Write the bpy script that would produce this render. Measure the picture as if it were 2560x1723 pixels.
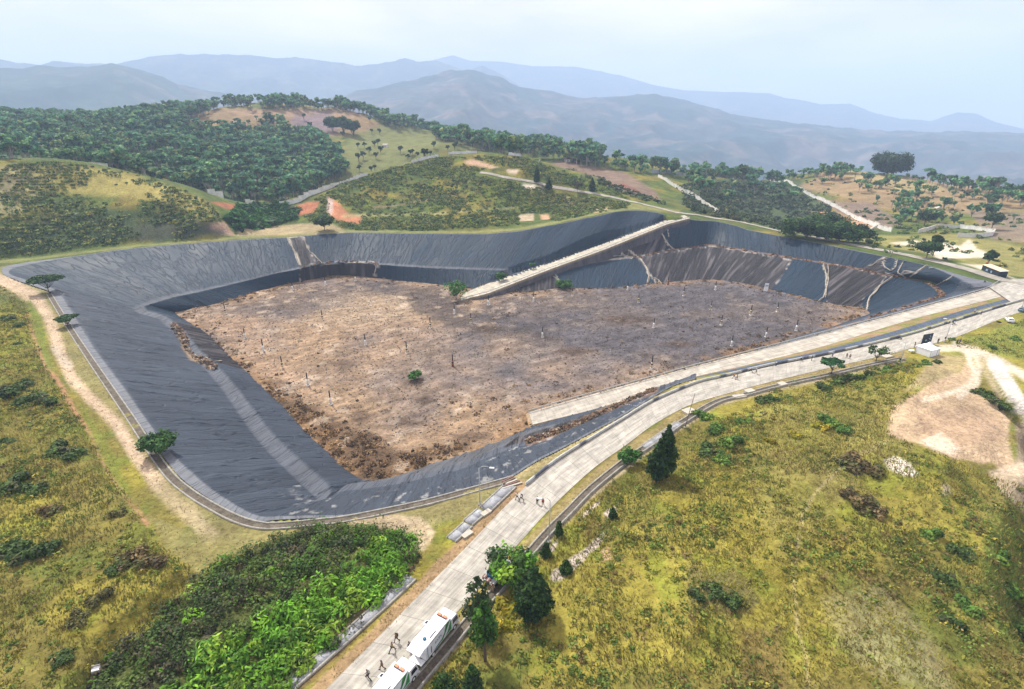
import bpy, bmesh, math, random
import numpy as np
from mathutils import Vector, Matrix
from mathutils.bvhtree import BVHTree
random.seed(7); RNG = np.random.default_rng(11)
for o in list(bpy.data.objects): bpy.data.objects.remove(o)
S = bpy.context.scene; COL = S.collection
R = math.radians
# ------------------------------------------------------------------ camera, world, sun, exposure
CAMH, PITCH, FPX = 65.0, R(22.5), 1350.0
CX, CY = 1280.0, 861.5
CP, SP = math.cos(PITCH), math.sin(PITCH)
cam_d = bpy.data.cameras.new('camera'); cam = bpy.data.objects.new('camera', cam_d); COL.objects.link(cam)
cam.location = (0, 0, CAMH); cam.rotation_euler = (R(90)-PITCH, 0, 0)
cam_d.sensor_width = 36; cam_d.lens = 36*FPX/2560; cam_d.clip_start = 1; cam_d.clip_end = 40000
S.camera = cam
SUN_EL, SUN_AZ = R(50), R(-35)       # azimuth measured from +Y (view direction) towards +X
w = bpy.data.worlds.new('World'); S.world = w; w.use_nodes = True
nt = w.node_tree; nt.nodes.clear()
out = nt.nodes.new('ShaderNodeOutputWorld'); bg = nt.nodes.new('ShaderNodeBackground')
sky = nt.nodes.new('ShaderNodeTexSky'); sky.sky_type = 'NISHITA'; sky.sun_disc = False
sky.sun_elevation = SUN_EL; sky.sun_rotation = SUN_AZ; sky.air_density = 1.0; sky.dust_density = 3.0; sky.ozone_density = 1.5
tc = nt.nodes.new('ShaderNodeTexCoord'); mp = nt.nodes.new('ShaderNodeMapping'); mp.inputs['Scale'].default_value = (1.0, 1.0, 3.0)
cn = nt.nodes.new('ShaderNodeTexNoise'); cn.inputs['Scale'].default_value = 1.6; cn.inputs['Detail'].default_value = 5; cn.inputs['Roughness'].default_value = .5
cr = nt.nodes.new('ShaderNodeValToRGB'); cr.color_ramp.elements[0].position = .3; cr.color_ramp.elements[0].color = (.80,)*3+(1,); cr.color_ramp.elements[1].position = .62; cr.color_ramp.elements[1].color = (1,)*3+(1,)
mx = nt.nodes.new('ShaderNodeMix'); mx.data_type = 'RGBA'; mx.inputs[7].default_value = (6.1, 5.75, 6.1, 1)
mp2 = nt.nodes.new('ShaderNodeMapping'); mp2.inputs['Scale'].default_value = (1.3, 1.3, 5.0); mp2.inputs['Location'].default_value = (.4, .2, 0)
cn2 = nt.nodes.new('ShaderNodeTexNoise'); cn2.inputs['Scale'].default_value = 2.2; cn2.inputs['Detail'].default_value = 6; cn2.inputs['Roughness'].default_value = .55
cr2 = nt.nodes.new('ShaderNodeValToRGB'); cr2.color_ramp.elements[0].position = .35; cr2.color_ramp.elements[0].color = (.50, .45, .45, 1); cr2.color_ramp.elements[1].position = .68; cr2.color_ramp.elements[1].color = (.86, .71, .65, 1)
cs2 = nt.nodes.new('ShaderNodeVectorMath'); cs2.operation = 'SCALE'; cs2.inputs['Scale'].default_value = 9.0
nt.links.new(tc.outputs['Generated'], mp2.inputs[0]); nt.links.new(mp2.outputs[0], cn2.inputs['Vector']); nt.links.new(cn2.outputs[0], cr2.inputs[0]); nt.links.new(cr2.outputs[0], cs2.inputs[0]); nt.links.new(cs2.outputs[0], mx.inputs[7])
nt.links.new(tc.outputs['Generated'], mp.inputs[0]); nt.links.new(mp.outputs[0], cn.inputs['Vector']); nt.links.new(cn.outputs[0], cr.inputs[0])
nt.links.new(cr.outputs[0], mx.inputs[0]); nt.links.new(sky.outputs[0], mx.inputs[6]); nt.links.new(mx.outputs[2], bg.inputs[0])
bg.inputs[1].default_value = 0.12; nt.links.new(bg.outputs[0], out.inputs[0])
sd = bpy.data.lights.new('sun', 'SUN'); sd.energy = 4.0; sd.angle = R(5); sd.color = (1, .95, .86)
so = bpy.data.objects.new('sun', sd); COL.objects.link(so)
sdir = Vector((math.sin(SUN_AZ)*math.cos(SUN_EL), math.cos(SUN_AZ)*math.cos(SUN_EL), math.sin(SUN_EL)))
so.rotation_euler = (-sdir).to_track_quat('-Z', 'Y').to_euler(); so.location = sdir*500
S.view_settings.view_transform = 'Standard'; S.view_settings.look = 'None'; S.view_settings.gamma = 1
S.view_settings.exposure = 0.92
S.cycles.use_denoising = True; S.cycles.max_bounces = 5; S.cycles.volume_bounces = 3; S.cycles.transparent_max_bounces = 4
S.cycles.sample_clamp_indirect = 4
# ------------------------------------------------------------------ projection helpers (source pixels of the 2560 x 1723 photo)
def P(px, py, z=0.0):
    x = (px-CX)/FPX; v = (py-CY)/FPX
    dx, dy, dz = x, CP-v*SP, -SP-v*CP
    t = (z-CAMH)/dz
    return np.array([dx*t, dy*t, z])
def PR(px, py, r):
    x = (px-CX)/FPX; v = (py-CY)/FPX
    dx, dy, dz = x, CP-v*SP, -SP-v*CP
    t = r/math.hypot(dx, dy)
    return np.array([dx*t, dy*t, CAMH+dz*t])
def proj(X):
    X = np.asarray(X, float); a = X[..., 0]; b = X[..., 1]; c = X[..., 2]-CAMH
    d = b*CP-c*SP; d = np.where(d < 1, 1, d)
    return CX+FPX*a/d, CY+FPX*(-(c*CP+b*SP))/d
def h32(ix, iy, seed):
    n = (ix.astype(np.int64)*374761393 + iy.astype(np.int64)*668265263 + seed*974711) & 0x7fffffff
    n = ((n ^ (n >> 13))*1274126177) & 0x7fffffff
    return ((n ^ (n >> 16)) & 0xffff)/65535.0
def vn(x, y, s=0):
    xi = np.floor(x); yi = np.floor(y); fx = x-xi; fy = y-yi
    fx = fx*fx*(3-2*fx); fy = fy*fy*(3-2*fy)
    a = h32(xi, yi, s); b = h32(xi+1, yi, s); c = h32(xi, yi+1, s); d = h32(xi+1, yi+1, s)
    return (a*(1-fx)+b*fx)*(1-fy)+(c*(1-fx)+d*fx)*fy
def fbm(x, y, s=0, o=4):
    t = 0; A = .5; n = 0
    for k in range(o):
        t = t+A*vn(x, y, s+k*17); n += A; A *= .5; x = x*2.03+3.1; y = y*2.03+1.7
    return t/n
def sstep(a, b, x):
    t = np.clip((x-a)/(b-a), 0, 1); return t*t*(3-2*t)
def sdist(x, y, poly, closed=True):
    """signed distance (negative inside) from points to a polygon, or plain distance to a polyline"""
    p = np.asarray(poly, float)[:, :2]; n = len(p)
    d2 = np.full(x.shape, 1e18); ins = np.zeros(x.shape, bool)
    for i in range(n if closed else n-1):
        a = p[i]; b = p[(i+1) % n]; e = b-a; L = e@e+1e-12
        t = np.clip(((x-a[0])*e[0]+(y-a[1])*e[1])/L, 0, 1)
        d2 = np.minimum(d2, (x-a[0]-t*e[0])**2+(y-a[1]-t*e[1])**2)
        if closed and a[1] != b[1]:
            c = ((a[1] > y) != (b[1] > y)) & (x < (b[0]-a[0])*(y-a[1])/(b[1]-a[1])+a[0])
            ins ^= c
    d = np.sqrt(d2)
    return np.where(ins, -d, d) if closed else d
def resamp(pts, n):
    p = np.asarray(pts, float); L = np.r_[0, np.cumsum(np.linalg.norm(np.diff(p, axis=0), axis=1))]
    t = np.linspace(0, L[-1], n); return np.stack([np.interp(t, L, p[:, k]) for k in range(p.shape[1])], 1)
def smooth(pts, sub):
    """Catmull-Rom through the points"""
    p = np.asarray(pts, float); q = np.vstack([2*p[0]-p[1], p, 2*p[-1]-p[-2]]); o = []
    for i in range(1, len(q)-2):
        for k in range(sub):
            t = k/sub; a, b, c, d = q[i-1:i+3]
            o.append(.5*((2*b)+(-a+c)*t+(2*a-5*b+4*c-d)*t*t+(-a+3*b-3*c+d)*t**3))
    o.append(q[-2]); return np.array(o)
def plen(p): return np.linalg.norm(np.diff(np.asarray(p), axis=0), axis=1).sum()
# ------------------------------------------------------------------ mesh helpers
def mesh_np(name, V, F, mat=None, col=None, uv=None, smooth_=False, parent=None):
    """V (n,3); F (m,k) quads or triangles; col (n,3) vertex colours; uv (n,2)"""
    V = np.asarray(V, np.float32); F = np.asarray(F, np.int32); k = F.shape[1]
    me = bpy.data.meshes.new(name); me.vertices.add(len(V)); me.vertices.foreach_set('co', V.ravel())
    me.loops.add(F.size); me.loops.foreach_set('vertex_index', F.ravel())
    me.polygons.add(len(F)); me.polygons.foreach_set('loop_start', np.arange(0, F.size, k, dtype=np.int32))
    me.update(calc_edges=True)
    if smooth_: me.polygons.foreach_set('use_smooth', np.ones(len(F), bool))
    if col is not None:
        c = np.ones((len(V), 4), np.float32); c[:, :col.shape[1]] = col
        at = me.color_attributes.new('Col', 'FLOAT_COLOR', 'POINT'); at.data.foreach_set('color', c.ravel())
    if uv is not None:
        ul = me.uv_layers.new(name='UVMap'); ul.data.foreach_set('uv', np.asarray(uv, np.float32)[F.ravel()].ravel())
    if mat: me.materials.append(mat)
    o = bpy.data.objects.new(name, me); COL.objects.link(o)
    if parent: o.parent = parent
    return o
def gridF(nr, nc):
    i = np.arange(nr-1)[:, None]*nc+np.arange(nc-1)[None]; i = i.ravel()
    return np.stack([i, i+1, i+nc+1, i+nc], 1)
def tag(o, label=None, cat=None, group=None, kind=None):
    if label: o['label'] = label
    if cat: o['category'] = cat
    if group: o['group'] = group
    if kind: o['kind'] = kind
    return o
def struct(o): o['kind'] = 'structure'; return o
# ------------------------------------------------------------------ materials
MATS = {}
def mat(name, base=(.5, .5, .5), rough=.8, attr=False, metal=0.0, nscale=None, namp=.25, bump=0, bscale=None, spec=.3, trans=0, aniso=None, uv=False, nscale2=None):
    if name in MATS: return MATS[name]
    m = bpy.data.materials.new(name); m.use_nodes = True; t = m.node_tree; b = t.nodes['Principled BSDF']
    b.inputs['Roughness'].default_value = rough; b.inputs['Metallic'].default_value = metal; b.inputs['Specular IOR Level'].default_value = spec
    if attr:
        a = t.nodes.new('ShaderNodeVertexColor'); a.layer_name = 'Col'; src = a.outputs[0]
    else:
        a = t.nodes.new('ShaderNodeRGB'); a.outputs[0].default_value = (*base, 1); src = a.outputs[0]
    c = t.nodes.new('ShaderNodeTexCoord'); vec = c.outputs['UV' if uv else 'Object']
    if aniso:
        mpn = t.nodes.new('ShaderNodeMapping'); mpn.inputs['Scale'].default_value = aniso; t.links.new(vec, mpn.inputs[0]); vec = mpn.outputs[0]
    for i, (sc, am) in enumerate([(nscale, namp), (nscale2, namp*.8)]):
        if not sc: continue
        n = t.nodes.new('ShaderNodeTexNoise'); n.inputs['Scale'].default_value = sc; n.inputs['Detail'].default_value = 5; n.inputs['Roughness'].default_value = .65
        t.links.new(vec, n.inputs['Vector'])
        mr = t.nodes.new('ShaderNodeMapRange'); mr.inputs[1].default_value = .3; mr.inputs[2].default_value = .7; mr.inputs[3].default_value = 1-am; mr.inputs[4].default_value = 1+am; mr.clamp = False
        t.links.new(n.outputs[0], mr.inputs[0])
        mu = t.nodes.new('ShaderNodeVectorMath'); mu.operation = 'SCALE'; t.links.new(src, mu.inputs[0]); t.links.new(mr.outputs[0], mu.inputs['Scale']); src = mu.outputs[0]
    t.links.new(src, b.inputs['Base Color'])
    if bump:
        n = t.nodes.new('ShaderNodeTexNoise'); n.inputs['Scale'].default_value = bscale or nscale or 1; n.inputs['Detail'].default_value = 4
        t.links.new(vec, n.inputs['Vector']); bu = t.nodes.new('ShaderNodeBump'); bu.inputs['Distance'].default_value = bump; bu.inputs['Strength'].default_value = 1
        t.links.new(n.outputs[0], bu.inputs['Height']); t.links.new(bu.outputs[0], b.inputs['Normal'])
    if trans:
        tr = t.nodes.new('ShaderNodeBsdfTranslucent'); t.links.new(src, tr.inputs[0]); ms = t.nodes.new('ShaderNodeMixShader'); ms.inputs[0].default_value = trans
        o = t.nodes['Material Output']; t.links.new(b.outputs[0], ms.inputs[1]); t.links.new(tr.outputs[0], ms.inputs[2]); t.links.new(ms.outputs[0], o.inputs[0])
    MATS[name] = m; return m
M_GROUND = mat('ground', attr=True, rough=.95, nscale=.9, nscale2=.11, namp=.30, bump=.5, bscale=1.3, spec=.1)
M_LEAF = mat('leaf', attr=True, rough=.7, spec=.2, trans=.25)
M_CONC = mat('weathered_concrete', (.30, .295, .27), rough=.9, nscale=.8, nscale2=6, namp=.22, bump=.02, bscale=4)
M_DRAIN = mat('drain_stone', (.27, .26, .23), rough=.95, nscale=1.2, nscale2=7, namp=.35, bump=.06, bscale=3)
M_FLOOR = mat('pit_floor', attr=True, rough=.95, nscale=1.1, nscale2=.16, namp=.34, bump=.5, bscale=1.6, spec=.1)
def liner_material():
    m = bpy.data.materials.new('liner_membrane'); m.use_nodes = True; t = m.node_tree; b = t.nodes['Principled BSDF']; L = t.links
    N = t.nodes.new
    a = N('ShaderNodeVertexColor'); a.layer_name = 'Col'; uvn = N('ShaderNodeTexCoord')
    def noise(scale3, sc, det=4, rough=.6):
        mpn = N('ShaderNodeMapping'); mpn.inputs['Scale'].default_value = scale3; L.new(uvn.outputs['UV'], mpn.inputs[0])
        n = N('ShaderNodeTexNoise'); n.inputs['Scale'].default_value = sc; n.inputs['Detail'].default_value = det; n.inputs['Roughness'].default_value = rough; L.new(mpn.outputs[0], n.inputs['Vector']); return n.outputs[0]
    def rng(v, a0, a1, b0, b1):
        mr = N('ShaderNodeMapRange'); mr.inputs[1].default_value = a0; mr.inputs[2].default_value = a1; mr.inputs[3].default_value = b0; mr.inputs[4].default_value = b1; L.new(v, mr.inputs[0]); return mr.outputs[0]
    def math_(op, x, y):
        k = N('ShaderNodeMath'); k.operation = op
        for i, q in enumerate((x, y)):
            if isinstance(q, (int, float)): k.inputs[i].default_value = q
            else: L.new(q, k.inputs[i])
        return k.outputs[0]
    streak = noise((1, .05, 1), .5, 5, .7)      # dust running down the slope
    broad = noise((.5, .25, 1), .12, 4)
    fine = noise((1, 1, 1), 1.6, 4)
    f = math_('MULTIPLY', rng(streak, .35, .75, .8, 1.3), rng(broad, .3, .7, .8, 1.22)); f = math_('MULTIPLY', f, rng(fine, .3, .7, .88, 1.12))
    sv = N('ShaderNodeVectorMath'); sv.operation = 'SCALE'; L.new(a.outputs[0], sv.inputs[0]); L.new(f, sv.inputs['Scale']); L.new(sv.outputs[0], b.inputs['Base Color'])
    L.new(rng(broad, .3, .7, .52, .68), b.inputs['Roughness']); b.inputs['Specular IOR Level'].default_value = .2
    # folds: sharp ridges that wander down the slope
    w1 = noise((1, .11, 1), .35, 3, .5); r1 = math_('ABSOLUTE', math_('SUBTRACT', w1, .5), 0); r1 = rng(r1, 0, .035, 1, 0)
    w2 = noise((1, .3, 1), .16, 2, .5); r2 = math_('ABSOLUTE', math_('SUBTRACT', w2, .5), 0); r2 = rng(r2, 0, .02, 1, 0)
    hgt = math_('ADD', math_('MULTIPLY', r1, .34), math_('MULTIPLY', r2, .4)); hgt = math_('ADD', hgt, math_('MULTIPLY', fine, .12)); hgt = math_('ADD', hgt, math_('MULTIPLY', streak, .3))
    bu = N('ShaderNodeBump'); bu.inputs['Distance'].default_value = .5; bu.inputs['Strength'].default_value = .75; L.new(hgt, bu.inputs['Height']); L.new(bu.outputs[0], b.inputs['Normal'])
    return m
M_LINER = liner_material()
M_LINER.node_tree.nodes['Principled BSDF'].inputs['Specular IOR Level'].default_value = .11
def road_material(name, base, slab, width_joint=True):
    base = [base[0]*.86, base[1]*.82, base[2]*.76]
    m = bpy.data.materials.new(name); m.use_nodes = True; t = m.node_tree; b = t.nodes['Principled BSDF']; L = t.links; N = t.nodes.new
    uvn = N('ShaderNodeTexCoord')
    br = N('ShaderNodeTexBrick'); br.offset = 0; br.inputs['Scale'].default_value = 1; br.inputs['Brick Width'].default_value = slab[0]; br.inputs['Row Height'].default_value = slab[1]; br.inputs['Mortar Size'].default_value = .035
    br.inputs['Color1'].default_value = (*[c*.9 for c in base], 1); br.inputs['Color2'].default_value = (*[min(1, c*1.1) for c in base], 1); br.inputs['Mortar'].default_value = (*[c*.45 for c in base], 1)
    L.new(uvn.outputs['UV'], br.inputs['Vector']); src = br.outputs['Color']
    for sc3, sc, am in (((.03, 1, 1), 1.3, .16), ((1, .12, 1), 1.5, .12), ((.25, 1, 1), .9, .16), ((1, 1, 1), .35, .22), ((1, 1, 1), 6, .10)):
        mpn = N('ShaderNodeMapping'); mpn.inputs['Scale'].default_value = sc3; L.new(uvn.outputs['UV'], mpn.inputs[0])
        n = N('ShaderNodeTexNoise'); n.inputs['Scale'].default_value = sc; n.inputs['Detail'].default_value = 4; L.new(mpn.outputs[0], n.inputs['Vector'])
        mr = N('ShaderNodeMapRange'); mr.inputs[1].default_value = .3; mr.inputs[2].default_value = .7; mr.inputs[3].default_value = 1-am; mr.inputs[4].default_value = 1+am; L.new(n.outputs[0], mr.inputs[0])
        mu = N('ShaderNodeVectorMath'); mu.operation = 'SCALE'; L.new(src, mu.inputs[0]); L.new(mr.outputs[0], mu.inputs['Scale']); src = mu.outputs[0]
    L.new(src, b.inputs['Base Color']); b.inputs['Roughness'].default_value = .9; return m
M_ROAD = road_material('concrete_road', (.40, .395, .37), (5.0, 3.6))
# ------------------------------------------------------------------ terrain height
TP = []      # scattered control points (x, y, z)
def zr(*l):
    for a in l: TP.append(PR(*a))
def zz(*l):
    for a in l: TP.append(P(*a))
def zh(*l):       # hidden points: pixel column at horizon level, horizontal distance, height
    for px, r, z in l:
        a = math.atan2((px-CX)/FPX, CP+.35*SP); TP.append(np.array([math.sin(a)*r, math.cos(a)*r, z]))
zz((-350, 690, 1), (30, 640, .5), (100, 636, .5), (200, 624, .5), (351, 611, .5), (592, 592, .5), (721, 588, .5), (860, 575, .5), (1035, 578, .5), (1183, 580, .5), (1294, 572, 2), (1405, 552, 5), (1516, 528, 9), (1590, 520, 9),
   (1645, 526, 8), (1690, 540, 6), (1739, 545, 4), (1785, 549, 2.5), (1840, 560, 1), (1933, 583, 0), (2030, 600, 0), (2166, 627, 0), (2303, 655, 0), (2400, 676, 0), (2560, 705, 0), (590, 585, .8), (2560, 680, -.6), (2700, 700, -1), (3000, 760, -1))
zr((-350, 560, 400), (-350, 430, 460), (0, 560, 395), (0, 480, 430), (0, 408, 462), (150, 560, 395), (150, 480, 430), (150, 405, 462), (250, 560, 393), (250, 480, 430), (250, 418, 460), (351, 480, 420), (351, 446, 440), (430, 550, 385), (430, 500, 400), (430, 462, 425), (540, 552, 376), (510, 500, 402),
   (650, 560, 400), (650, 525, 430), (760, 545, 400), (760, 490, 440), (850, 462, 470), (928, 433, 480), (1050, 400, 500), (1131, 385, 500), (1201, 381, 500), (1294, 388, 490), (1405, 422, 470), (1479, 451, 450), (1590, 497, 432), (1710, 515, 427),
   (860, 530, 400), (1000, 540, 390), (1000, 480, 430), (1150, 530, 382), (1150, 440, 450), (1294, 538, 388), (1294, 480, 420), (1400, 500, 420), (1240, 440, 440), (1351, 460, 435), (1443, 479, 430), (1517, 490, 425), (1591, 505, 418),
   (650, 470, 520), (650, 400, 650), (650, 330, 800), (650, 268, 950), (480, 400, 620), (480, 340, 780), (480, 280, 950), (300, 410, 600), (300, 350, 750), (300, 292, 950), (0, 390, 620), (0, 340, 780), (0, 298, 950), (-300, 390, 620), (-300, 340, 780), (-300, 300, 950),
   (800, 400, 640), (800, 330, 800), (800, 270, 950), (950, 400, 640), (950, 340, 800), (900, 280, 930), (1000, 305, 900), (1100, 366, 640), (1080, 340, 800), (1150, 345, 830), (1250, 362, 780), (1400, 382, 720), (1400, 405, 600), (1500, 395, 700), (1500, 430, 570), (1600, 410, 680), (1600, 450, 540), (1650, 490, 480),
   (1750, 435, 680), (1700, 480, 520), (1850, 448, 690), (1800, 500, 520), (1850, 540, 520), (1950, 555, 510), (1960, 452, 730), (2000, 500, 620), (2100, 426, 780), (2100, 500, 610), (2150, 560, 500), (2200, 436, 780), (2300, 448, 780), (2300, 520, 600), (2250, 575, 480), (2400, 590, 450), (2300, 615, 400), (2400, 640, 372),
   (2400, 470, 770), (2560, 560, 520), (2560, 620, 430), (2560, 480, 740), (2800, 480, 740), (2800, 560, 520))
zh((0, 525, 33), (150, 525, 32), (250, 530, 28), (430, 490, 17), (650, 480, 4), (-350, 540, 35), (850, 520, 8), (1000, 560, 16), (1131, 585, 22), (1201, 585, 22), (1294, 570, 20), (1405, 530, 14),
   (-300, 1120, 45), (0, 1120, 45), (300, 1120, 47), (650, 1120, 60), (900, 1100, 50), (1100, 980, 25), (1250, 930, 12), (1400, 880, 8), (1600, 860, -2), (1850, 880, -40), (2100, 960, -50), (2300, 960, -60), (2560, 930, -60), (2900, 930, -60),
   (-300, 1700, 0), (0, 1700, 0), (650, 1700, 0), (1250, 1700, -60), (1850, 1700, -130), (2560, 1700, -150), (3000, 1700, -150))
for a in range(-80, 81, 16):
    for r_ in (20, 90, 180, 250): TP.append(np.array([math.sin(R(a))*r_, math.cos(R(a))*r_, 0.0]))
TP = np.array(TP); TX = TP[:, :2]/100; n = len(TP)
def tk(d2): return .5*d2*np.log(d2+1e-9)
A = np.zeros((n+3, n+3)); d2 = ((TX[:, None]-TX[None])**2).sum(-1); A[:n, :n] = tk(d2)+np.eye(n)*2e-4; A[:n, n] = 1; A[:n, n+1:] = TX; A[n, :n] = 1; A[n+1:, :n] = TX.T
TW = np.linalg.solve(A, np.r_[TP[:, 2], 0, 0, 0])
def tps(x, y):
    x = np.asarray(x, float); sh = x.shape; x = x.ravel()/100; y = np.asarray(y, float).ravel()/100; o = np.empty(len(x))
    for i in range(0, len(x), 20000):
        a = x[i:i+20000, None]; b = y[i:i+20000, None]
        o[i:i+20000] = tk((a-TX[:, 0])**2+(b-TX[:, 1])**2)@TW[:n]+TW[n]+TW[n+1]*a[:, 0]+TW[n+2]*b[:, 0]
    return o.reshape(sh)
PLANE = np.array([P(*q)[:2] for q in [(-700, 760), (-100, 672), (5, 652), (100, 642), (351, 613), (592, 594), (721, 588), (860, 577), (1035, 579), (1183, 581), (1250, 600), (1500, 640), (1780, 600), (1885, 573), (1933, 581), (2070, 597), (2255, 630), (2403, 662), (2560, 697), (3300, 820), (3600, 1500)]]+[np.array((150, -60.)), np.array((-150, -60.))])
# lines of the place (pixels, z = 0)
RO_L = [(1314, 1216), (1257, 1272), (1183, 1350), (1109, 1425), (1035, 1500), (961, 1577), (850, 1688), (700, 1840), (560, 1990)]         # main road, pit side, near part
RO_Lf = [(1314, 1216), (1390, 1156), (1489, 1094), (1562, 1049), (1633, 1006), (1740, 961), (1811, 944), (1922, 917), (2070, 888), (2248, 846), (2384, 806), (2551, 755), (2800, 690)]
RO_R = [(2800, 728), (2560, 778), (2384, 845), (2277, 871), (2210, 889), (2070, 921), (1922, 956), (1811, 986), (1740, 1007), (1691, 1029), (1626, 1067), (1562, 1115), (1493, 1164), (1429, 1220), (1368, 1280), (1294, 1362), (1220, 1446), (1146, 1527), (1072, 1605), (980, 1700), (860, 1830), (740, 1960)]
DR = [(2255, 897), (2180, 912), (2070, 938), (1966, 960), (1866, 986), (1789, 1006), (1700, 1060), (1669, 1082), (1610, 1122), (1564, 1153), (1479, 1222), (1420, 1282), (1368, 1334), (1294, 1419), (1230, 1490), (1168, 1560), (1100, 1642), (1035, 1719), (930, 1850)]
CH = [(122, 734), (178, 826), (222, 893), (277, 974), (333, 1056), (381, 1130), (425, 1190), (474, 1232), (536, 1270), (592, 1298), (647, 1314), (703, 1315), (795, 1306), (860, 1299), (972, 1277), (1072, 1255), (1183, 1225), (1287, 1196)]
def W(pts, z=0): return np.array([P(a, b, z) for a, b in pts])
ROADPOLY = np.vstack([W(RO_L)[::-1], W(RO_Lf)[1:], W(RO_R)])[:, :2]
FIELD_L = W([(-500, 700), (0, 712), (55, 745), (67, 782), (85, 856), (107, 911), (144, 952), (159, 985), (192, 1041), (222, 1078), (240, 1140), (255, 1150), (266, 1177), (300, 1232), (326, 1262), (370, 1314), (407, 1377), (481, 1436), (430, 1490), (300, 1600), (200, 1750), (100, 1900), (-1200, 1900)])[:, :2]
FIELD_R = W([(2250, 905), (2070, 962), (1966, 985), (1866, 1015), (1740, 1085), (1660, 1150), (1560, 1230), (1480, 1310), (1420, 1390), (1370, 1460), (1290, 1560), (1210, 1650), (1120, 1760), (1000, 1900), (2500, 1950), (2551, 1658), (2477, 1565), (2432, 1473), (2443, 1369), (2473, 1295), (2484, 1251), (2500, 1200), (2554, 1180), (2523, 1093), (2536, 1067), (2487, 1026), (2449, 1004), (2400, 930), (2330, 905)])[:, :2]
LOW_R = W([(2455, 1008), (2490, 962), (2530, 985), (2600, 1000), (3300, 1100), (3600, 1900), (2750, 1950), (2600, 1700), (2490, 1560), (2447, 1473), (2458, 1369), (2488, 1295), (2510, 1225), (2562, 1180), (2530, 1095), (2543, 1070), (2495, 1028)])[:, :2]
BUSHPOLY = [(500, 1452), (560, 1410), (640, 1375), (720, 1335), (860, 1312), (960, 1318), (1030, 1350), (1045, 1400), (1010, 1450), (930, 1520), (860, 1590), (760, 1690), (640, 1800), (300, 1850), (150, 1800), (260, 1660), (380, 1560), (440, 1490)]
BUSHW = W(BUSHPOLY)[:, :2]
RIMPOLY = None
def height(x, y):
    x = np.asarray(x, float); y = np.asarray(y, float); r = np.hypot(x, y)
    z = tps(x, y); sdp = sdist(x, y, PLANE); wgt = sstep(0, 10, sdp)
    z = z*wgt
    z = z+wgt*(r > 250)*((fbm(x/60, y/60, 5)-.5)*9*sstep(380, 700, r)+(fbm(x/14, y/14, 9)-.5)*1.6*sstep(5, 40, sdp)+(fbm(x/90, y/200, 31)-.5)*22*sstep(600, 900, r))
    m = r < 420
    if m.any():
        xm, ym = x[m], y[m]; zm = z[m]
        f = -sdist(xm, ym, FIELD_L); zm = zm+sstep(0, 2.2, f+ (fbm(xm/3, ym/3, 3)-.5)*1.5)*1.9+sstep(5, 60, f)*4+sstep(2, 6, f)*(fbm(xm/6, ym/6, 4)-.5)*1.6
        f = -sdist(xm, ym, FIELD_R); zm = zm+sstep(0, 9, f)*1.8+sstep(5, 45, f)*3.2+sstep(2, 8, f)*((fbm(xm/7, ym/7, 8)-.5)*2.0+(fbm(xm/22, ym/22, 18)-.5)*3)
        f = -sdist(xm, ym, LOW_R); zm = zm-sstep(0, 7, f)*7-sstep(4, 50, f)*5+sstep(1, 6, f)*(fbm(xm/5, ym/5, 28)-.5)*2
        f = -sdist(xm, ym, BUSHW); zm = zm+sstep(0, 12, f)*1.2
        dr = np.minimum(sdist(xm, ym, ROADPOLY), 99); zm = np.where(dr < 2, np.minimum(zm, 0), zm)-.05
        zm = zm+sstep(2.5, 8, dr)*(fbm(xm/4, ym/4, 51)-.5)*.35*(1-wgt[m])
        z[m] = zm
    if RIMPOLY is not None:
        m = (r < 480) & (y > 40)
        f = -sdist(x[m], y[m], RIMPOLY); z[m] = np.where(f > 0, np.maximum(z[m]-.15-2.4*f-9*np.maximum(f-1.5, 0), -45), z[m])
    return z
# ------------------------------------------------------------------ the lined pit: columns of (apron, slope top, bench, floor)
def rz(px, py): # z of the raised rim
    return 0
FZ = -20.0
cols = []       # each: A(3) T(3) B(3) w F(3)
def addcol(T, B, w, F, A=None): 
    T = P(*T); B = P(*B); F = P(*F)
    if A is None:
        d = (T-B); d[2] = 0; d /= np.linalg.norm(d); A_ = T+d*1.3; A_[2] = T[2]
    else: A_ = P(*A)
    cols.append((A_, T, B, w, F))
# near wall, from where the ramp and the road nearly touch back to the near corner
nT = smooth(W([(1740, 944), (1682, 962), (1605, 1005), (1540, 1044), (1465, 1084), (1403, 1117), (1331, 1153), (1279, 1186), (1183, 1216), (1072, 1246), (961, 1271), (860, 1286), (780, 1288)]), 6)
nB = smooth(np.array([P(*q) for q in [(1740, 942.5, -8), (1648, 974, -10), (1560, 1012, -11), (1470, 1052, -12), (1400, 1082, -12), (1330, 1106, -12), (1240, 1134, -12), (1146, 1175, -12), (998, 1208, -12), (850, 1229, -12)]]), 6)
nF = smooth(np.array([P(*q) for q in [(1740, 942, -13.8), (1648, 971, -15.3), (1562, 1001, -16.6), (1472, 1027, -18), (1332, 1066, -19.8), (1240, 1107, -20), (1109, 1151, -20), (979, 1199, -20), (945, 1206, -20)]]), 6)
for a, b, c in zip(resamp(nT, 26), resamp(nB, 26), resamp(nF, 26)):
    d = a-b; d[2] = 0; d /= np.linalg.norm(d); cols.append((a+d*.8, a, b, 3, c))
addcol((703, 1290, 0), (822, 1246, -12), 3, (939, 1207.5, -20), (703, 1299, 0)); addcol((650, 1289, 0), (806, 1255, -12), 3.5, (925, 1206, -20), (640, 1302, 0))
lT = resamp(W([(600, 1267), (577, 1255), (511, 1207), (437, 1140), (370, 1052), (314, 971), (240, 874), (192, 797), (150, 728)]), 22)
lA = resamp(W([(585, 1281), (518, 1244), (455, 1199), (407, 1140), (355, 1067), (314, 1015), (259, 945), (211, 874), (166, 804), (122, 728)]), 22)
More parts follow.
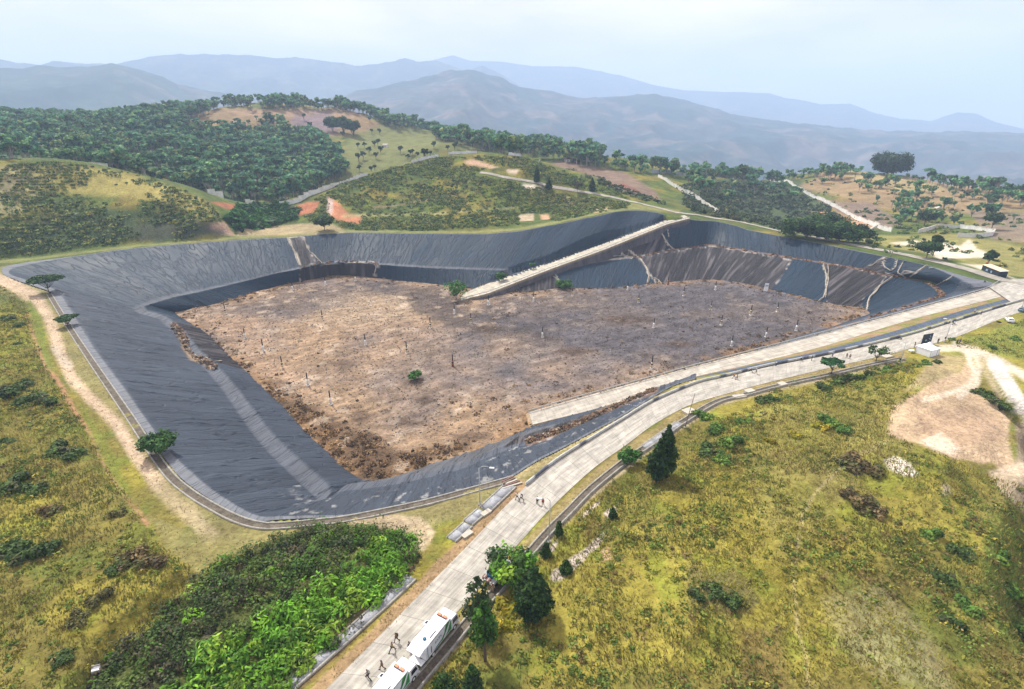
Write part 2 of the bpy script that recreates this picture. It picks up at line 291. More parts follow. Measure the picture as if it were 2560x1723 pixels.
lB = resamp(np.array([P(a, b, -12.5) for a, b in [(785, 1238), (740, 1195), (681, 1140), (629, 1078), (560, 975), (518, 925), (470, 880), (445, 840), (400, 800), (350, 785)]]), 22)
lF = resamp(W([(910, 1202), (870, 1181), (832, 1140), (777, 1093), (714, 1026), (666, 978), (614, 926), (566, 885), (518, 834), (481, 811), (440, 786)], -20), 22)
for i in range(22): cols.append((lA[i], lT[i], lB[i], 5.0, lF[i]))
addcol((74, 702, 0), (338, 776, -13), 5, (436, 782, -20), (40, 700, 0)); addcol((24, 682, 0), (338, 772, -13), 5, (434, 781, -20), (6, 682, 0)); addcol((60, 665, 0), (350, 766, -13.5), 4, (440, 779, -20), (30, 662, 0))
for T, B, w_, F in [((200, 640, 0), (407, 745, -14), 4, (500, 768, -20)), ((351, 620, 0), (481, 730, -14), 3, (555, 756, -20)), ((592, 601, 0), (629, 697, -14), 2.5, (692, 715, -20)), ((721, 594, 0), (747, 669, -12.5), 2.5, (751, 704, -20)),
    ((860, 583, 0), (850, 653, -12), 2.5, (850, 689, -20)), ((1035, 585, 0), (1000, 662, -12.5), 2.5, (1000, 702, -20)), ((1183, 586, 0), (1109, 668, -12.5), 2.5, (1116, 714, -20)), ((1294, 578, 2), (1230, 672, -12.5), 2.5, (1225, 726, -20)),
    ((1405, 558, 5), (1312, 674, -13), 2.5, (1312, 731, -20)), ((1516, 534, 9), (1403, 668, -13), 2.5, (1397, 722, -20)), ((1590, 526, 9), (1499, 653, -12.5), 2.5, (1479, 722, -20)), ((1645, 532, 8), (1591, 642, -12), 2.5, (1560, 716, -20)),
    ((1690, 546, 6), (1655, 629, -11), 2.5, (1623, 711, -20)), ((1739, 551, 4), (1729, 618, -10.5), 2.5, (1690, 705, -20)), ((1785, 554, 2.5), (1776, 612, -10), 2.5, (1740, 701, -20)), ((1840, 566, 1), (1840, 622, -9), 2.5, (1785, 700, -20)),
    ((1933, 588, 0), (1933, 636, -8.5), 2.5, (1859, 709, -20)), ((2030, 606, 0), (2030, 652, -8), 2.5, (1950, 730, -20)), ((2166, 633, 0), (2132, 669, -7.5), 2.5, (2030, 749, -20)), ((2303, 661, 0), (2216, 687, -7.5), 2.5, (2100, 763, -20))]: addcol(T, B, w_, F)
addcol((2371, 686, 0), (2269, 694, -7.5), 2.5, (2144, 769, -20), (2420, 693, 0)); addcol((2408, 706, 0), (2326, 708, -7.5), 2.5, (2165, 775, -20), (2465, 702, 0)); addcol((2425, 718, 0), (2357, 729, -7.5), 2.5, (2174, 779, -20), (2487, 711, 0))
addcol((2425, 729, -1.2), (2362, 741, -6.5), 2.5, (2178, 783, -20), (2462, 722, -.6)); addcol((2371, 744, -2.6), (2345, 746, -7), 2.5, (2170, 787, -20), (2380, 746, -2.4)); addcol((2300, 764, -4), (2285, 764, -8), 2.2, (2150, 793, -20), (2310, 766, -3.9)); addcol((2230, 784, -5.4), (2215, 785, -9), 2, (2110, 806, -20), (2240, 786, -5.3)); addcol((2130, 811, -7.3), (2120, 812, -11), 1.5, (2040, 829, -20), (2134, 813, -7.2)); addcol((2000, 846, -9.6), (1990, 848, -13), 1, (1950, 856, -20), (2003, 848, -9.5))
addcol((1885, 876, -11.5), (1882, 877, -14), .6, (1880, 878, -20), (1887, 878, -11.4))
Aa = np.array([c[0] for c in cols]); Tt = np.array([c[1] for c in cols]); Bb = np.array([c[2] for c in cols]); Ww = np.array([c[3] for c in cols]); Ff = np.array([c[4] for c in cols])
_k = [i for i, c in enumerate(cols) if abs(c[0][0]-P(2487, 711, 0)[0]) < .01][0]
RIMPOLY_FULL = np.vstack([Aa[:_k+1, :2], W([(2510, 705), (2560, 714), (2600, 724), (2640, 735), (2480, 772), (2403, 795), (2255, 839), (2070, 884), (1885, 923), (1740, 951)])[:, :2]])
SUB = 22
allc = smooth(np.hstack([Aa, Tt, Bb, Ff, Ww[:, None]]), SUB)
Aa, Tt, Bb, Ff, Ww = allc[:, :3], allc[:, 3:6], allc[:, 6:9], allc[:, 9:12], allc[:, 12]
# snap the raised rim to the terrain around it
zt = height(Tt[:, 0], Tt[:, 1]); za = height(Aa[:, 0], Aa[:, 1])
back = (np.abs(Tt[:, 2]) < 30) & (Tt[:, 1] > 300) & (Tt[:, 2] > -.5)
Tt[back, 2] = np.maximum(zt[back]+.05, Tt[back, 2]*0+0.02); Aa[back, 2] = za[back]+.06
RIMPOLY = RIMPOLY_FULL
dirn = Ff-Bb; dirn[:, 2] = 0; dirn /= np.linalg.norm(dirn, axis=1)[:, None]+1e-9
Bi = Bb+dirn*Ww[:, None]; Bi[:, 2] -= .25
Fe = Ff+(Ff-Bi)*.12
rows = []; 
def lerp(a, b, n, e=False): return [a+(b-a)*(k/n) for k in range(n+(1 if e else 0))]
rows = lerp(Aa, Tt, 5)+lerp(Tt, Bb, 30)+lerp(Bb, Bi, 5)+lerp(Bi, Fe, 24, True)
Q = np.array(rows); nr, nc = Q.shape[:2]
rowkind = np.array([0]*5+[1]*30+[2]*5+[3]*25)
ulen = np.r_[0, np.cumsum(np.linalg.norm(np.diff(Bb, axis=0), axis=1)*.5+np.linalg.norm(np.diff(Tt, axis=0), axis=1)*.5)]
vlen = np.vstack([np.zeros(nc), np.cumsum(np.linalg.norm(np.diff(Q, axis=0), axis=2), axis=0)])
UU = np.broadcast_to(ulen, (nr, nc)); VV = vlen
# sag and folds in real geometry (fade to nothing at the anchored rows)
fold = (np.abs(fbm(UU/5.0, VV/40, 71, 3)-.5) < .028).astype(float)*.0+(fbm(UU/3.2, VV/45, 61, 3)-.5)*.55+(fbm(UU/14, VV/14, 63, 2)-.5)*.9
edge = np.minimum(sstep(0, 4, VV), 1)*sstep(0, 1, nr-1-np.arange(nr))[:, None]
rdg = np.maximum(0, 1-np.abs(fbm(UU/4.2, VV/38, 71, 3)-.5)/.030)+.8*np.maximum(0, 1-np.abs(fbm(UU/9+VV/30, VV/30, 75, 2)-.5)/.018)
Q[:, :, 2] += (fold*.5+rdg*.42)*edge*np.where(Q[:, :, 1] > 230, .42, 1)
QP = Q.reshape(-1, 3); qx, qy = proj(QP); Urav, Vrav = UU.ravel(), VV.ravel(); RK = np.repeat(rowkind, nc)
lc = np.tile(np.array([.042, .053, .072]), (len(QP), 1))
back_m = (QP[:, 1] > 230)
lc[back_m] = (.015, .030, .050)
lc[RK == 0] = (.13, .14, .16); lc[RK == 2] = (.075, .085, .105); lc[(RK == 3) & (QP[:, 1] < 135) & (QP[:, 0] > -38)] = (.085, .092, .105)  # near lower slope paler: dust, with sky light put into the colour too
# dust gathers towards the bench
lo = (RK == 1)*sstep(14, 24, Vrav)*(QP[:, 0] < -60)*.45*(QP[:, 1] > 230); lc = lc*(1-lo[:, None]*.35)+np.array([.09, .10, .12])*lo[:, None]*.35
def pmask(poly, x=None, y=None, soft=3, amp=6, sc=12, u=None, v=None, seed=0):
    x = qx if x is None else x; y = qy if y is None else y; u = Urav if u is None else u; v = Vrav if v is None else v
    d = sdist(x, y, poly)+(fbm(u/sc*3, v/sc, 90+seed, 3)-.5)*2*amp
    return sstep(soft, -soft, d), d
TORN = [[(717, 593), (757, 590), (775, 630), (792, 657), (751, 667), (737, 630)], [(748, 666), (930, 653), (945, 660), (936, 697), (850, 703), (751, 708)],
        [(1150, 752), (1290, 694), (1378, 684), (1398, 702), (1412, 724), (1312, 737)], [(1380, 674), (1460, 640), (1649, 571), (1664, 600), (1684, 622), (1655, 630), (1591, 642), (1499, 653), (1403, 668)],
        [(1595, 646), (1655, 632), (1776, 614), (1933, 640), (1978, 650), (1955, 690), (1925, 730), (1859, 714), (1785, 705), (1700, 710), (1645, 716), (1628, 690)],
        [(2058, 655), (2100, 663), (2216, 690), (2200, 715), (2160, 745), (2150, 775), (2075, 765), (2065, 755), (2072, 720)],
        [(2150, 671), (2190, 655), (2210, 643), (2207, 665), (2216, 684), (2250, 690), (2260, 676), (2290, 680), (2230, 692), (2180, 682)],
        [(440, 806), (478, 812), (520, 834), (570, 885), (620, 930), (552, 908), (505, 880), (480, 848)], [(1290, 1095), (1400, 1060), (1500, 1025), (1560, 1002), (1475, 1040), (1400, 1072), (1330, 1098), (1260, 1118)]]
for i, pl in enumerate(TORN):
    mk, d = pmask(pl, seed=i, amp=2.5, soft=1.5, sc=8)
    st = fbm(Urav/1.6, Vrav/26, 130, 4); st2 = fbm(Urav/.9, Vrav/14, 131, 3)
    tcol = np.array([.030, .028, .031])[None]*(.2+1.5*st)[:, None]+np.array([.10, .088, .088])[None]*(sstep(.58, .74, st)*.6+sstep(.64, .82, st2)*.35)[:, None]
    lc = lc*(1-mk[:, None])+tcol*mk[:, None]
    if i not in (7, 8):
        eg = sstep(1.9, .5, np.abs(d+.6))*sstep(.40, .55, fbm(Urav/6, Vrav/6, 140+i)); lc = lc*(1-eg[:, None]*.8)+np.array([.42, .38, .33])*eg[:, None]*.8
# torn seams, pale soil showing
SEAMS = [([(720, 594), (738, 630), (750, 662)], 3), ([(757, 592), (776, 630), (800, 655)], 2), ([(1603, 648), (1615, 668), (1624, 690), (1618, 712)], 3), ([(1624, 690), (1645, 700), (1652, 708)], 2), ([(1660, 590), (1665, 610), (1684, 622)], 2.5), ([(1664, 560), (1670, 575), (1672, 592)], 2), ([(1387, 682), (1400, 705), (1412, 722)], 2.5),
         ([(2058, 662), (2066, 690), (2066, 720), (2060, 745), (2045, 752)], 3), ([(2228, 696), (2200, 715), (2175, 740), (2166, 775)], 2.5), ([(1545, 620), (1560, 640), (1580, 646)], 4), ([(1565, 618), (1580, 632), (1595, 645)], 4), ([(2275, 692), (2300, 675), (2316, 664)], 5), ([(2340, 713), (2365, 700), (2382, 690)], 2.5), ([(2241, 650), (2236, 668), (2228, 675)], 2), ([(2258, 656), (2250, 668), (2244, 684), (2262, 692)], 3), ([(2215, 642), (2208, 662), (2214, 670)], 2.5), ([(1700, 1030), (1560, 1010)], 1)]
for pl, w_ in SEAMS:
    d = sdist(qx, qy, pl, False)+(fbm(Urav/3, Vrav/3, 150)-.5)*1.5; w_ = w_*.5; mk = sstep(w_, w_*.4, d)[:, None]
    lc = lc*(1-mk)+np.array([.40, .36, .30])*mk
# debris and dried growth lying on the eastern bench
dm = (RK == 2)*(qx > 1590)*(qy < 830)*(qx < 2400)*sstep(.3, .5, fbm(Urav/5, Vrav/2, 160)); lc = lc*(1-dm[:, None])+np.array([.17, .105, .07])*dm[:, None]
mk = sstep(9, 3, sdist(qx, qy, [(437, 812), (455, 840), (462, 870), (480, 895), (515, 905), (533, 915)], False)+(fbm(Urav/3, Vrav/3, 151)-.5)*6)[:, None]; lc = lc*(1-mk)+np.array([.24, .17, .11])*mk
mk = sstep(9, 3, sdist(qx, qy, [(1320, 1108), (1370, 1092), (1440, 1058), (1500, 1030), (1570, 1003), (1640, 975)], False)+(fbm(Urav/3, Vrav/3, 152)-.5)*7)[:, None]; lc = lc*(1-mk)+np.array([.17, .11, .08])*mk
# scuffs on the near slope
sc_ = (QP[:, 1] < 150)*(RK == 1)*(QP[:, 0] > -55); s1 = sstep(.60, .72, fbm(Urav/1.4, Vrav/3.0, 170, 4))*sc_*sstep(.45, .6, fbm(Urav/11, Vrav/6, 171)); lc = lc*(1-s1[:, None]*.6)+np.array([.34, .34, .33])*s1[:, None]*.6
quilt = BVHTree.FromPolygons([tuple(v) for v in QP.tolist()], gridF(nr, nc).tolist())
def hit(px, py, tree=None):
    x = (px-CX)/FPX; v = (py-CY)/FPX; d = Vector((x, CP-v*SP, -SP-v*CP)).normalized()
    h = (tree or quilt).ray_cast(Vector((0, 0, CAMH)), d); return None if h[0] is None else np.array(h[0])
# ramp that crosses the back wall
R1F = [(1150, 746), (1164, 730), (1220, 709), (1312, 674), (1369, 657), (1443, 629), (1517, 602), (1591, 576), (1670, 548), (1711, 538)]
R1N = [(1153, 752), (1175, 745), (1220, 734), (1312, 698), (1369, 676), (1443, 649), (1517, 622), (1591, 592), (1670, 560), (1725, 546)]
a = resamp(R1F, 60); b = resamp(R1N, 60); tt = np.linspace(0, 1, 60)
pf, pn = [], []
for i in range(60):
    h = hit(*a[i]); h2 = hit(*b[i]); zl = -19.7+tt[i]*26.0
    if h is not None and h2 is not None and i > 4: zl = max(.25*h[2]+.75*h2[2]+.7, -19.7)
    pf.append([*a[i], zl])
zs = np.array([q[2] for q in pf]); zs = np.convolve(np.r_[[zs[0]]*6, zs, [zs[-1]]*6], np.ones(13)/13, 'valid'); zs[:3] = -19.75
ra = np.array([P(*a[i], zs[i]) for i in range(60)]); rb = np.array([P(*b[i], zs[i]) for i in range(60)])
# the ramp is cut into the wall on its upper side
_rp = np.vstack([ra[:, :2], rb[::-1, :2]]); _m = sdist(QP[:, 0], QP[:, 1], _rp) < 1.2
_mid = (ra+rb)/2; _n = np.argmin((QP[_m, None, 0]-_mid[None, :, 0])**2+(QP[_m, None, 1]-_mid[None, :, 1])**2, axis=1); QP[_m, 2] = np.minimum(QP[_m, 2], _mid[_n, 2]-.25)
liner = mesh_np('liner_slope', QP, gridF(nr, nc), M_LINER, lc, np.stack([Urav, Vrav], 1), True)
struct(liner)
# ------------------------------------------------------------------ terrain sheet
NA, NR_ = 1000, 760
az = np.radians(np.linspace(-88, 88, NA)); rr = np.exp(np.linspace(math.log(14), math.log(1750), NR_))
AZ, RRg = np.meshgrid(az, rr); gx = (np.sin(AZ)*RRg).ravel(); gy = (np.cos(AZ)*RRg).ravel()
gz = height(gx, gy); GP = np.stack([gx, gy, gz], 1); px_, py_ = proj(GP); gr = np.hypot(gx, gy)
def C(*c): return np.array(c)
G_YEL, G_GRN, G_DRK, G_OLV, G_DRY = C(.27, .235, .045), C(.13, .165, .030), C(.055, .085, .022), C(.19, .165, .042), C(.30, .23, .12)
SOIL, RED, PALE = C(.45, .34, .24), C(.33, .13, .07), C(.62, .54, .43)
n1 = fbm(gx/18, gy/18, 200, 4)[:, None]; n2 = fbm(gx/4.5, gy/4.5, 210, 4)[:, None]; n3 = fbm(gx/1.4, gy/1.4, 220, 3)[:, None]
gc = G_OLV+(G_YEL-G_OLV)*sstep(.42, .6, n1)+(G_GRN-G_OLV)*sstep(.5, .68, n2)*.7
gc = gc*(.62+.45*n3)
far = sstep(235, 300, gr)[:, None]; fc = G_GRN*.85+(G_YEL*.72-G_GRN*.85)*sstep(.50, .68, n1)+(G_DRK-G_GRN)*sstep(.42, .60, n2)*.6
wS = sstep(.40, .56, fbm(gx/26, gy/26, 900))[:, None]*(gr < 500)[:, None]; fc = fc*(1-wS*.55)+np.array([.055, .085, .025])*wS*.55
gc = gc*(1-far)+fc*far
LAY = lambda c, poly, amp=6, soft=4, rng_=(0, 2000), k=1, sc=6, seed=0: _lay(c, poly, amp, soft, rng_, k, sc, seed)
def _lay(c, poly, amp, soft, rng_, k, sc, seed, line=None):
    global gc
    p = np.asarray(poly, float); mgn = soft+amp+ (line or 0)+5
    s = (px_ > p[:, 0].min()-mgn) & (px_ < p[:, 0].max()+mgn) & (py_ > p[:, 1].min()-mgn) & (py_ < p[:, 1].max()+mgn) & (gr > rng_[0]) & (gr < rng_[1])
    if not s.any(): return
    d = sdist(px_[s], py_[s], p, line is None)-(line or 0)
    scl = np.clip(gr[s]/90, .6, 6); d = d+(fbm(gx[s]/(sc*scl), gy[s]/(sc*scl), 300+seed, 4)-.5)*2*amp
    mk = (sstep(soft, -soft, d)*k)[:, None]; cc = np.asarray(c)[None]*(.8+.4*fbm(gx[s]/5, gy[s]/5, 330)[:, None])
    gc[s] = gc[s]*(1-mk)+cc*mk
def LINE(c, pts, w, amp=4, soft=4, rng_=(0, 2000), k=1, sc=6, seed=0): _lay(c, pts, amp, soft, rng_, k, sc, seed, w)
# far slopes
LAY((.25, .16, .095), [(480, 268), (900, 270), (960, 320), (820, 345), (640, 320), (520, 330), (430, 310)], 10, 8, (600, 1300), .75)
LAY((.30, .20, .13), [(560, 275), (900, 275), (880, 300), (640, 300)], 8, 6, (600, 1300), .6, seed=3)
LAY((.17, .13, .15), [(735, 285), (830, 283), (850, 330), (760, 335), (720, 310)], 8, 6, (600, 1300), .8, seed=5)
LAY((.14, .15, .05), [(880, 340), (1000, 310), (1200, 350), (1300, 380), (1100, 380), (960, 440), (830, 450), (850, 400)], 10, 8, (480, 1000), .9, seed=6)
LAY((.07, .11, .055), [(0, 290), (480, 280), (460, 320), (600, 330), (830, 350), (860, 420), (700, 500), (560, 510), (400, 440), (250, 405), (0, 395), (-300, 400), (-300, 290)], 12, 8, (470, 1300), .95, seed=7)
LAY((.20, .14, .11), [(590, 440), (660, 425), (640, 470), (610, 475)], 8, 6, (470, 1300), .8, seed=8)
LAY((.19, .13, .10), [(1400, 400), (1560, 430), (1640, 480), (1660, 520), (1560, 480), (1480, 445), (1380, 410)], 8, 6, (440, 900), .9, seed=9)
LAY((.055, .08, .035), [(1760, 450), (1990, 440), (2070, 520), (2000, 560), (1850, 570), (1720, 540), (1700, 500)], 10, 8, (430, 900), .95, seed=10)
LAY((.30, .20, .12), [(2050, 425), (2400, 450), (2560, 480), (2560, 530), (2300, 540), (2100, 500), (2000, 470)], 10, 8, (430, 1000), .75, seed=11)
LAY((.33, .27, .13), [(2080, 422), (2230, 432), (2380, 470), (2300, 490), (2150, 460)], 8, 6, (430, 1000), .7, seed=12)
LAY((.20, .14, .12), [(2050, 500), (2180, 510), (2260, 560), (2210, 575), (2100, 540)], 8, 6, (430, 1000), .8, seed=13)
LAY((.20, .15, .12), [(2420, 530), (2700, 530), (2700, 620), (2480, 600)], 8, 6, (380, 1000), .8, seed=14)
LAY((.42, .24, .15), [(2010, 530), (2070, 525), (2160, 550), (2200, 570), (2100, 570), (2040, 560)], 6, 5, (430, 1000), .9, seed=15)
LAY((.23, .21, .07), [(2170, 590), (2400, 585), (2560, 620), (2700, 640), (2700, 720), (2560, 700), (2400, 650), (2250, 625), (2150, 605)], 5, 4, (330, 700), .85, seed=16)
for i, pl in enumerate([[(2225, 608), (2290, 600), (2350, 604), (2400, 615), (2420, 600), (2428, 615), (2440, 628), (2495, 643), (2440, 645), (2380, 640), (2300, 622)], [(2310, 628), (2400, 630), (2430, 645), (2350, 648)], [(2390, 656), (2460, 662), (2520, 690), (2560, 705), (2500, 690)]]): LAY(PALE, pl, 4, 3, (300, 700), .9, seed=20+i)
LINE(PALE, [(2424, 603), (2440, 625), (2490, 643)], 3, 2, 3, (300, 700))
# cuts in the hills behind the pit
for i, (c, pl) in enumerate([((.30, .20, .15), [(370, 565), (430, 560), (440, 590), (390, 598)]), ((.36, .24, .17), [(500, 560), (560, 555), (590, 595), (510, 590)]), ((.15, .115, .10), [(340, 570), (500, 550), (580, 590), (350, 600)]), (RED*1.0, [(516, 503), (560, 505), (640, 525), (570, 525)]), (RED*1.1, [(730, 520), (770, 505), (800, 503), (790, 530), (740, 540)]), ((.40, .17, .09), [(822, 492), (850, 510), (870, 535), (905, 540), (900, 560), (840, 550), (818, 530)]), ((.42, .33, .28), [(818, 492), (835, 500), (832, 540), (815, 530)]),
    ((.46, .30, .20), [(1160, 403), (1185, 400), (1250, 418), (1230, 423), (1170, 410)]), ((.50, .40, .30), [(1265, 423), (1300, 425), (1290, 436), (1270, 433)]), ((.40, .32, .22), [(1295, 537), (1335, 533), (1335, 560), (1298, 563)]), ((.45, .27, .17), [(1350, 537), (1370, 535), (1378, 552), (1355, 555)]), ((.46, .28, .18), [(1415, 506), (1430, 505), (1435, 512)]), ((.46, .30, .2), [(1445, 506), (1475, 508), (1478, 515)]), ((.45, .30, .20), [(1485, 522), (1540, 520), (1510, 530), (1487, 533)]), (RED*1.1, [(1153, 557), (1250, 555), (1245, 571), (1155, 572)]), ((.6, .52, .42), [(1305, 460), (1350, 468), (1355, 473), (1310, 468)]), ((.22, .08, .06), [(1555, 455), (1600, 480), (1550, 465)]), ((.55, .33, .2), [(1815, 520), (1830, 520), (1825, 545), (1818, 545)])]):
    LAY(c, pl, 4, 3, (370, 700), .95, 3, seed=40+i)
LINE((.28, .19, .13), [(930, 520), (1000, 512), (1090, 495), (1140, 488)], 2, 2, 3, (370, 600), .8)
LINE((.30, .28, .13), [(860, 540), (1100, 535), (1200, 525), (1294, 520)], 3, 3, 4, (370, 600), .7)
LAY((.24, .22, .08), [(1330, 480), (1500, 500), (1700, 525), (1700, 535), (1590, 518), (1480, 520)], 4, 4, (370, 600), .7, seed=60)
LAY((.33, .28, .085), [(0, 415), (150, 410), (260, 425), (400, 455), (500, 500), (540, 535), (480, 545), (380, 500), (250, 490), (100, 480), (0, 500)], 14, 10, (370, 500), .85, seed=61)
LAY((.27, .24, .12), [(-100, 415), (60, 415), (110, 450), (90, 500), (40, 540), (-100, 560)], 10, 8, (370, 500), .8, seed=86)
LAY((.17, .15, .08), [(0, 440), (80, 430), (60, 500), (0, 520)], 10, 8, (370, 500), .7, seed=62)
LAY((.035, .055, .025), [(0, 600), (60, 560), (250, 520), (450, 540), (560, 580), (400, 600), (200, 615), (0, 640)], 14, 9, (352, 480), .8, seed=63)
# dry verge behind the back rim
LAY((.33, .26, .15), [(590, 590), (600, 575), (750, 558), (830, 560), (860, 572), (860, 585), (720, 590)], 3, 3, (300, 430), .9, seed=64)
LINE((.20, .20, .075), [(0, 655), (100, 645), (351, 614), (592, 595), (721, 589), (860, 578), (1035, 580), (1183, 581), (1294, 574), (1405, 553), (1516, 530), (1590, 521), (1650, 527)], 3, 2.5, 3, (300, 500), .8, 2)
# the track and bank west of the pit
LINE((.21, .185, .085), [(20, 700), (122, 745), (200, 870), (270, 985), (330, 1085), (420, 1215), (520, 1285), (640, 1345), (800, 1335), (950, 1300), (1150, 1260), (1290, 1215)], 38, 10, 10, (60, 420), .75, 4)
LINE((.46, .35, .245), [(-40, 690), (30, 710), (90, 745), (125, 800), (150, 880), (180, 945), (230, 1000), (290, 1060), (340, 1140), (390, 1205)], 17, 11, 8, (60, 420), .95, 4, 1)
LINE((.36, .29, .18), [(390, 1205), (450, 1270), (530, 1340)], 22, 14, 14, (60, 420), .7, 3, 2)
LINE((.42, .37, .30), [(135, 870), (160, 905), (175, 915)], 8, 6, 6, (60, 420), .6, 2, 3)
LINE((.34, .19, .11), [(70, 790), (92, 860), (115, 915), (150, 960), (190, 1035), (225, 1080), (250, 1140), (270, 1180), (305, 1230), (335, 1265), (368, 1310)], 7, 6, 4, (60, 420), .9, 3, 4)
LAY(G_GRN*1.0, [(70, 745), (105, 790), (115, 860), (140, 940), (115, 920), (90, 860), (72, 800)], 5, 5, (60, 420), .8, 3, 5)
LAY((.15, .17, .03), [(200, 1010), (240, 1060), (280, 1130), (310, 1190), (350, 1280), (420, 1380), (380, 1320), (300, 1230), (240, 1120)], 6, 6, (60, 300), .7, 3, 6)
LAY((.205, .185, .075), [(370, 1290), (480, 1330), (640, 1350), (800, 1340), (850, 1310), (640, 1380), (500, 1440), (420, 1370)], 8, 8, (60, 300), .7, 3, 7)
LAY((.42, .33, .22), [(960, 1290), (1050, 1290), (1090, 1330), (1060, 1380), (1010, 1370), (960, 1330), (850, 1305)], 9, 6, (60, 300), .85, 3, 8)
LAY((.06, .075, .022), BUSHPOLY, 8, 10, (30, 200), .9, 3, 80)
LINE((.30, .20, .115), [(1300, 1220), (1240, 1280), (1160, 1360), (1085, 1435), (1010, 1510), (940, 1585), (830, 1690), (700, 1820)], 16, 5, 6, (40, 300), .9, 2, 9)
LAY((.13, .085, .045), [(700, 1720), (830, 1600), (930, 1500), (1030, 1400), (1040, 1420), (960, 1530), (860, 1630), (740, 1740)], 6, 5, (40, 300), .8, 2, 10)
LINE((.30, .25, .13), [(1280, 1190), (1330, 1175), (1403, 1130), (1480, 1090), (1560, 1042), (1640, 1000), (1740, 955)], 9, 4, 4, (60, 300), .8, 2, 11)
# verge between main road and stone drain
LINE((.24, .19, .085), [(2255, 885), (2070, 930), (1922, 962), (1811, 993), (1700, 1042), (1626, 1090), (1562, 1132), (1493, 1190), (1429, 1248), (1368, 1308), (1294, 1392), (1220, 1475), (1146, 1556), (1060, 1650), (960, 1760)], 13, 4, 5, (40, 300), .9, 2, 12)
LINE((.30, .25, .16), [(2255, 902), (2070, 945), (1866, 992), (1789, 1014), (1700, 1072), (1610, 1136), (1479, 1240), (1368, 1355), (1230, 1515), (1100, 1665)], 5, 3, 4, (40, 300), .9, 2, 13)
# right field
LAY((.21, .185, .055), [(1900, 1000), (2250, 960), (2260, 1060), (2300, 1130), (2150, 1200), (1990, 1400), (1900, 1300), (1850, 1150), (1880, 1080)], 20, 20, (60, 300), .6, 6, 14)
LAY((.24, .22, .12), [(2060, 1500), (2200, 1450), (2330, 1600), (2380, 1723), (2200, 1700), (2100, 1620)], 20, 20, (40, 200), .55, 5, 15)
LAY((.10, .09, .05), [(1720, 1420), (1840, 1420), (1900, 1500), (1850, 1540), (1730, 1530)], 15, 12, (40, 200), .6, 5, 16)
LAY((.13, .085, .04), [(1840, 1560), (1960, 1580), (1960, 1723), (1850, 1700)], 20, 15, (40, 200), .6, 5, 17)
LINE((.36, .30, .15), [(2225, 1100), (2120, 1150), (2040, 1230), (2010, 1280), (1990, 1380), (1985, 1450), (1995, 1580), (2015, 1640), (2020, 1723)], 4, 4, 4, (40, 260), .6, 3, 18)
LAY((.42, .31, .20), [(2225, 1060), (2235, 1020), (2290, 985), (2340, 950), (2400, 930), (2420, 890), (2440, 920), (2440, 980), (2490, 1010), (2530, 1050), (2525, 1095), (2555, 1180), (2500, 1195), (2480, 1160), (2400, 1150), (2330, 1120), (2260, 1100), (2225, 1085)], 16, 5, (60, 320), .97, 3, 19)
LAY((.34, .235, .155), [(2290, 1040), (2400, 1020), (2500, 1050), (2510, 1100), (2400, 1110), (2300, 1080)], 14, 10, (60, 320), .7, 4, 20)
LAY((.38, .29, .19), [(2260, 980), (2340, 890), (2420, 890), (2400, 930), (2320, 960)], 10, 8, (60, 320), .6, 3, 21)
LINE((.30, .22, .15), [(2290, 1000), (2350, 1030), (2440, 1040), (2520, 1090)], 9, 8, 6, (60, 320), .55, 2, 81)
LAY((.54, .45, .35), [(2300, 1100), (2350, 1085), (2400, 1120), (2385, 1140), (2330, 1120)], 9, 6, (60, 320), .8, 2, 82)
LINE((.60, .52, .40), [(2420, 890), (2438, 930), (2420, 965), (2370, 985), (2310, 1000)], 7, 4, 4, (60, 320), .85, 2, 83)
LAY((.26, .20, .15), [(2530, 1045), (2570, 1060), (2600, 1150), (2560, 1200), (2530, 1180), (2540, 1110)], 7, 5, (60, 320), .8, 2, 84)
LINE((.55, .48, .37), [(2340, 870), (2400, 870), (2440, 890), (2450, 920), (2440, 960), (2400, 990)], 8, 3, 4, (60, 320), .9, 3, 22)
LINE((.52, .46, .36), [(2390, 862), (2440, 880), (2500, 905), (2580, 950), (2700, 1010)], 11, 5, 5, (60, 320), .9, 3, 23)
LINE((.58, .54, .48), [(2485, 910), (2520, 960), (2570, 1040), (2620, 1120)], 17, 6, 5, (60, 320), .95, 3, 24)
LINE((.40, .33, .20), [(2455, 900), (2470, 940), (2500, 990)], 9, 5, 5, (60, 320), .8, 3, 25)
LAY((.70, .64, .54), [(2210, 1148), (2240, 1142), (2270, 1155), (2300, 1185), (2285, 1195), (2250, 1185), (2220, 1170)], 3, 2, (60, 300), .97, 2, 26)
LAY((.42, .35, .26), [(2355, 1210), (2375, 1215), (2380, 1235), (2360, 1240)], 4, 4, (60, 300), .8, 2, 27)
LAY((.50, .40, .29), [(2470, 1180), (2560, 1150), (2700, 1250), (2600, 1300), (2540, 1270), (2500, 1230)], 8, 6, (60, 300), .8, 3, 28)
LAY((.10, .15, .025), [(2470, 1300), (2560, 1330), (2560, 1650), (2500, 1580), (2450, 1470), (2455, 1370)], 12, 10, (40, 300), .75, 3, 29)
for i, pl in enumerate([[(1380, 1430), (1420, 1400), (1460, 1375), (1500, 1335), (1520, 1325), (1500, 1360), (1450, 1410), (1400, 1455), (1375, 1450)], [(1375, 1370), (1395, 1352), (1385, 1372), (1370, 1385)], [(1505, 1285), (1540, 1265), (1550, 1275), (1520, 1292)], [(1450, 1290), (1500, 1248), (1495, 1262), (1455, 1300)]]): LAY((.42, .36, .31), pl, 6, 3, (40, 200), .97, 1.5, 30+i)
LAY((.50, .34, .22), [(1500, 1375), (1525, 1365), (1530, 1400), (1505, 1405)], 7, 6, (40, 200), .8, 2, 35)
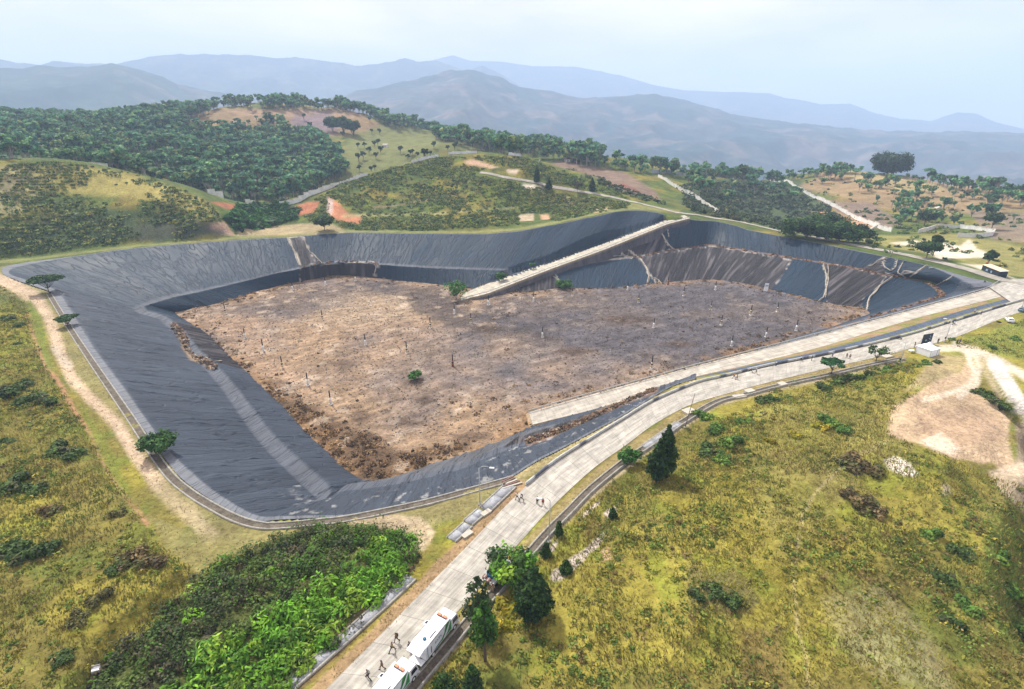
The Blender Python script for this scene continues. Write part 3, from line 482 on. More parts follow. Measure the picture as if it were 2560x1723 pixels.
LAY((.17, .20, .04), [(2420, 850), (2560, 800), (2700, 800), (2700, 960), (2560, 900), (2480, 880)], 6, 6, (60, 330), .8, 4, 36)
terrain = mesh_np('ground', GP, gridF(NR_, NA), M_GROUND, gc, None, True); struct(terrain)
tbvh_step = 2
_i = np.arange(NR_*NA).reshape(NR_, NA)[::2, ::2]; _v = GP[_i.ravel()]
terr_tree = BVHTree.FromPolygons([tuple(v) for v in _v.tolist()], gridF(*_i.shape).tolist())
def thit(px, py):
    h = hit(px, py, terr_tree); return h
def hz(x, y): return float(height(np.array([x]), np.array([y]))[0])
#@@MOUNTAINS
# ------------------------------------------------------------------ mountains
M_HILL = mat('hill', attr=True, rough=.95, nscale=.02, nscale2=.004, namp=.35, spec=.05)
def mountain(name, crest, r0, r1, rfront, zfront, seed, cols3, rough_=1.0, n_c=520, n_r=110):
    c = np.array(crest, float); p = np.linspace(c[0, 0], c[-1, 0], n_c); yy = np.interp(p, c[:, 0], c[:, 1])
    rc = np.interp(p, [c[0, 0], c[-1, 0]], [r0, r1])
    top = np.array([PR(a, b, r_) for a, b, r_ in zip(p, yy, rc)]); a_ = np.arctan2(top[:, 0], top[:, 1])
    V = []; t1 = np.linspace(0, 1, n_r); t2 = np.linspace(0, 1, 14)[1:]
    for t in t1:
        r_ = rfront+(rc-rfront)*t; x = np.sin(a_)*r_; y = np.cos(a_)*r_
        prof = t**1.25; z = zfront+(top[:, 2]-zfront)*prof
        amp = rough_*(rc*.03)*np.sin(math.pi*np.clip(t, 0, 1))**.8
        rd = 1-np.abs(2*fbm(x/900, y/900, seed, 5)-1); z = z+amp*(rd-.75)*1.2+amp*.4*(fbm(x/250, y/250, seed+5, 3)-.5)
        V.append(np.stack([x, y, z], 1))
    jit = (fbm(top[:, 0]/90, top[:, 1]/90, seed+9, 4)-.5)*rc*.004*rough_
    V[-1][:, 2] += jit
    for t in t2:
        r_ = rc*(1+.35*t); x = np.sin(a_)*r_; y = np.cos(a_)*r_; z = top[:, 2]-(top[:, 2]-zfront)*t**.8*.9+jit*(1-t); V.append(np.stack([x, y, z], 1))
    V = np.array(V); sh = V.shape[:2]; V = V.reshape(-1, 3)
    m1 = fbm(V[:, 0]/380, V[:, 1]/380, seed+20, 4)[:, None]; m2 = fbm(V[:, 0]/120, V[:, 1]/120, seed+21, 4)[:, None]; m3 = fbm(V[:, 0]/45, V[:, 1]/45, seed+22, 3)[:, None]
    k = [np.array(q) for q in cols3]; cc = k[0]+(k[1]-k[0])*sstep(.42, .62, m1)+(k[2]-k[0])*sstep(.55, .70, m2); cc = cc*(.6+.8*m3)
    return struct(mesh_np(name, V, gridF(*sh), M_HILL, cc, None, True))
HC = [(.022, .045, .048), (.055, .065, .062), (.10, .085, .08)]; HG = [(.03, .05, .04), (.05, .07, .05), (.09, .085, .07)]
CENTER = [(500, 330), (700, 290), (800, 250), (865, 237), (894, 224), (942, 220), (998, 205), (1053, 196), (1087, 185), (1131, 176), (1164, 174), (1201, 180), (1257, 196), (1294, 215), (1386, 229), (1460, 248), (1516, 242), (1590, 237), (1645, 237), (1710, 250), (1774, 267), (1829, 285), (1922, 298), (2070, 318), (2181, 326), (2329, 328), (2560, 333), (2900, 340)]
mountain('hill', CENTER, 3900, 5600, 1800, -300, 400, HC, 1.5)
mountain('hill', [(-500, 170), (-100, 150), (0, 172), (60, 170), (96, 163), (148, 167), (222, 167), (277, 157), (314, 165), (351, 174), (407, 192), (444, 211), (518, 226), (592, 237), (700, 262), (900, 320)], 4300, 4300, 1800, -150, 430, HG)
mountain('hill', [(-500, 140), (0, 147), (37, 155), (104, 161), (130, 152), (222, 160), (290, 158), (333, 152), (370, 142), (407, 137), (444, 135), (592, 136), (684, 146), (740, 142), (860, 159), (887, 166), (961, 157), (1013, 146), (1050, 154), (1090, 152), (1124, 163), (1165, 180), (1205, 163), (1257, 189), (1350, 250)], 7000, 7000, 4300, -200, 460, HG)
mountain('hill', [(700, 220), (1000, 170), (1090, 148), (1131, 138), (1175, 152), (1257, 155), (1331, 165), (1442, 167), (1553, 189), (1627, 211), (1710, 226), (1811, 230), (1922, 233), (1959, 244), (2014, 252), (2051, 261), (2125, 259), (2181, 281), (2255, 298), (2329, 302), (2395, 280), (2440, 285), (2495, 307), (2560, 322), (2900, 330)], 9200, 9200, 6500, -300, 490, HG, .5)
# outer ground sheet to the horizon
m_ = 20; ga = np.radians(np.linspace(0, 360, 97)); gr_ = np.array([13.5, 60, 300, 1000, 1700, 3000, 6000, 9000, 13400]); AZ2, R2 = np.meshgrid(ga, gr_)
zo = np.where(R2 < 60, -1.0, np.where(R2 < 1700, -45, -340)); struct(mesh_np('ground_plain', np.stack([np.sin(AZ2)*R2, np.cos(AZ2)*R2, zo], -1).reshape(-1, 3), gridF(*AZ2.shape), M_HILL, np.tile(np.array([.07, .08, .045]), (AZ2.size, 1)), None, True))
# air
hb = bpy.data.meshes.new('haze'); bm = bmesh.new(); bmesh.ops.create_cube(bm, size=1, matrix=Matrix.Translation((0, 0, 375))@Matrix.Diagonal((27000, 27000, 1450, 1))); bm.to_mesh(hb); bm.free()
ho = bpy.data.objects.new('haze', hb); COL.objects.link(ho); ho['kind'] = 'stuff'
hm = bpy.data.materials.new('haze'); hm.use_nodes = True; t = hm.node_tree; t.nodes.clear(); o_ = t.nodes.new('ShaderNodeOutputMaterial'); pv = t.nodes.new('ShaderNodeVolumePrincipled')
pv.inputs['Color'].default_value = (.56, .73, 1, 1); pv.inputs['Density'].default_value = .00020; pv.inputs['Anisotropy'].default_value = .0
t.links.new(pv.outputs[0], o_.inputs['Volume']); hb.materials.append(hm)
# ------------------------------------------------------------------ pit floor
bx0, bx1, by0, by1 = Ff[:, 0].min()-4, Ff[:, 0].max()+4, Ff[:, 1].min()-4, Ff[:, 1].max()+4
stp = .8; fx = np.arange(bx0, bx1, stp); fy = np.arange(by0, by1, stp); FX, FY = np.meshgrid(fx, fy); fx_, fy_ = FX.ravel(), FY.ravel()
FPOLY = np.vstack([Ff[:, :2], [P(1740, 915, -20)[:2], P(1525, 974, -20)[:2], P(1325, 1045, -20)[:2]]])
# the floor runs on under the foot of the liner and of the ramps
n_near = 25*SUB; ramp_part = [P(1885, 872, -20)[:2], P(1740, 912, -20)[:2], P(1639, 945, -20)[:2], P(1525, 980, -20)[:2], P(1422, 1010, -20)[:2], P(1321, 1040, -20)[:2]]
kk = int(np.argmin(np.linalg.norm(Ff[:n_near, :2]-P(1332, 1066, -20)[:2], axis=1)))
FLOOR_POLY = np.vstack([Ff[kk:, :2], ramp_part])
fsd = sdist(fx_, fy_, FLOOR_POLY)
fz_ = FZ+(fbm(fx_/16, fy_/16, 600)-.5)*1.0+(fbm(fx_/2.2, fy_/2.2, 610, 3)-.5)*.5
fz_ = np.where(fsd > -2, np.minimum(fz_, FZ+.1), fz_)
fp = np.stack([fx_, fy_, fz_], 1); fpx, fpy = proj(fp)
a1 = fbm(fx_/30, fy_/30, 620)[:, None]; a2 = fbm(fx_/6, fy_/6, 630)[:, None]; a3 = fbm(fx_/1.5, fy_/1.5, 640, 3)[:, None]
tan = np.array([.30, .21, .135]); gry = np.array([.135, .122, .128]); drk = np.array([.075, .068, .072]); lt = np.array([.40, .32, .24])
wtan = sstep(200, -160, (fpx-1150)*.55+(fpy-860)*-1.1)[:, None]   # placeholder weight, replaced by world mix below
wx = sstep(60, -70, fx_-20)[:, None]*.75+sstep(175, 120, fy_)[:, None]*.4; wtan = np.clip(wx+(a1-.45)*2.0, 0, 1)
fc_ = gry*(1-wtan)+tan*wtan
def fpaint(c, poly, amp, soft, k, seed, line=None):
    global fc_
    d = sdist(fpx, fpy, poly, line is None)-(line or 0)+(fbm(fx_/7, fy_/7, 650+seed, 4)-.5)*2*amp; mk = (sstep(soft, -soft, d)*k)[:, None]; fc_ = fc_*(1-mk)+np.asarray(c)*mk
fpaint((.06, .055, .06), [(900, 700), (1100, 720), (1180, 780), (1400, 800), (1350, 850), (1150, 830), (1000, 770)], 25, 20, .75, 1)
fpaint((.085, .078, .085), [(1200, 745), (1800, 710), (2100, 770), (1950, 880), (1700, 920), (1400, 860), (1200, 800)], 34, 25, .62, 2)
fpaint((.075, .068, .075), [(560, 780), (700, 730), (960, 700), (1000, 740), (700, 790), (620, 800)], 20, 15, .6, 3)
fpaint((.36, .27, .18), [(800, 760), (900, 730), (1010, 740), (1050, 790), (900, 820), (780, 800)], 20, 20, .7, 4)
fpaint((.34, .235, .155), [(520, 800), (640, 790), (700, 900), (800, 1000), (680, 940), (560, 860)], 15, 15, .7, 5)
fpaint((.095, .06, .035), [(600, 915), (680, 960), (760, 1010), (860, 1060), (1000, 1120), (1200, 1100), (1100, 1150), (960, 1205), (880, 1195), (780, 1110), (700, 1020), (620, 950)], 20, 14, .85, 6)
for i, (ex, ey, rx, ry) in enumerate([(700, 965, 35, 18), (855, 910, 30, 10), (900, 1040, 50, 20), (1005, 1055, 40, 16), (1045, 955, 40, 16), (1060, 1000, 30, 10), (1170, 1090, 60, 12), (1340, 842, 24, 6), (1430, 880, 60, 14), (1560, 800, 70, 12), (1700, 860, 50, 10), (1220, 820, 40, 14), (760, 720, 30, 6)]):
    fpaint((.075, .05, .035), [(ex-rx, ey), (ex, ey-ry), (ex+rx, ey), (ex, ey+ry)], 8, 9, .75, 10+i)
ed = sstep(-7, -1, fsd+(a2[:, 0]-.5)*9)[:, None]*sstep(.35, .6, fbm(fx_/9, fy_/9, 670))[:, None]; fc_ = fc_*(1-ed*.8)+np.array([.26, .155, .075])*ed*.8
fc_ = fc_*.86; fc_ = fc_*(1-sstep(.60, .72, a2)*.6)+lt*sstep(.60, .72, a2)*.6*wtan+drk*sstep(.60, .72, a2)*.6*(1-wtan); strk = fbm((fx_*.8+fy_*.5)/7, (fy_*.8-fx_*.5)/1.6, 680, 4)[:, None]; fc_ = fc_*(.6+.8*a3)*(.62+.76*strk)
keep = fsd < 2.5; F_ = gridF(*FX.shape); F_ = F_[keep[F_].all(1)]; used = np.unique(F_); rem = -np.ones(len(fp), int); rem[used] = np.arange(len(used))
struct(mesh_np('pit_floor', fp[used], rem[F_], M_FLOOR, fc_[used], None, True))
def floor_z(x, y): return FZ+(fbm(x/16, y/16, 600)-.5)*1.0+(fbm(x/2.2, y/2.2, 610, 3)-.5)*.5
# ------------------------------------------------------------------ ribbons: roads, ramps, drains
def ribbon(name, L_, R_, material, n=200, m=6, dz=0, drape=None, col=None, crown=0, parent=None):
    a = resamp(L_, n); b = resamp(R_, n); t = np.linspace(0, 1, m)[:, None, None]; G = a[None]*(1-t)+b[None]*t
    if drape: G[..., 2] = drape(G[..., 0], G[..., 1])
    G[..., 2] += dz
    mid = (a+b)/2; u = np.r_[0, np.cumsum(np.linalg.norm(np.diff(mid, axis=0), axis=1))]; wd = np.linalg.norm(a-b, axis=1).mean()
    UV = np.stack([np.broadcast_to(u, (m, n)), np.broadcast_to(t[:, :, 0]*wd, (m, n))], -1)
    return mesh_np(name, G.reshape(-1, 3), gridF(m, n), material, col, UV.reshape(-1, 2), False, parent)
def offset(line, d):
    """offset a 3-D polyline sideways in plan (positive = right of travel)"""
    p = np.asarray(line, float); t = np.gradient(p[:, :2], axis=0); t /= np.linalg.norm(t, axis=1)[:, None]+1e-9
    q = p.copy(); q[:, 0] += t[:, 1]*d; q[:, 1] -= t[:, 0]*d; return q
rl = np.vstack([smooth(W(RO_L)[::-1], 6)[:-1], smooth(W(RO_Lf), 6)]); rr_ = smooth(W(RO_R)[::-1], 6)
struct(ribbon('main_road', rl, rr_, M_ROAD, 260, 8, .02))
def sweep_box(name, line, w_, h, material, parent=None, z0=-.3, n=None, col=None):
    """solid strip with rectangular section along a polyline"""
    line = resamp(line, n or max(8, int(plen(line)/1.5))); a = offset(line, -w_/2); b = offset(line, w_/2)
    V = []; 
    for q, z in ((a, z0), (a, h), (b, h), (b, z0)): 
        q = q.copy(); q[:, 2] += z; V.append(q)
    V.append(V[0]); V = np.array(V); N_ = len(line); F = gridF(5, N_); V = V.reshape(-1, 3)
    F = np.vstack([F, [[0, N_, 2*N_, 3*N_]], [[N_-1, 2*N_-1, 3*N_-1, 4*N_-1][::-1]]])
    u = np.r_[0, np.cumsum(np.linalg.norm(np.diff(line, axis=0), axis=1))]; UV = np.stack([np.tile(u, 5), np.repeat(np.arange(5)*.4, N_)], 1)
    return mesh_np(name, V, F, material, col, UV, False, parent)
#@@RAMPS
def torn_edge(pl, wd, seed):
    wd = wd*.62; q = [hit(*p) for p in resamp(np.array(pl, float), max(8, int(plen(np.array(pl, float))/2.2)))]; q = np.array([a_ for a_ in q if a_ is not None])
    if len(q) < 4: return
    q = resamp(q, max(12, int(plen(q)/.7))); t_ = np.gradient(q, axis=0); t_ /= np.linalg.norm(t_, axis=1)[:, None]; n_ = np.array([0, -.5, .86]); sd_ = np.cross(t_, n_); sd_ /= np.linalg.norm(sd_, axis=1)[:, None]; k_ = np.arange(len(q)); wv_ = wd*(.35+1.1*fbm(k_/5, k_*0+seed, 500+seed, 3))*np.sin(np.clip(k_/len(q), .04, .96)*math.pi)**.4
    off_ = (fbm(k_/9, k_*0+seed, 520+seed)-.5)[:, None]*wd*1.6; G_ = []
    for a_, hh_ in ((-.5, .02), (-.3, .28), (0, .40), (.3, .26), (.5, .02)): G_.append(q+sd_*(a_*wv_[:, None]+off_)+n_*(hh_+.15))
    G_ = np.array(G_); c_ = np.tile(np.array([.38, .34, .28]), (G_.shape[0]*G_.shape[1], 1))*(.55+.7*fbm(G_[..., 0].ravel()/1.2, G_[..., 1].ravel()/1.2, 530))[:, None]; struct(mesh_np('torn_edge', G_.reshape(-1, 3), gridF(*G_.shape[:2]), M_GROUND, c_, None, True))
for i_, (pl, wd) in enumerate([([(719, 594), (737, 630), (750, 664)], 1.6), ([(757, 592), (776, 630), (806, 660)], 1.2), ([(1600, 646), (1613, 666), (1623, 690), (1617, 714)], 1.7), ([(1623, 690), (1645, 700), (1654, 710)], 1.1), ([(1649, 575), (1662, 600), (1684, 624)], 1.5), ([(1658, 567), (1668, 572), (1672, 594)], .9), ([(1387, 684), (1398, 704), (1412, 724)], 1.3), ([(2058, 660), (2066, 690), (2066, 720), (2060, 745), (2040, 755)], 1.6), ([(2070, 662), (2070, 700), (2062, 745)], .9), ([(2230, 694), (2200, 715), (2175, 740), (2166, 778)], 1.5), ([(1545, 620), (1560, 638), (1582, 646)], 1.3), ([(1562, 616), (1580, 632), (1598, 645)], 1.3), ([(2280, 692), (2300, 677), (2318, 664)], 2.2), ([(2338, 714), (2362, 702), (2384, 690)], 1.2), ([(2241, 650), (2237, 668), (2226, 677), (2212, 668), (2207, 655)], .9), ([(2258, 656), (2250, 668), (2244, 682), (2264, 694)], 1.2), ([(2186, 660), (2200, 650), (2214, 645)], 1.4), ([(2168, 668), (2186, 660)], 1.2), ([(935, 657), (942, 668), (936, 690)], 1.1), ([(2320, 672), (2340, 668)], 1.0), ([(1500, 598+45), (1560, 640)], .6), ([(534, 905), (555, 903)], .9)]): torn_edge(pl, wd, i_)
M_RAMP = road_material('ramp_concrete', (.44, .42, .36), (4.5, 2.6))
struct(ribbon('ramp_road', ra, rb, M_RAMP, 120, 5, .05))
def skirt(name, line, out, drop, run, c, seed=0, n=160, k=7, parent=None):
    l = resamp(line, n); o = resamp(out, n); d = l-o; d[:, 2] = 0; d /= np.linalg.norm(d, axis=1)[:, None]+1e-9
    G = []; 
    for t_ in np.linspace(0, 1, k):
        q = l+d*run*t_; q[:, 2] -= drop*t_; G.append(q)
    G = np.array(G); G[1:, :, 2] += (fbm(G[1:, :, 0]/2, G[1:, :, 1]/2, 700+seed)-.5)*.4
    u = np.r_[0, np.cumsum(np.linalg.norm(np.diff(l, axis=0), axis=1))]; UV = np.stack([np.broadcast_to(u, (k, n)), np.broadcast_to(np.linspace(0, drop*1.4, k)[:, None], (k, n))], -1)
    cc = np.tile(np.array(c), (k*n, 1))*(.5+fbm(UV[..., 0].ravel()/2, UV[..., 1].ravel()/10, 710+seed))[:, None]
    ed_ = (np.arange(k*n) < n)[:, None]; cc = np.where(ed_, np.array([.30, .24, .16]), cc)
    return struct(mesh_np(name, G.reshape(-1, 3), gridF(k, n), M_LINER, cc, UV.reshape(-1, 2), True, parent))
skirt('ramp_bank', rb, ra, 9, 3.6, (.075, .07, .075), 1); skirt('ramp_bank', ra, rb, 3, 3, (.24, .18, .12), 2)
# ramp along the near side
R2I = [(1321, 1031, -19.4), (1422, 1002, -18.3), (1525, 974, -17), (1639, 943, -15.3), (1740, 915, -13.8), (1885, 878, -11.5), (2070, 830, -8.5), (2255, 782, -5), (2403, 741, -2), (2462, 724, -.8), (2499, 703, 0)]
R2O = [(1332, 1062, -19.4), (1472, 1027, -18), (1562, 1001, -16.6), (1648, 971, -15.3), (1740, 942, -13.8), (1885, 909, -11.5), (2070, 863, -8.5), (2255, 806, -5), (2403, 767, -2), (2480, 748, -.8), (2575, 722, 0)]
ri = smooth([P(*q) for q in R2I], 6); ro = smooth([P(*q) for q in R2O], 6)
M_RAMP2 = road_material('ramp_concrete_wide', (.42, .405, .37), (5.0, 3.8))
struct(ribbon('ramp_road', ri, ro, M_RAMP2, 200, 7, .05))
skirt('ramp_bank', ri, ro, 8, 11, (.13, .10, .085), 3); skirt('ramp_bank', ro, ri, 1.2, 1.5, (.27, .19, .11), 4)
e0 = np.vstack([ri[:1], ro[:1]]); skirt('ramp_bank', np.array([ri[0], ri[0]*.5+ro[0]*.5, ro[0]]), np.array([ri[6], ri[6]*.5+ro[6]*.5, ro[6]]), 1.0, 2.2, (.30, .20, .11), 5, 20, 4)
# bank between that ramp and the main road, with its strip of liner
kO = [(1740, 942, -13.8), (1885, 909, -11.5), (2070, 863, -8.5), (2255, 806, -5), (2403, 767, -2), (2480, 748, -.8), (2575, 722, 0)]
k1 = [(1740, 943, -9), (1885, 912, -7), (2070, 873, -4.5), (2255, 822, -2.2), (2403, 777, -.8), (2480, 757, -.3), (2590, 727, 0)]
k2 = [(1740, 944.5, -1), (1885, 919, -.8), (2070, 881, -.7), (2255, 834, -.5), (2403, 789, -.3), (2480, 766, -.15), (2610, 734, 0)]
k3 = [(1740, 951, .05), (1885, 923, .05), (2070, 884, .05), (2255, 839, .05), (2403, 795, .05), (2480, 772, .05), (2640, 736, .05)]
K = [resamp(smooth([P(*q) for q in k], 6), 220) for k in (kO, k1, k2, k3)]
def loft(name, A_, B_, c, k=5, material=None, dz=0, n1=2.5, seed=0):
    G = np.array([A_+(B_-A_)*t_ for t_ in np.linspace(0, 1, k)]); G[..., 2] += dz
    cc = np.tile(np.array(c), (G.shape[0]*G.shape[1], 1)); X = G.reshape(-1, 3); q = fbm(X[:, 0]/n1, X[:, 1]/n1, 720+seed)[:, None]
    if material is None: cc = cc*(1-sstep(.45, .6, q))+np.array([.16, .17, .04])*sstep(.45, .6, q)
    u = np.r_[0, np.cumsum(np.linalg.norm(np.diff(A_, axis=0), axis=1))]; UV = np.stack([np.broadcast_to(u, G.shape[:2]), np.broadcast_to(np.arange(k)[:, None]*1.5, G.shape[:2])], -1)
    return struct(mesh_np(name, X, gridF(k, G.shape[1]), material or M_GROUND, cc, UV.reshape(-1, 2), True))
loft('bank', K[0], K[1], (.25, .17, .10), 6); loft('liner_strip', K[1], K[2], (.065, .085, .12), 6, M_LINER); loft('bank', K[2], K[3], (.22, .19, .07), 4, seed=3)
# perimeter road behind the pit, draped on the hill
PR_ = [(2560, 716), (2499, 699), (2403, 670), (2255, 636), (2070, 601), (1885, 563), (1785, 546), (1700, 533), (1640, 519), (1591, 507), (1517, 491), (1443, 478), (1351, 459), (1270, 445), (1200, 432)]
pc = np.array([thit(*q) for q in PR_ if thit(*q) is not None]); pc = smooth(pc, 8); pc = resamp(pc, 240)
wv = np.interp(np.linspace(0, 1, 240), [0, .3, .45, .6, 1], [3.4, 2.6, 2.3, 1.7, 1.4])
def offv(line, d):
    t = np.gradient(line[:, :2], axis=0); t /= np.linalg.norm(t, axis=1)[:, None]; q = line.copy(); q[:, 0] += t[:, 1]*d; q[:, 1] -= t[:, 0]*d; return q
struct(ribbon('perimeter_road', offv(pc, -wv), offv(pc, wv), road_material('old_road', (.33, .32, .29), (6.0, 6.0)), 240, 5, .25, height))
struct(ribbon('junction_road', W([(2470, 716), (2520, 700), (2640, 690)]), W([(2560, 778), (2640, 760), (2760, 735)]), M_ROAD, 30, 6, .012))
#@@OBJECTS
# ------------------------------------------------------------------ small builders
class MB:
    """collects shapes and links them as one mesh object"""
    def __init__(s): s.v = []; s.f = []; s.M = Matrix()
    def add(s, vs, fs):
        k = len(s.v); s.v += [tuple(s.M@Vector(v)) for v in vs]; s.f += [tuple(i+k for i in f) for f in fs]; return s
    def box(s, c, d, rz=0, taper=1.0, bev=0):
        hx, hy, hz_ = d[0]/2, d[1]/2, d[2]/2; cs, sn = math.cos(rz), math.sin(rz); vs = []
        for z, k in ((-hz_, 1), (hz_, taper)):
            for x, y in ((-hx, -hy), (hx, -hy), (hx, hy), (-hx, hy)): x *= k; y *= k; vs.append((c[0]+x*cs-y*sn, c[1]+x*sn+y*cs, c[2]+z))
        return s.add(vs, [(3, 2, 1, 0), (4, 5, 6, 7), (0, 1, 5, 4), (1, 2, 6, 5), (2, 3, 7, 6), (3, 0, 4, 7)])
    def rbox(s, c, d, r=.06):
        """box with chamfered vertical and top edges"""
        hx, hy, hz_ = d[0]/2, d[1]/2, d[2]/2; ring = lambda k, z: [(c[0]+a*(hx-k)+(-a*r if t else 0), c[1]+b*(hy-k)+(0 if t else -b*r), c[2]+z) for a, b, t in ((1, -1, 1), (1, -1, 0), (1, 1, 0), (1, 1, 1), (-1, 1, 1), (-1, 1, 0), (-1, -1, 0), (-1, -1, 1))]
        V = ring(0, -hz_)+ring(0, hz_-r)+ring(r, hz_)
        # keep ring order counter-clockwise
        o = [0, 1, 2, 3, 4, 5, 6, 7]; F = [tuple(reversed(o)), tuple(i+16 for i in o)]
        for L in (0, 8):
            for i in range(8): j = (i+1) % 8; F.append((i+L, j+L, j+L+8, i+L+8))
        return s.add(V, F)
    def tube(s, pts, rad, n=8, cap=True):
        pts = [Vector(p) for p in pts]; rad = rad if isinstance(rad, (list, tuple)) else [rad]*len(pts); vs = []; fs = []
        for i, p in enumerate(pts):
            d = (pts[min(i+1, len(pts)-1)]-pts[max(i-1, 0)]).normalized(); u = d.orthogonal().normalized() if abs(d.z) < .95 else Vector((1, 0, 0)); u = (u-d*u.dot(d)).normalized(); w_ = d.cross(u)
            for k in range(n): a = 2*math.pi*k/n; vs.append(tuple(p+(u*math.cos(a)+w_*math.sin(a))*rad[i]))
        for i in range(len(pts)-1):
            for k in range(n): l = (k+1) % n; fs.append((i*n+k, i*n+l, i*n+n+l, i*n+n+k))
        if cap: fs += [tuple(range(n))[::-1], tuple((len(pts)-1)*n+k for k in range(n))]
        return s.add(vs, fs)
    def slab(s, pts, nrm, th):
        """flat polygon given in order, thickened along nrm"""
        n = len(pts); q = [tuple(Vector(p)+Vector(nrm)*th) for p in pts]
        return s.add(list(pts)+q, [tuple(range(n))[::-1], tuple(range(n, 2*n))]+[(i, (i+1) % n, (i+1) % n+n, i+n) for i in range(n)])
    def build(s, name, m, parent=None, smooth_=False):
        me = bpy.data.meshes.new(name); me.from_pydata(s.v, [], s.f); me.update()
        if smooth_:
            for p in me.polygons: p.use_smooth = True
        me.materials.append(m); o = bpy.data.objects.new(name, me); COL.objects.link(o)
        if parent: o.parent = parent
        return o
def empty(name, loc, rz=0, label=None, cat=None, group=None):
    o = bpy.data.objects.new(name, None); COL.objects.link(o); o.location = loc; o.rotation_euler = (0, 0, rz); o.empty_display_size = .3
    return tag(o, label, cat, group)
def dup(o, parent=None):
    c = o.copy(); COL.objects.link(c); c.parent = parent
    for ch in [q for q in KIDS.get(o.name, [])]:
        dup(ch, c)
    return c
KIDS = {}
def index_kids(root):
    KIDS[root.name] = [o for o in bpy.data.objects if o.parent == root]
    for k in KIDS[root.name]: index_kids(k)
def place(proto, used, loc, rz=0, sc=1, label=None, group=None, cat=None):
    if proto.name not in KIDS: index_kids(proto)
    o = proto if not used.get(proto.name) else dup(proto); used[proto.name] = 1
    o.location = loc; o.rotation_euler = (0, 0, rz); o.scale = (sc,)*3 if not isinstance(sc, tuple) else sc
    return tag(o, label, cat, group)
USED = {}
def g0(px, py, z=0): # ground point under a pixel near the camera, on the terrain sheet
    h = thit(px, py); return h if h is not None else P(px, py, z)
m_black = mat('black_plastic', (.012, .012, .014), .5); m_white = mat('white_paint', (.72, .73, .75), .45, nscale=.8, namp=.10, nscale2=4); m_rub = mat('rubber', (.015, .015, .015), .9)
m_steel = mat('galvanised_steel', (.42, .44, .45), .5, metal=.3); m_glass = mat('dark_glass', (.01, .012, .02), .08, spec=.8); m_rust = mat('rust_stain', (.32, .13, .05), .9, nscale=5, namp=.4)
m_pvc = mat('white_pipe', (.74, .74, .70), .6, nscale=2, namp=.18); m_cream = mat('stained_pipe', (.60, .50, .30), .7, nscale=3, namp=.3); m_wood = mat('wood_pole', (.17, .13, .10), .9, nscale=3, namp=.3)
m_green = mat('green_livery', (.03, .22, .05), .4); m_teal = mat('teal_livery', (.01, .17, .16), .4); m_orange = mat('orange_paint', (.75, .20, .09), .5); m_tank = mat('blue_tank', (.015, .13, .25), .4); m_red = mat('red_livery', (.22, .02, .03), .5)
m_brown = mat('brown_crate', (.17, .09, .08), .8, nscale=6, namp=.3); m_cloth = mat('white_canvas', (.82, .83, .86), .7, nscale=1.5, namp=.05)
ORD = lambda n: str(n)+('th' if 10 <= n % 100 <= 20 else {1: 'st', 2: 'nd', 3: 'rd'}.get(n % 10, 'th'))
# ------------------------------------------------------------------ gas vent pipes
def vent(kind):
    r = empty('vent_pipe', (0, 0, 0)); m = {'white': m_pvc, 'stained': m_cream, 'rusty': m_rust}[kind]
    MB().box((0, 0, .18), (1.1, 1.1, .36), .3, .8).build('base', m_pvc if kind != 'rusty' else m_brown, r)
    MB().tube([(0, 0, .3), (0, 0, 1.2), (0, 0, 2.4)], [.46, .36, .30], 10).build('lower_pipe', m, r, True)
    MB().tube([(0, 0, 1.45), (0, 0, 1.95)], .39, 10).build('band', m_black if kind != 'white' else m_pvc, r, True)
    MB().tube([(0, 0, 2.25), (.02, 0, 3.4), (.0, .0, 4.9)], [.21, .20, .19], 10).build('upper_pipe', m_black, r, True)
    return r
vp = {k: vent(k) for k in ('white', 'stained', 'rusty')}
VP = [(564, 784, 's'), (613, 845, 'w'), (659, 879, 'w'), (706, 919, 's'), (732, 725, 'w'), (770, 962, 'w'), (806, 799, 's'), (814, 713, 'w'), (827, 1009, 'w'), (889, 702, 'w'), (914, 862, 'w'), (1017, 881, 's'), (1076, 820, 's'), (1132, 916, 'r'), (1136, 784, 'w'), (1177, 806, 's'), (1221, 763, 'w'), (1334, 752, 'w'), (1356, 842, 'w'), (1431, 740, 's'), (1569, 724, 'w'), (1596, 755, 's'), (1634, 820, 'w'), (1629, 920, 's'), (1670, 712, 'r'), (1709, 740, 's'), (1777, 775, 's'), (1788, 725, 'w'), (1803, 812, 's'), (1829, 863, 'w'), (1876, 789, 's'), (1915, 841, 'w'), (1943, 778, 's'), (1990, 826, 'w')]
VP.sort()
kn = {'w': 'white', 's': 'stained', 'r': 'rusty'}
for i, (a, b, k) in enumerate(VP):
    p = P(a, b, -19.9); p[2] = floor_z(p[0], p[1])-.05
    place(vp[kn[k]], USED, p, RNG.uniform(0, 6), 1.0+RNG.uniform(-.06, .08), f"black topped vent pipe with {kn[k]} lower half, {ORD(i+1)} pipe from the left", 'vent pipes standing on the pit floor', 'vent pipe')
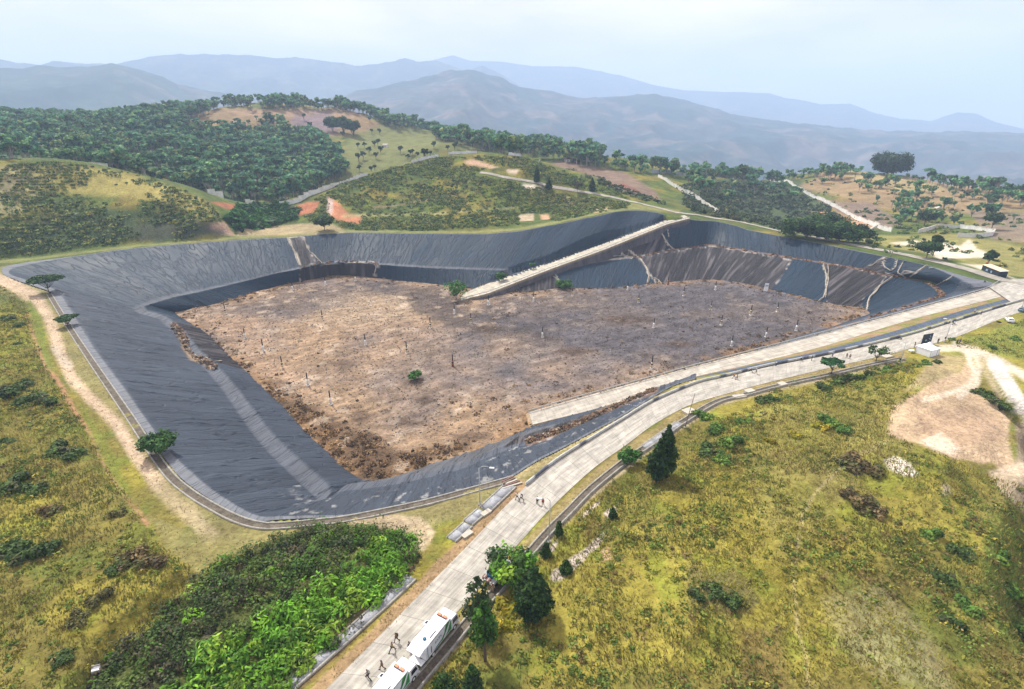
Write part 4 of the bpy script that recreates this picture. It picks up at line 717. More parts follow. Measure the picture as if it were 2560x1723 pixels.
# ------------------------------------------------------------------ guard rails
def rail(name, line, side, label, postd=4.0, hgt=1.05, bands=True):
    l = resamp(line, int(plen(line)/2)); root = empty(name, l[0], 0, label, 'guardrail'); k = Vector(l[0])
    rel = l-l[0]; 
    b = MB(); o = []
    for off, z0, z1 in ((0, hgt-.32, hgt),):
        for i in range(len(rel)-1):
            p, q = rel[i], rel[i+1]; d = q-p; d = d/np.linalg.norm(d); nx, ny = -d[1]*.06, d[0]*.06
            b.add([(p[0]-nx, p[1]-ny, p[2]+z0), (q[0]-nx, q[1]-ny, q[2]+z0), (q[0]-nx, q[1]-ny, q[2]+z1), (p[0]-nx, p[1]-ny, p[2]+z1), (p[0]+nx, p[1]+ny, p[2]+z0), (q[0]+nx, q[1]+ny, q[2]+z0), (q[0]+nx, q[1]+ny, q[2]+z1), (p[0]+nx, p[1]+ny, p[2]+z1)], [(0, 1, 2, 3), (7, 6, 5, 4), (3, 2, 6, 7), (0, 4, 5, 1)])
    b.build('rail', m_steel, root)
    pp = resamp(rel, min(99, int(plen(rel)/postd)+1))
    pm = MB().box((0, 0, hgt/2-.2), (.16, .16, hgt+.4)); po = pm.build('post', m_steel, root)
    for i, q in enumerate(pp):
        c = po if i == 0 else po.copy()
        if i: COL.objects.link(c)
        c.location = q; c.parent = root
    sb = MB()
    return root
r1n = offset(rb, -.25); r1n[:, 2] = rb[:, 2]+.05
rail('guardrail', r1n, 1, 'low steel guardrail along the lower edge of the narrow ramp crossing the back wall', 4)
r2n = offset(ri, .3) if np.linalg.norm(offset(ri, .3)[5]-ro[5]) < np.linalg.norm(ri[5]-ro[5]) else offset(ri, -.3)
rail('guardrail', r2n, 1, 'long steel guardrail along the inner edge of the wide near ramp, ending in a curve', 4.2)
def colour_sections(line, w_, h, name, label, cat, cA, cB, seg=3.0, pale=.6):
    l = resamp(line, max(16, int(plen(line)/.8))); u = np.r_[0, np.cumsum(np.linalg.norm(np.diff(l, axis=0), axis=1))]
    k = np.floor(u/seg); c = np.where((h32(k, k*0, 5) < pale)[:, None], np.array(cA), np.array(cB)); c = np.tile(c, (5, 1))
    o = sweep_box(name, line, w_, h, M_PAINT, None, -.3, len(l), c); return tag(o, label, cat)
M_PAINT = mat('painted_kerb', attr=True, rough=.9, nscale=1.5, namp=.3)
kb = smooth(W([(1314, 1214), (1390, 1153), (1489, 1091), (1562, 1046), (1633, 1003), (1740, 958), (1811, 941), (1922, 914), (2070, 885), (2248, 843), (2384, 803), (2551, 752), (2700, 712)]), 6)
colour_sections(kb, .32, .65, 'kerb_wall', 'low concrete kerb wall painted in black and white lengths along the main road', 'kerb wall', (.40, .41, .39), (.11, .12, .15), 2.6, .6)
# ------------------------------------------------------------------ drains
def drain(name, line, width, label, depth=.5, wall=.28, m=None, bedcol=None, wallh=(.18, .18), zf=None):
    m = m or M_DRAIN; root = empty(name, (0, 0, 0), 0, label, 'drain'); l = resamp(line, max(20, int(plen(line)/1.4)))
    a = offset(l, -width/2); b = offset(l, width/2)
    if zf is not None:
        for q in (l, a, b): q[:, 2] = zf(q[:, 0], q[:, 1])
    sweep_box('side_wall', a, wall, wallh[0], m, root, -.6); sweep_box('side_wall', b, wall, wallh[1], m, root, -.6)
    i_ = offset(l, -width/2+wall/2); j_ = offset(l, width/2-wall/2); i_[:, 2] = l[:, 2]; j_[:, 2] = l[:, 2]
    ribbon('bed', i_, j_, bedcol or mat('drain_bed', (.10, .085, .065), .95, nscale=.6, namp=.5, nscale2=3), len(l), 4, .035, parent=root)
    return root
chl = smooth(W(CH), 6); drain('drainage_channel', chl, 1.5, 'stone lined open drain curving round the western rim of the pit')
drl = smooth(W(DR), 6); drain('drainage_channel', drl, 1.5, 'deep stone walled drain between the main road and the grassy hill', wallh=(.45, .2))
m_slab = mat('slab_grey', (.27, .28, .30), .9, nscale=.7, namp=.35, nscale2=4)
def slabs(line, width, label):
    root = empty('drain_cover', (0, 0, 0), 0, label, 'drain cover'); l = W(line); n_ = max(2, int(plen(l)/3.2)); q = resamp(l, n_+1)
    sweep_box('side_wall', offset(l, -width/2), .3, .22, M_DRAIN, root); sweep_box('side_wall', offset(l, width/2), .3, .22, M_DRAIN, root)
    for i in range(n_):
        d = q[i+1]-q[i]; sweep_box('slab', np.array([q[i]+d*.02, q[i+1]-d*.02]), width-.35, .16+RNG.uniform(-.02, .03), m_slab, root, -.2, 3)
slabs([(650, 1790), (740, 1702), (860, 1598), (960, 1508), (1030, 1443)], 1.7, 'long grey slab covered drain beside the bright green bushes')
slabs([(1128, 1350), (1170, 1312)], 1.9, 'short grey slab covered drain lowest on the verge left of the road'); slabs([(1170, 1308), (1205, 1278)], 2.0, 'middle slab covered drain on the verge left of the road'); slabs([(1212, 1275), (1278, 1213)], 2.3, 'wide pale slab covered drain nearest the kerb wall end')
slabs([(1612, 1120), (1700, 1058)], 1.9, 'mottled slab covered drain right behind the twin pines')
def block(name, label, px, py, d, rz, m, cat, top=None, group=None):
    p = g0(px, py); p[2] = max(p[2], hz(p[0], p[1])); r = empty(name, p, rz, label, cat, group)
    MB().box((0, 0, d[2]*.5), d).build('slab', m, r); MB().box((-d[0]*.3, 0, d[2]*.25-.1), (d[0]*.2, d[1]*.8, d[2]*.5+.2)).build('support', M_DRAIN, r); MB().box((d[0]*.3, 0, d[2]*.25-.1), (d[0]*.2, d[1]*.8, d[2]*.5+.2)).build('support', M_DRAIN, r); return r
m_pale = mat('pale_slab', (.42, .39, .33), .9, nscale=2, namp=.15)
for px, py, d, rz, lb in [(1722, 1030, (3.0, 2.2, .45), .5, 'pale concrete culvert slab beside the leaning pole at the road edge'), (1955, 962, (2.3, 1.7, .45), .4, 'square pale concrete slab alone on the verge'), (1873, 979, (2.6, 1.6, .4), .4, 'pale slab pair on the verge, the one nearer the road'), (1848, 993, (3.4, 1.5, .4), .3, 'long pale slab lying over the drain in two leaves'), (2215, 892, (3.2, 2.0, .4), .4, 'grey white slab at the foot of the thin leafy road tree'), (1168, 1338, (2.0, 1.0, .35), .8, 'small white grating beside the drain on the left verge'), (1215, 1284, (2.0, 1.0, .35), .8, 'small white grating at the upper drain on the left verge')]:
    block('culvert_slab', lb, px, py, d, rz, m_pale, 'slab')
p = g0(1866+47, 983); 
# stacked planks where the drain ends
r = empty('plank_stack', P(1275, 1207, 0), .45, 'broken planks and pipes lying at the end of the western drain', 'planks')
for i in range(5): MB().box((0, i*.55-1.1, .15+.05*(i % 2)), (4.2-.4*i, .3, .14), .06*i).build('plank', [m_pale, m_brown, m_pale, m_wood, m_brown][i], r)
# ------------------------------------------------------------------ stepped boundary walls
M_WALL = mat('wall_plaster', (.66, .65, .61), .9, nscale=.3, namp=.2)
def stepwall(pts, label, h=2.4, seg=3.0, w_=.5, step=.45, m=None, fromray=True, gaps=()):
    q = []
    for a in pts:
        t_ = PR(*a) if len(a) == 3 else thit(*a)
        if t_ is not None: q.append(t_)
    q = np.array(q); q = resamp(q, max(3, int(plen(q)/seg))); q[:, 2] = height(q[:, 0], q[:, 1]); b = MB(); root = empty('boundary_wall', q[0], 0, label, 'wall')
    b2 = MB()
    for i in range(len(q)-1):
        if any(g[0] < i/len(q) < g[1] for g in gaps): continue
        a, c = q[i]-q[0], q[i+1]-q[0]; zt_ = round((max(a[2], c[2])+h)/step)*step; zb = min(a[2], c[2])-1; d = c-a; L_ = np.hypot(d[0], d[1]); ang = math.atan2(d[1], d[0]); m_ = (a+c)/2
        b.box((m_[0], m_[1], (zt_+zb)/2), (L_+.02, w_+(.04 if i % 2 else 0), zt_-zb), ang); b2.box((m_[0], m_[1], zt_+.06), (L_+.04, w_+.25, .12), ang)
    b.build('wall', m or M_WALL, root); b2.build('coping', m_pale, root); return root
stepwall([(-60, 396, 505), (0, 393, 505), (60, 388, 505), (120, 386, 505), (160, 390, 508)], 'pale wall showing above the crest of the left grassy hill', 3.5)
stepwall([(228, 425, 500), (275, 436, 490)], 'two short lengths of pale wall on the left hill skyline under the forest', 3)
stepwall([(520, 486, 455), (560, 497, 455)], 'short pale stepped wall above the red bank left of the saddle', 3); stepwall([(615, 512, 448), (640, 520, 446)], 'small bright piece of stepped wall at the foot of the tall pale trunks', 3)
stepwall([(700, 517), (745, 507), (790, 485), (848, 464)], 'white stepped wall climbing the left flank of the central green hill', 2.6, step=.9, seg=4.5)
stepwall([(850, 463), (905, 443), (935, 434), (985, 424), (1050, 403), (1131, 386), (1201, 383), (1294, 391), (1350, 403)], 'thin pale wall half hidden by scrub along the crest of the central hill', 2.0, gaps=((.08, .22), (.3, .34), (.42, .52), (.7, .74)))
stepwall([(1645, 443), (1668, 456), (1690, 470), (1718, 484), (1745, 500), (1770, 518), (1795, 536)], 'bright stepped wall descending behind the top of the pit, left of the dark scrub slope', 2.6, step=.8, seg=4)
stepwall([(1925, 453), (1955, 456), (1990, 472), (2025, 490), (2060, 505), (2090, 520), (2120, 537), (2160, 556), (2200, 572), (2228, 580)], 'longest white stepped wall running down the far side of the dark scrub valley', 2.6, step=.9, seg=4.5)
stepwall([(2295, 583), (2340, 570), (2400, 571), (2450, 577), (2485, 583), (2480, 590), (2440, 595), (2392, 593)], 'curved white retaining wall around the small hilltop plot', 2.4)
stepwall([(1630, 433), (1690, 436), (1760, 447)], 'grey wall of the terraced plot just below the distant tree line', 3.5, m=mat('grey_wall', (.33, .35, .38), .9))
for i, (a, b_) in enumerate([((2150, 592), (2190, 575)), ((2120, 582), (2150, 572))]):
    A0, B0 = thit(*a), thit(*b_); r = empty('concrete_beam', A0, math.atan2(B0[1]-A0[1], B0[0]-A0[0]), ['long pale concrete beam lying beyond the dark roadside bushes', 'shorter pale concrete beam lying behind the dark roadside bushes'][i], 'beam'); MB().box((np.linalg.norm(B0-A0)/2, 0, .8), (np.linalg.norm(B0-A0), 1.3, 1.4)).build('beam', m_pale, r); MB().box((1, 0, .3), (1, 2.4, .6)).build('footing', m_pale, r)
# ------------------------------------------------------------------ poles and lamps
def lamp(px, py, h, az_, label, arm=2.0, m=None, head=True, lean=0, r0=.11, bx=False):
    p = g0(px, py); r = empty('street_lamp' if head else 'pole', (p[0], p[1], p[2]), az_, label, 'street lamp' if head else 'pole'); m = m or m_steel
    MB().tube([(0, 0, -.3), (lean*.5, 0, h*.5), (lean, 0, h)], [r0, r0*.8, r0*.6], 8).build('post', m, r, True)
    if head:
        MB().tube([(lean, 0, h-.05), (lean+arm*.3, 0, h+.45), (lean+arm*.7, 0, h+.5), (lean+arm, 0, h+.3)], [.05, .045, .04, .04], 6).build('arm', m, r, True)
        MB().rbox((lean+arm+.3, 0, h+.26), (.9, .34, .16), .05).build('lamp_head', m_pvc, r)
    MB().box((0, 0, .12), (.6, .6, .3)).build('base', M_DRAIN, r)
    if bx: MB().rbox((.2, 0, 1.5), (.35, .3, .6)).build('meter_box', m_black, r)
    return r
lamp(1200, 1262, 8.0, -.1, 'tall thin street lamp rising from the verge in front of the near liner slope')
lamp(1372, 1356, 8.5, math.pi-.2, 'street lamp rooted by the stone drain, its arm over the main road near four walkers', 1.4)
lamp(2249, 910, 6.2, math.pi, 'pale pole with a short crossarm standing left of the white tent', .8, bx=True)
lamp(2362, 856, 7.5, math.pi-.3, 'curved grey street lamp just right of the dark backdrop board', 1.6, bx=True); lamp(2555, 768, 6.5, math.pi-.3, 'street lamp at the right edge of the photo above the teal car', 1.2)
lamp(1712, 1070, 9, 0, 'thin leaning dark pole between the stone drain and the shrubs', head=False, lean=1.2, m=m_wood, r0=.10)
p = PR(2222, 652, 300) if False else g0(2222, 653)
lamp(2222, 652, 6, 0, 'short dark post with a white foot on the verge behind the pit rim', head=False, lean=1.0, m=m_wood, r0=.28)
lamp(1983, 582, 8, 0, 'very thin pale pole in front of the dark roadside bushes', head=False, lean=1, m=m_pvc, r0=.1)
# ------------------------------------------------------------------ trucks
def truck(rear, front, label, text, full=True):
    d = front-rear; L_ = float(np.hypot(d[0], d[1])); ang = math.atan2(d[1], d[0]); r = empty('box_truck', (rear[0], rear[1], .03), ang, label, 'truck')
    bl = L_-1.75; W_ = 2.25
    body = MB().rbox((bl/2, 0, 1.95), (bl, W_, 2.2), .07).build('cargo_body', m_white, r)
    MB().box((bl/2+.3, 0, .72), (L_-1, .9, .25)).build('chassis', m_black, r)
    cab = MB(); x0, x1 = bl+.05, L_
    prof = [(x0, .55), (x1-.02, .55), (x1, 1.25), (x1-.32, 2.25), (x1-.55, 2.45), (x0, 2.5)]
    n = len(prof); cab.add([(x, -W_/2+.06, z) for x, z in prof]+[(x, W_/2-.06, z) for x, z in prof], [tuple(range(n)), tuple(range(n, 2*n))[::-1]]+[(i+n, (i+1) % n+n, (i+1) % n, i) for i in range(n)]); c = cab.build('cab', m_white, r)
    MB().slab([(x1+.005, -.95, 1.32), (x1+.005, .95, 1.32), (x1-.30, .88, 2.18), (x1-.30, -.88, 2.18)], (.95, 0, .3), .02).build('windscreen', m_glass, c)
    for s in (-1, 1):
        yy = s*(W_/2-.045); MB().slab([(x0+.35, yy, 1.35), (x1-.2, yy, 1.35), (x1-.45, yy, 2.1), (x0+.35, yy, 2.1)][::-s], (0, s, 0), .015).build('side_window', m_glass, c)
        MB().box((x1-.05, s*(W_/2+.12), 1.7), (.08, .12, .42)).build('mirror', m_black, c)
        MB().rbox((x1-.02, s*.8, .85), (.08, .35, .2), .02).build('headlight', m_pvc, c)
    MB().box((x1+.02, 0, .55), (.12, W_-.1, .25)).build('bumper', m_white, r)
    for x in (1.5, bl+.75):
        for s in (-1, 1):
            wx = MB().tube([(x, s*.75, .42), (x, s*1.08, .42)], .42, 18).build('wheel', m_rub, r, False); MB().tube([(x, s*1.05, .42), (x, s*1.10, .42)], .22, 12).build('rim', m_pvc, wx)
    # livery on both sides
    y = -W_/2
    for s in (-1, 1):
        yy = s*(W_/2+.003)
        def sh(name, m, pts): MB().slab([(x, yy, z) for x, z in pts][::-s], (0, s, 0), .004).build(name, m, body)
        sh('livery_band', m_green, [(bl-1.15, 2.95), (bl-.25, 2.95), (bl-.75, 2.2), (bl-1.5, 1.5), (bl-2.6, .95), (bl-1.9, .95), (bl-1.7, 1.5), (bl-1.25, 2.3)][:6])
        sh('livery_band', m_green, [(bl-.2, 2.5), (bl-.06, 2.5), (bl-.06, 1.0), (bl-1.5, .95), (bl-.8, 1.4)])
        sh('livery_band', m_teal, [(bl-2.7, .95), (bl-4.0, .9), (bl-3.4, 1.15), (bl-2.2, 1.35)])
        sh('livery_stripe', m_red, [(1.05, 2.3), (1.2, 2.3), (1.2, 1.15), (1.05, 1.15)]); sh('livery_stripe', m_teal, [(.35, 2.8), (.45, 2.8), (.45, 1.0), (.35, 1.0)])
        MB().box((bl/2-.2, s*(W_/2+.02), 2.98), (bl*.62, .04, .05)).build('side_rail', m_black, body)
        cu = bpy.data.curves.new('lettering', 'FONT'); cu.body = text; cu.size = .62; cu.extrude = .004; to = bpy.data.objects.new('lettering', cu); COL.objects.link(to); to.parent = body
        cu.materials.append(mat('dark_lettering', (.02, .04, .07), .5))
        me_t = None; to.location = (1.9 if s < 0 else 3.7, s*(W_/2+.012), 1.85); to.rotation_euler = (R(90), 0, 0 if s < 0 else math.pi)
        bpy.context.view_layer.update(); tm = bpy.data.meshes.new_from_object(to.evaluated_get(bpy.context.evaluated_depsgraph_get())); t2 = bpy.data.objects.new('lettering', tm); COL.objects.link(t2); t2.parent = body; t2.location = to.location; t2.rotation_euler = to.rotation_euler; bpy.data.objects.remove(to); t2.name = 'lettering'
    # roof fittings
    MB().box((bl-.42, -.45, 3.16), (.34, .62, .14)).build('roof_beacon', m_orange, body); MB().box((bl-.42, .45, 3.16), (.34, .62, .14)).build('roof_beacon', m_orange, body); MB().box((bl-.62, 0, 3.15), (.07, 1.5, .12)).build('beacon_bracket', m_black, body)
    MB().rbox((2.15, 0, 3.09), (1.3, 1.25, .10), .03).build('roof_hatch', m_white, body); MB().box((2.15, -.66, 3.10), (1.2, .05, .08)).build('hatch_hinge', m_black, body)
    MB().rbox((1.05, -.15, 3.18), (.42, .42, .26), .08).build('roof_fan', m_tank, body)
    # open flap on the pit side
    f = MB().slab([(3.0, W_/2, 2.75), (3.9, W_/2, 2.75), (3.75, W_/2+.75, 2.4), (3.15, W_/2+.75, 2.4)], (0, .1, 1), .05).build('awning_flap', m_white, r); MB().slab([(3.2, W_/2+.15, 2.72), (3.7, W_/2+.15, 2.72), (3.62, W_/2+.55, 2.54), (3.28, W_/2+.55, 2.54)], (0, .1, 1), .04).build('flap_window', m_glass, f)
    # raised tail door and step
    MB().slab([(-.02, -1.05, 3.0), (-.02, 1.05, 3.0), (-1.15, 1.05, 2.72), (-1.15, -1.05, 2.72)][::-1], (0, 0, 1), .07).build('tail_door', m_white, r)
    MB().box((-.45, 0, .75), (.9, 2.0, .08)).build('tail_step', m_white, r)
    for s in (-1, 1): MB().tube([(-.05, s*.98, 2.2), (-.95, s*.98, 2.74)], .025, 6).build('door_strut', m_steel, r)
    return r
rA, fA = P(1046, 1613, 3.05), P(1130, 1518, 2.6); truck(rA*np.array([1, 1, 0]), fA*np.array([1, 1, 0]), 'front white box truck with green livery, its raised tail door facing the second truck', 'EXTS')
dA = (fA-rA); dA[2] = 0; LA = np.linalg.norm(dA); fB = P(1028, 1642, 2.6)*np.array([1, 1, 0]); truck(fB-dA, fB, 'second white box truck with green livery, cut off by the bottom edge of the photo', 'EXTS')
# flatbed water truck under the tree
p0, p1 = P(1222, 1458, .9), P(1262, 1410, .9); d = p1-p0; ang = math.atan2(d[1], d[0]); r = empty('pickup_truck', (p0[0], p0[1], .03), ang, 'pickup under the leafy roadside tree carrying a blue tank and brown crates', 'pickup')
bed = MB().box((1.35, 0, .78), (2.7, 1.75, .12)); bed.box((1.35, .86, 1.0), (2.7, .06, .4)); bed.box((1.35, -.86, 1.0), (2.7, .06, .4)); bed.build('bed', m_white, r); MB().box((.03, 0, 1.0), (.06, 1.75, .42)).build('tailgate', m_white, r)
cb = MB().add([(2.75, y_, z) for y_ in (-.85, .85) for z in (.45, 1.35)]+[(3.05, y_, 1.95) for y_ in (-.75, .75)]+[(4.1, y_, 1.95) for y_ in (-.75, .75)]+[(4.6, y_, 1.3) for y_ in (-.82, .82)]+[(5.3, y_, 1.1) for y_ in (-.82, .82)]+[(5.35, y_, .45) for y_ in (-.82, .82)], [(0, 1, 4, 6, 8, 10, 12), (13, 11, 9, 7, 5, 3, 2), (0, 2, 3, 1), (1, 3, 5, 4), (4, 5, 7, 6), (6, 7, 9, 8), (8, 9, 11, 10), (10, 11, 13, 12), (12, 13, 2, 0)]).build('cab', m_white, r)
MB().slab([(4.13, -.66, 1.9), (4.13, .66, 1.9), (4.56, .72, 1.36), (4.56, -.72, 1.36)][::-1], (.77, 0, .6), .02).build('windscreen', m_glass, cb)
for x in (.8, 4.5):
    for s in (-1, 1): wq = MB().tube([(x, s*.62, .36), (x, s*.88, .36)], .36, 16).build('wheel', m_rub, r)
r = empty('water_tank', tuple(P(1227, 1441, .9)), 0, 'round blue open topped tank on the pickup bed', 'tank')
MB().tube([(0, 0, 0), (0, 0, .3), (0, 0, .35), (0, 0, .85)], [.58, .60, .56, .62], 20, False).build('shell', m_tank, r, True); MB().tube([(0, 0, .1), (0, 0, .3)], .55, 20).build('water', m_glass, r); MB().tube([(.62*math.cos(a*.3142), .62*math.sin(a*.3142), .85) for a in range(21)], .045, 6, False).build('rim', mat('blue_rim', (.05, .25, .42), .4), r, True)
for i, (px, py) in enumerate([(1213, 1446), (1221, 1455)]):
    r = empty('crate', tuple(P(px, py, .85)), ang+.05*i, ['brown crate on the pickup bed beside the blue tank', 'brown crate on the pickup bed at the tailgate'][i], 'crate', 'crates on the pickup bed'); MB().rbox((0, 0, .28), (.75, .62, .5), .03).build('box', m_brown, r); MB().box((0, 0, .55), (.78, .12, .03)).build('strap', m_pale, r)
# ------------------------------------------------------------------ cars, motorbikes
def car(px, py, az_, paint, label, hatch=False, L_=4.1):
    p = g0(px, py); r = empty('car', (p[0], p[1], max(p[2], .02)), az_, label, 'car'); mm = mat('car_'+paint[0], paint[1], .3, spec=.6)
    w2 = .84; prof = [(-L_/2, .35), (-L_/2, .85), (-L_/2+.15, 1.0), (-L_/2+.45, 1.42), (.35, 1.45), (1.05, 1.0), (L_/2-.1, .85), (L_/2, .55), (L_/2, .35)]; n = len(prof); ins = [0 if z < 1.05 else .14 for x, z in prof]
    MB().add([(x, -w2+k, z) for (x, z), k in zip(prof, ins)]+[(x, w2-k, z) for (x, z), k in zip(prof, ins)], [tuple(range(n)), tuple(range(n, 2*n))[::-1]]+[(i+n, (i+1) % n+n, (i+1) % n, i) for i in range(n)]).build('body', mm, r)
    MB().slab([(.38, -.62, 1.42), (.38, .62, 1.42), (1.0, .74, 1.03), (1.0, -.74, 1.03)][::-1], (.5, 0, .86), .02).build('windscreen', m_glass, r); MB().slab([(-L_/2+.42, -.6, 1.38), (-L_/2+.42, .6, 1.38), (-L_/2+.18, .72, 1.06), (-L_/2+.18, -.72, 1.06)], (-.8, 0, .6), .02).build('rear_window', m_glass, r)
    for s in (-1, 1):
        MB().slab([(-1.35, s*.80, 1.04), (.85, s*.80, 1.04), (.30, s*.71, 1.38), (-1.2, s*.71, 1.38)][::-s], (0, s, .1), .015).build('side_window', m_glass, r)
        for x in (-L_/2+.8, L_/2-.8): wq = MB().tube([(x, s*.66, .32), (x, s*.87, .32)], .32, 16).build('wheel', m_rub, r); MB().tube([(x, s*.86, .32), (x, s*.885, .32)], .17, 10).build('rim', m_steel, wq)
        MB().box((L_/2-.02, s*.6, .72), (.06, .3, .14)).build('headlight', m_pvc, r)
    return r
car(2558, 779, .35, ('teal', (.03, .10, .13)), 'teal hatchback at the right edge of the photo on the main road'); car(2522, 804, 1.1, ('white', (.75, .76, .77)), 'white car parked on the grass right of the main road')
def tyre(px, py, label, z=0, R_=.45, tilt=0, m=None):
    p = g0(px, py); r = empty('tyre', (p[0], p[1], p[2]+.12), 0, label, 'tyre'); V = []; F = []; N_, M_ = 18, 8
    for i in range(N_):
        a = 2*math.pi*i/N_
        for j in range(M_): b = 2*math.pi*j/M_; q = R_+.15*math.cos(b); V.append((q*math.cos(a), q*math.sin(a), .13*math.sin(b)))
    for i in range(N_):
        for j in range(M_): F.append((i*M_+j, ((i+1) % N_)*M_+j, ((i+1) % N_)*M_+(j+1) % M_, i*M_+(j+1) % M_))
    MB().add(V, F).build('tread', m_rub, r, True); return r
tyre(2247, 847, 'black tyre lying on the road by the kerb wall', R_=.75); tyre(2497, 806, 'dark tyre on the grass left of the white parked car', R_=.6); tyre(957, 1494, 'small black tyre by the slab covered drain', R_=.3)
def motorbike(px, py, az_, c, label):
    p = g0(px, py); r = empty('motorbike', (p[0], p[1], max(p[2], .02)), az_, label, 'motorbike'); mm = mat('bike_'+c[0], c[1], .3)
    for x in (-.62, .62):
        wq = MB().tube([(x, -.06, .3), (x, .06, .3)], .3, 16).build('wheel', m_rub, r); MB().tube([(x, -.07, .3), (x, .07, .3)], .13, 10).build('rim', m_steel, wq)
    MB().add([(-.75, -.12, .75), (-.75, .12, .75), (.1, .16, .45), (.1, -.16, .45), (-.6, -.14, .5), (-.6, .14, .5), (.45, .14, .95), (.45, -.14, .95)], [(0, 1, 5, 4), (4, 5, 2, 3), (3, 2, 6, 7), (0, 4, 3), (1, 2, 5), (0, 3, 7), (1, 6, 2), (0, 7, 6, 1)]).build('body', mm, r)
    MB().rbox((-.35, 0, .80), (.8, .28, .12), .04).build('seat', m_black, r); MB().tube([(.62, 0, .3), (.48, 0, .95)], .045, 8).build('fork', m_steel, r); MB().tube([(.42, -.34, 1.02), (.5, 0, 1.0), (.42, .34, 1.02)], .02, 6).build('handlebar', m_black, r); MB().rbox((.56, 0, .88), (.14, .22, .18), .03).build('headlight', m_pvc, r); return r
motorbike(1163, 1528, 1.2, ('dark_green', (.01, .05, .045)), 'dark green motorbike parked in front of the first truck'); motorbike(2384, 812, .5, ('white', (.6, .6, .62)), 'white motorbike by the kerb wall beyond the tent'); motorbike(2434, 786, .5, ('teal', (.04, .12, .12)), 'teal motorbike with a rider by the kerb wall near the right edge')
# ------------------------------------------------------------------ tent, board, table, kiosk, sign
pt = P(2316, 884, 0); r = empty('marquee_tent', (pt[0], pt[1], hz(pt[0], pt[1])), .42, 'white peaked marquee tent on the verge beside the main road', 'tent'); hw = 2.1
for k, nm in enumerate(['wall', 'wall', 'wall', 'wall']):
    a = k*math.pi/2; q = [Matrix.Rotation(a, 3, 'Z')@Vector(v) for v in ((-hw, -hw, 0), (hw, -hw, 0), (hw, -hw, 2.2), (-hw, -hw, 2.2))]; MB().slab([tuple(v) for v in q], tuple(Matrix.Rotation(a, 3, 'Z')@Vector((0, 1, 0))), .04).build('side_wall', m_cloth, r)
V = []; F = []; K_ = 8
for i in range(K_+1):
    t_ = i/K_; h_ = (hw+.12)*(1-t_); z = 2.2+1.75*(t_**2.0)*.75+1.75*.25*t_
    for k in range(16):
        u_ = k/4; e = int(u_); fr = u_-e; cs = [(-1, -1), (1, -1), (1, 1), (-1, 1), (-1, -1)]; V.append((h_*(cs[e][0]*(1-fr)+cs[e+1][0]*fr), h_*(cs[e][1]*(1-fr)+cs[e+1][1]*fr), z))
for i in range(K_):
    for k in range(16): F.append((i*16+k, i*16+(k+1) % 16, (i+1)*16+(k+1) % 16, (i+1)*16+k))
MB().add(V, F).build('roof', m_cloth, r)
for a, b in ((-1, -1), (1, -1), (1, 1), (-1, 1)): MB().tube([(a*hw*1.015, b*hw*1.015, 0), (a*hw*1.015, b*hw*1.015, 2.2)], .05, 6).build('pole', m_steel, r)
MB().box((1.2, -hw-.02, 1.0), (.05, .06, 2.0)).build('door_seam', m_black, r)
b0, b1 = P(2302, 862, .05), P(2331, 861, .05); d = b1-b0; ang = math.atan2(d[1], d[0])+.25; L_ = 4.3; r = empty('backdrop_board', tuple(b0), ang, 'large dark blue printed backdrop board standing behind the white tent', 'backdrop board')
bd = MB().box((L_/2, 0, 1.75), (L_, .12, 3.3)).build('panel', mat('dark_blue_print', (.008, .02, .045), .5, nscale=.8, namp=.5), r)
for pts in ([(2.9, 2.7), (3.2, 2.8), (3.7, 2.0), (3.5, 1.9)], [(2.7, 1.9), (3.4, 1.7), (3.9, 1.2), (3.2, 1.4)], [(1.2, 1.4), (1.9, 1.6), (2.2, 1.1), (1.5, .9)]): MB().slab([(x, -.064, z) for x, z in pts], (0, -1, 0), .005).build('print_shape', mat('print_pale_blue', (.22, .32, .42), .6), bd)
for x in (.5, L_-.5): MB().tube([(x, .06, 2.6), (x, 1.2, 0)], .04, 6).build('brace', m_steel, r)
r = empty('plastic_table', tuple(P(2277, 881, 0)), .4, 'small white table on the verge left of the tent', 'table'); MB().rbox((0, 0, .72), (1.9, .9, .06), .02).build('table_top', m_cloth, r)
for x in (-.8, .8):
    for y in (-.35, .35): MB().tube([(x, y, 0), (x*.95, y*.95, .7)], .03, 6).build('leg', m_pvc, r)
ps = thit(2474, 686); pe = thit(2496, 692); d = P(2497, 693, 0)-P(2453, 675, 0); L_ = float(np.hypot(d[0], d[1])); ang = math.atan2(d[1], d[0]); pb = P(2453, 675, 0)
r = empty('kiosk', (pb[0], pb[1], hz(pb[0], pb[1])), ang, 'long black sided kiosk with a pale pink roof beside the perimeter road', 'kiosk')
kb_ = MB().box((L_/2, 1.5, 1.25), (L_, 3.0, 2.5)).build('wall', mat('kiosk_dark', (.012, .02, .035), .6, nscale=.6, namp=.5), r); MB().slab([(-.2, -.25, 2.52), (L_+.2, -.25, 2.52), (L_+.2, 3.3, 2.95), (-.2, 3.3, 2.95)], (0, 0, 1), .12).build('roof', mat('pink_roof', (.62, .48, .34), .7), r)
for x, w_ in ((L_*.3, 1.4), (L_*.55, 1.0)): MB().rbox((x, -.05, 1.0), (w_, .08, .9), .02).build('poster', mat('print_pale_blue', (.22, .32, .42), .6), kb_)
MB().box((L_-.6, -.03, 1.0), (.9, .06, 2.0)).build('door', m_black, r)
r = empty('barrel', tuple(thit(2466, 664)+np.array([0, 0, 0])), 0, 'rust red barrel standing behind the black kiosk', 'barrel'); MB().tube([(0, 0, 0), (0, 0, .5), (0, 0, .55), (0, 0, 1.3), (0, 0, 1.35), (0, 0, 1.9)], [.6, .6, .64, .6, .64, .6], 14).build('drum', m_rust, r, True)
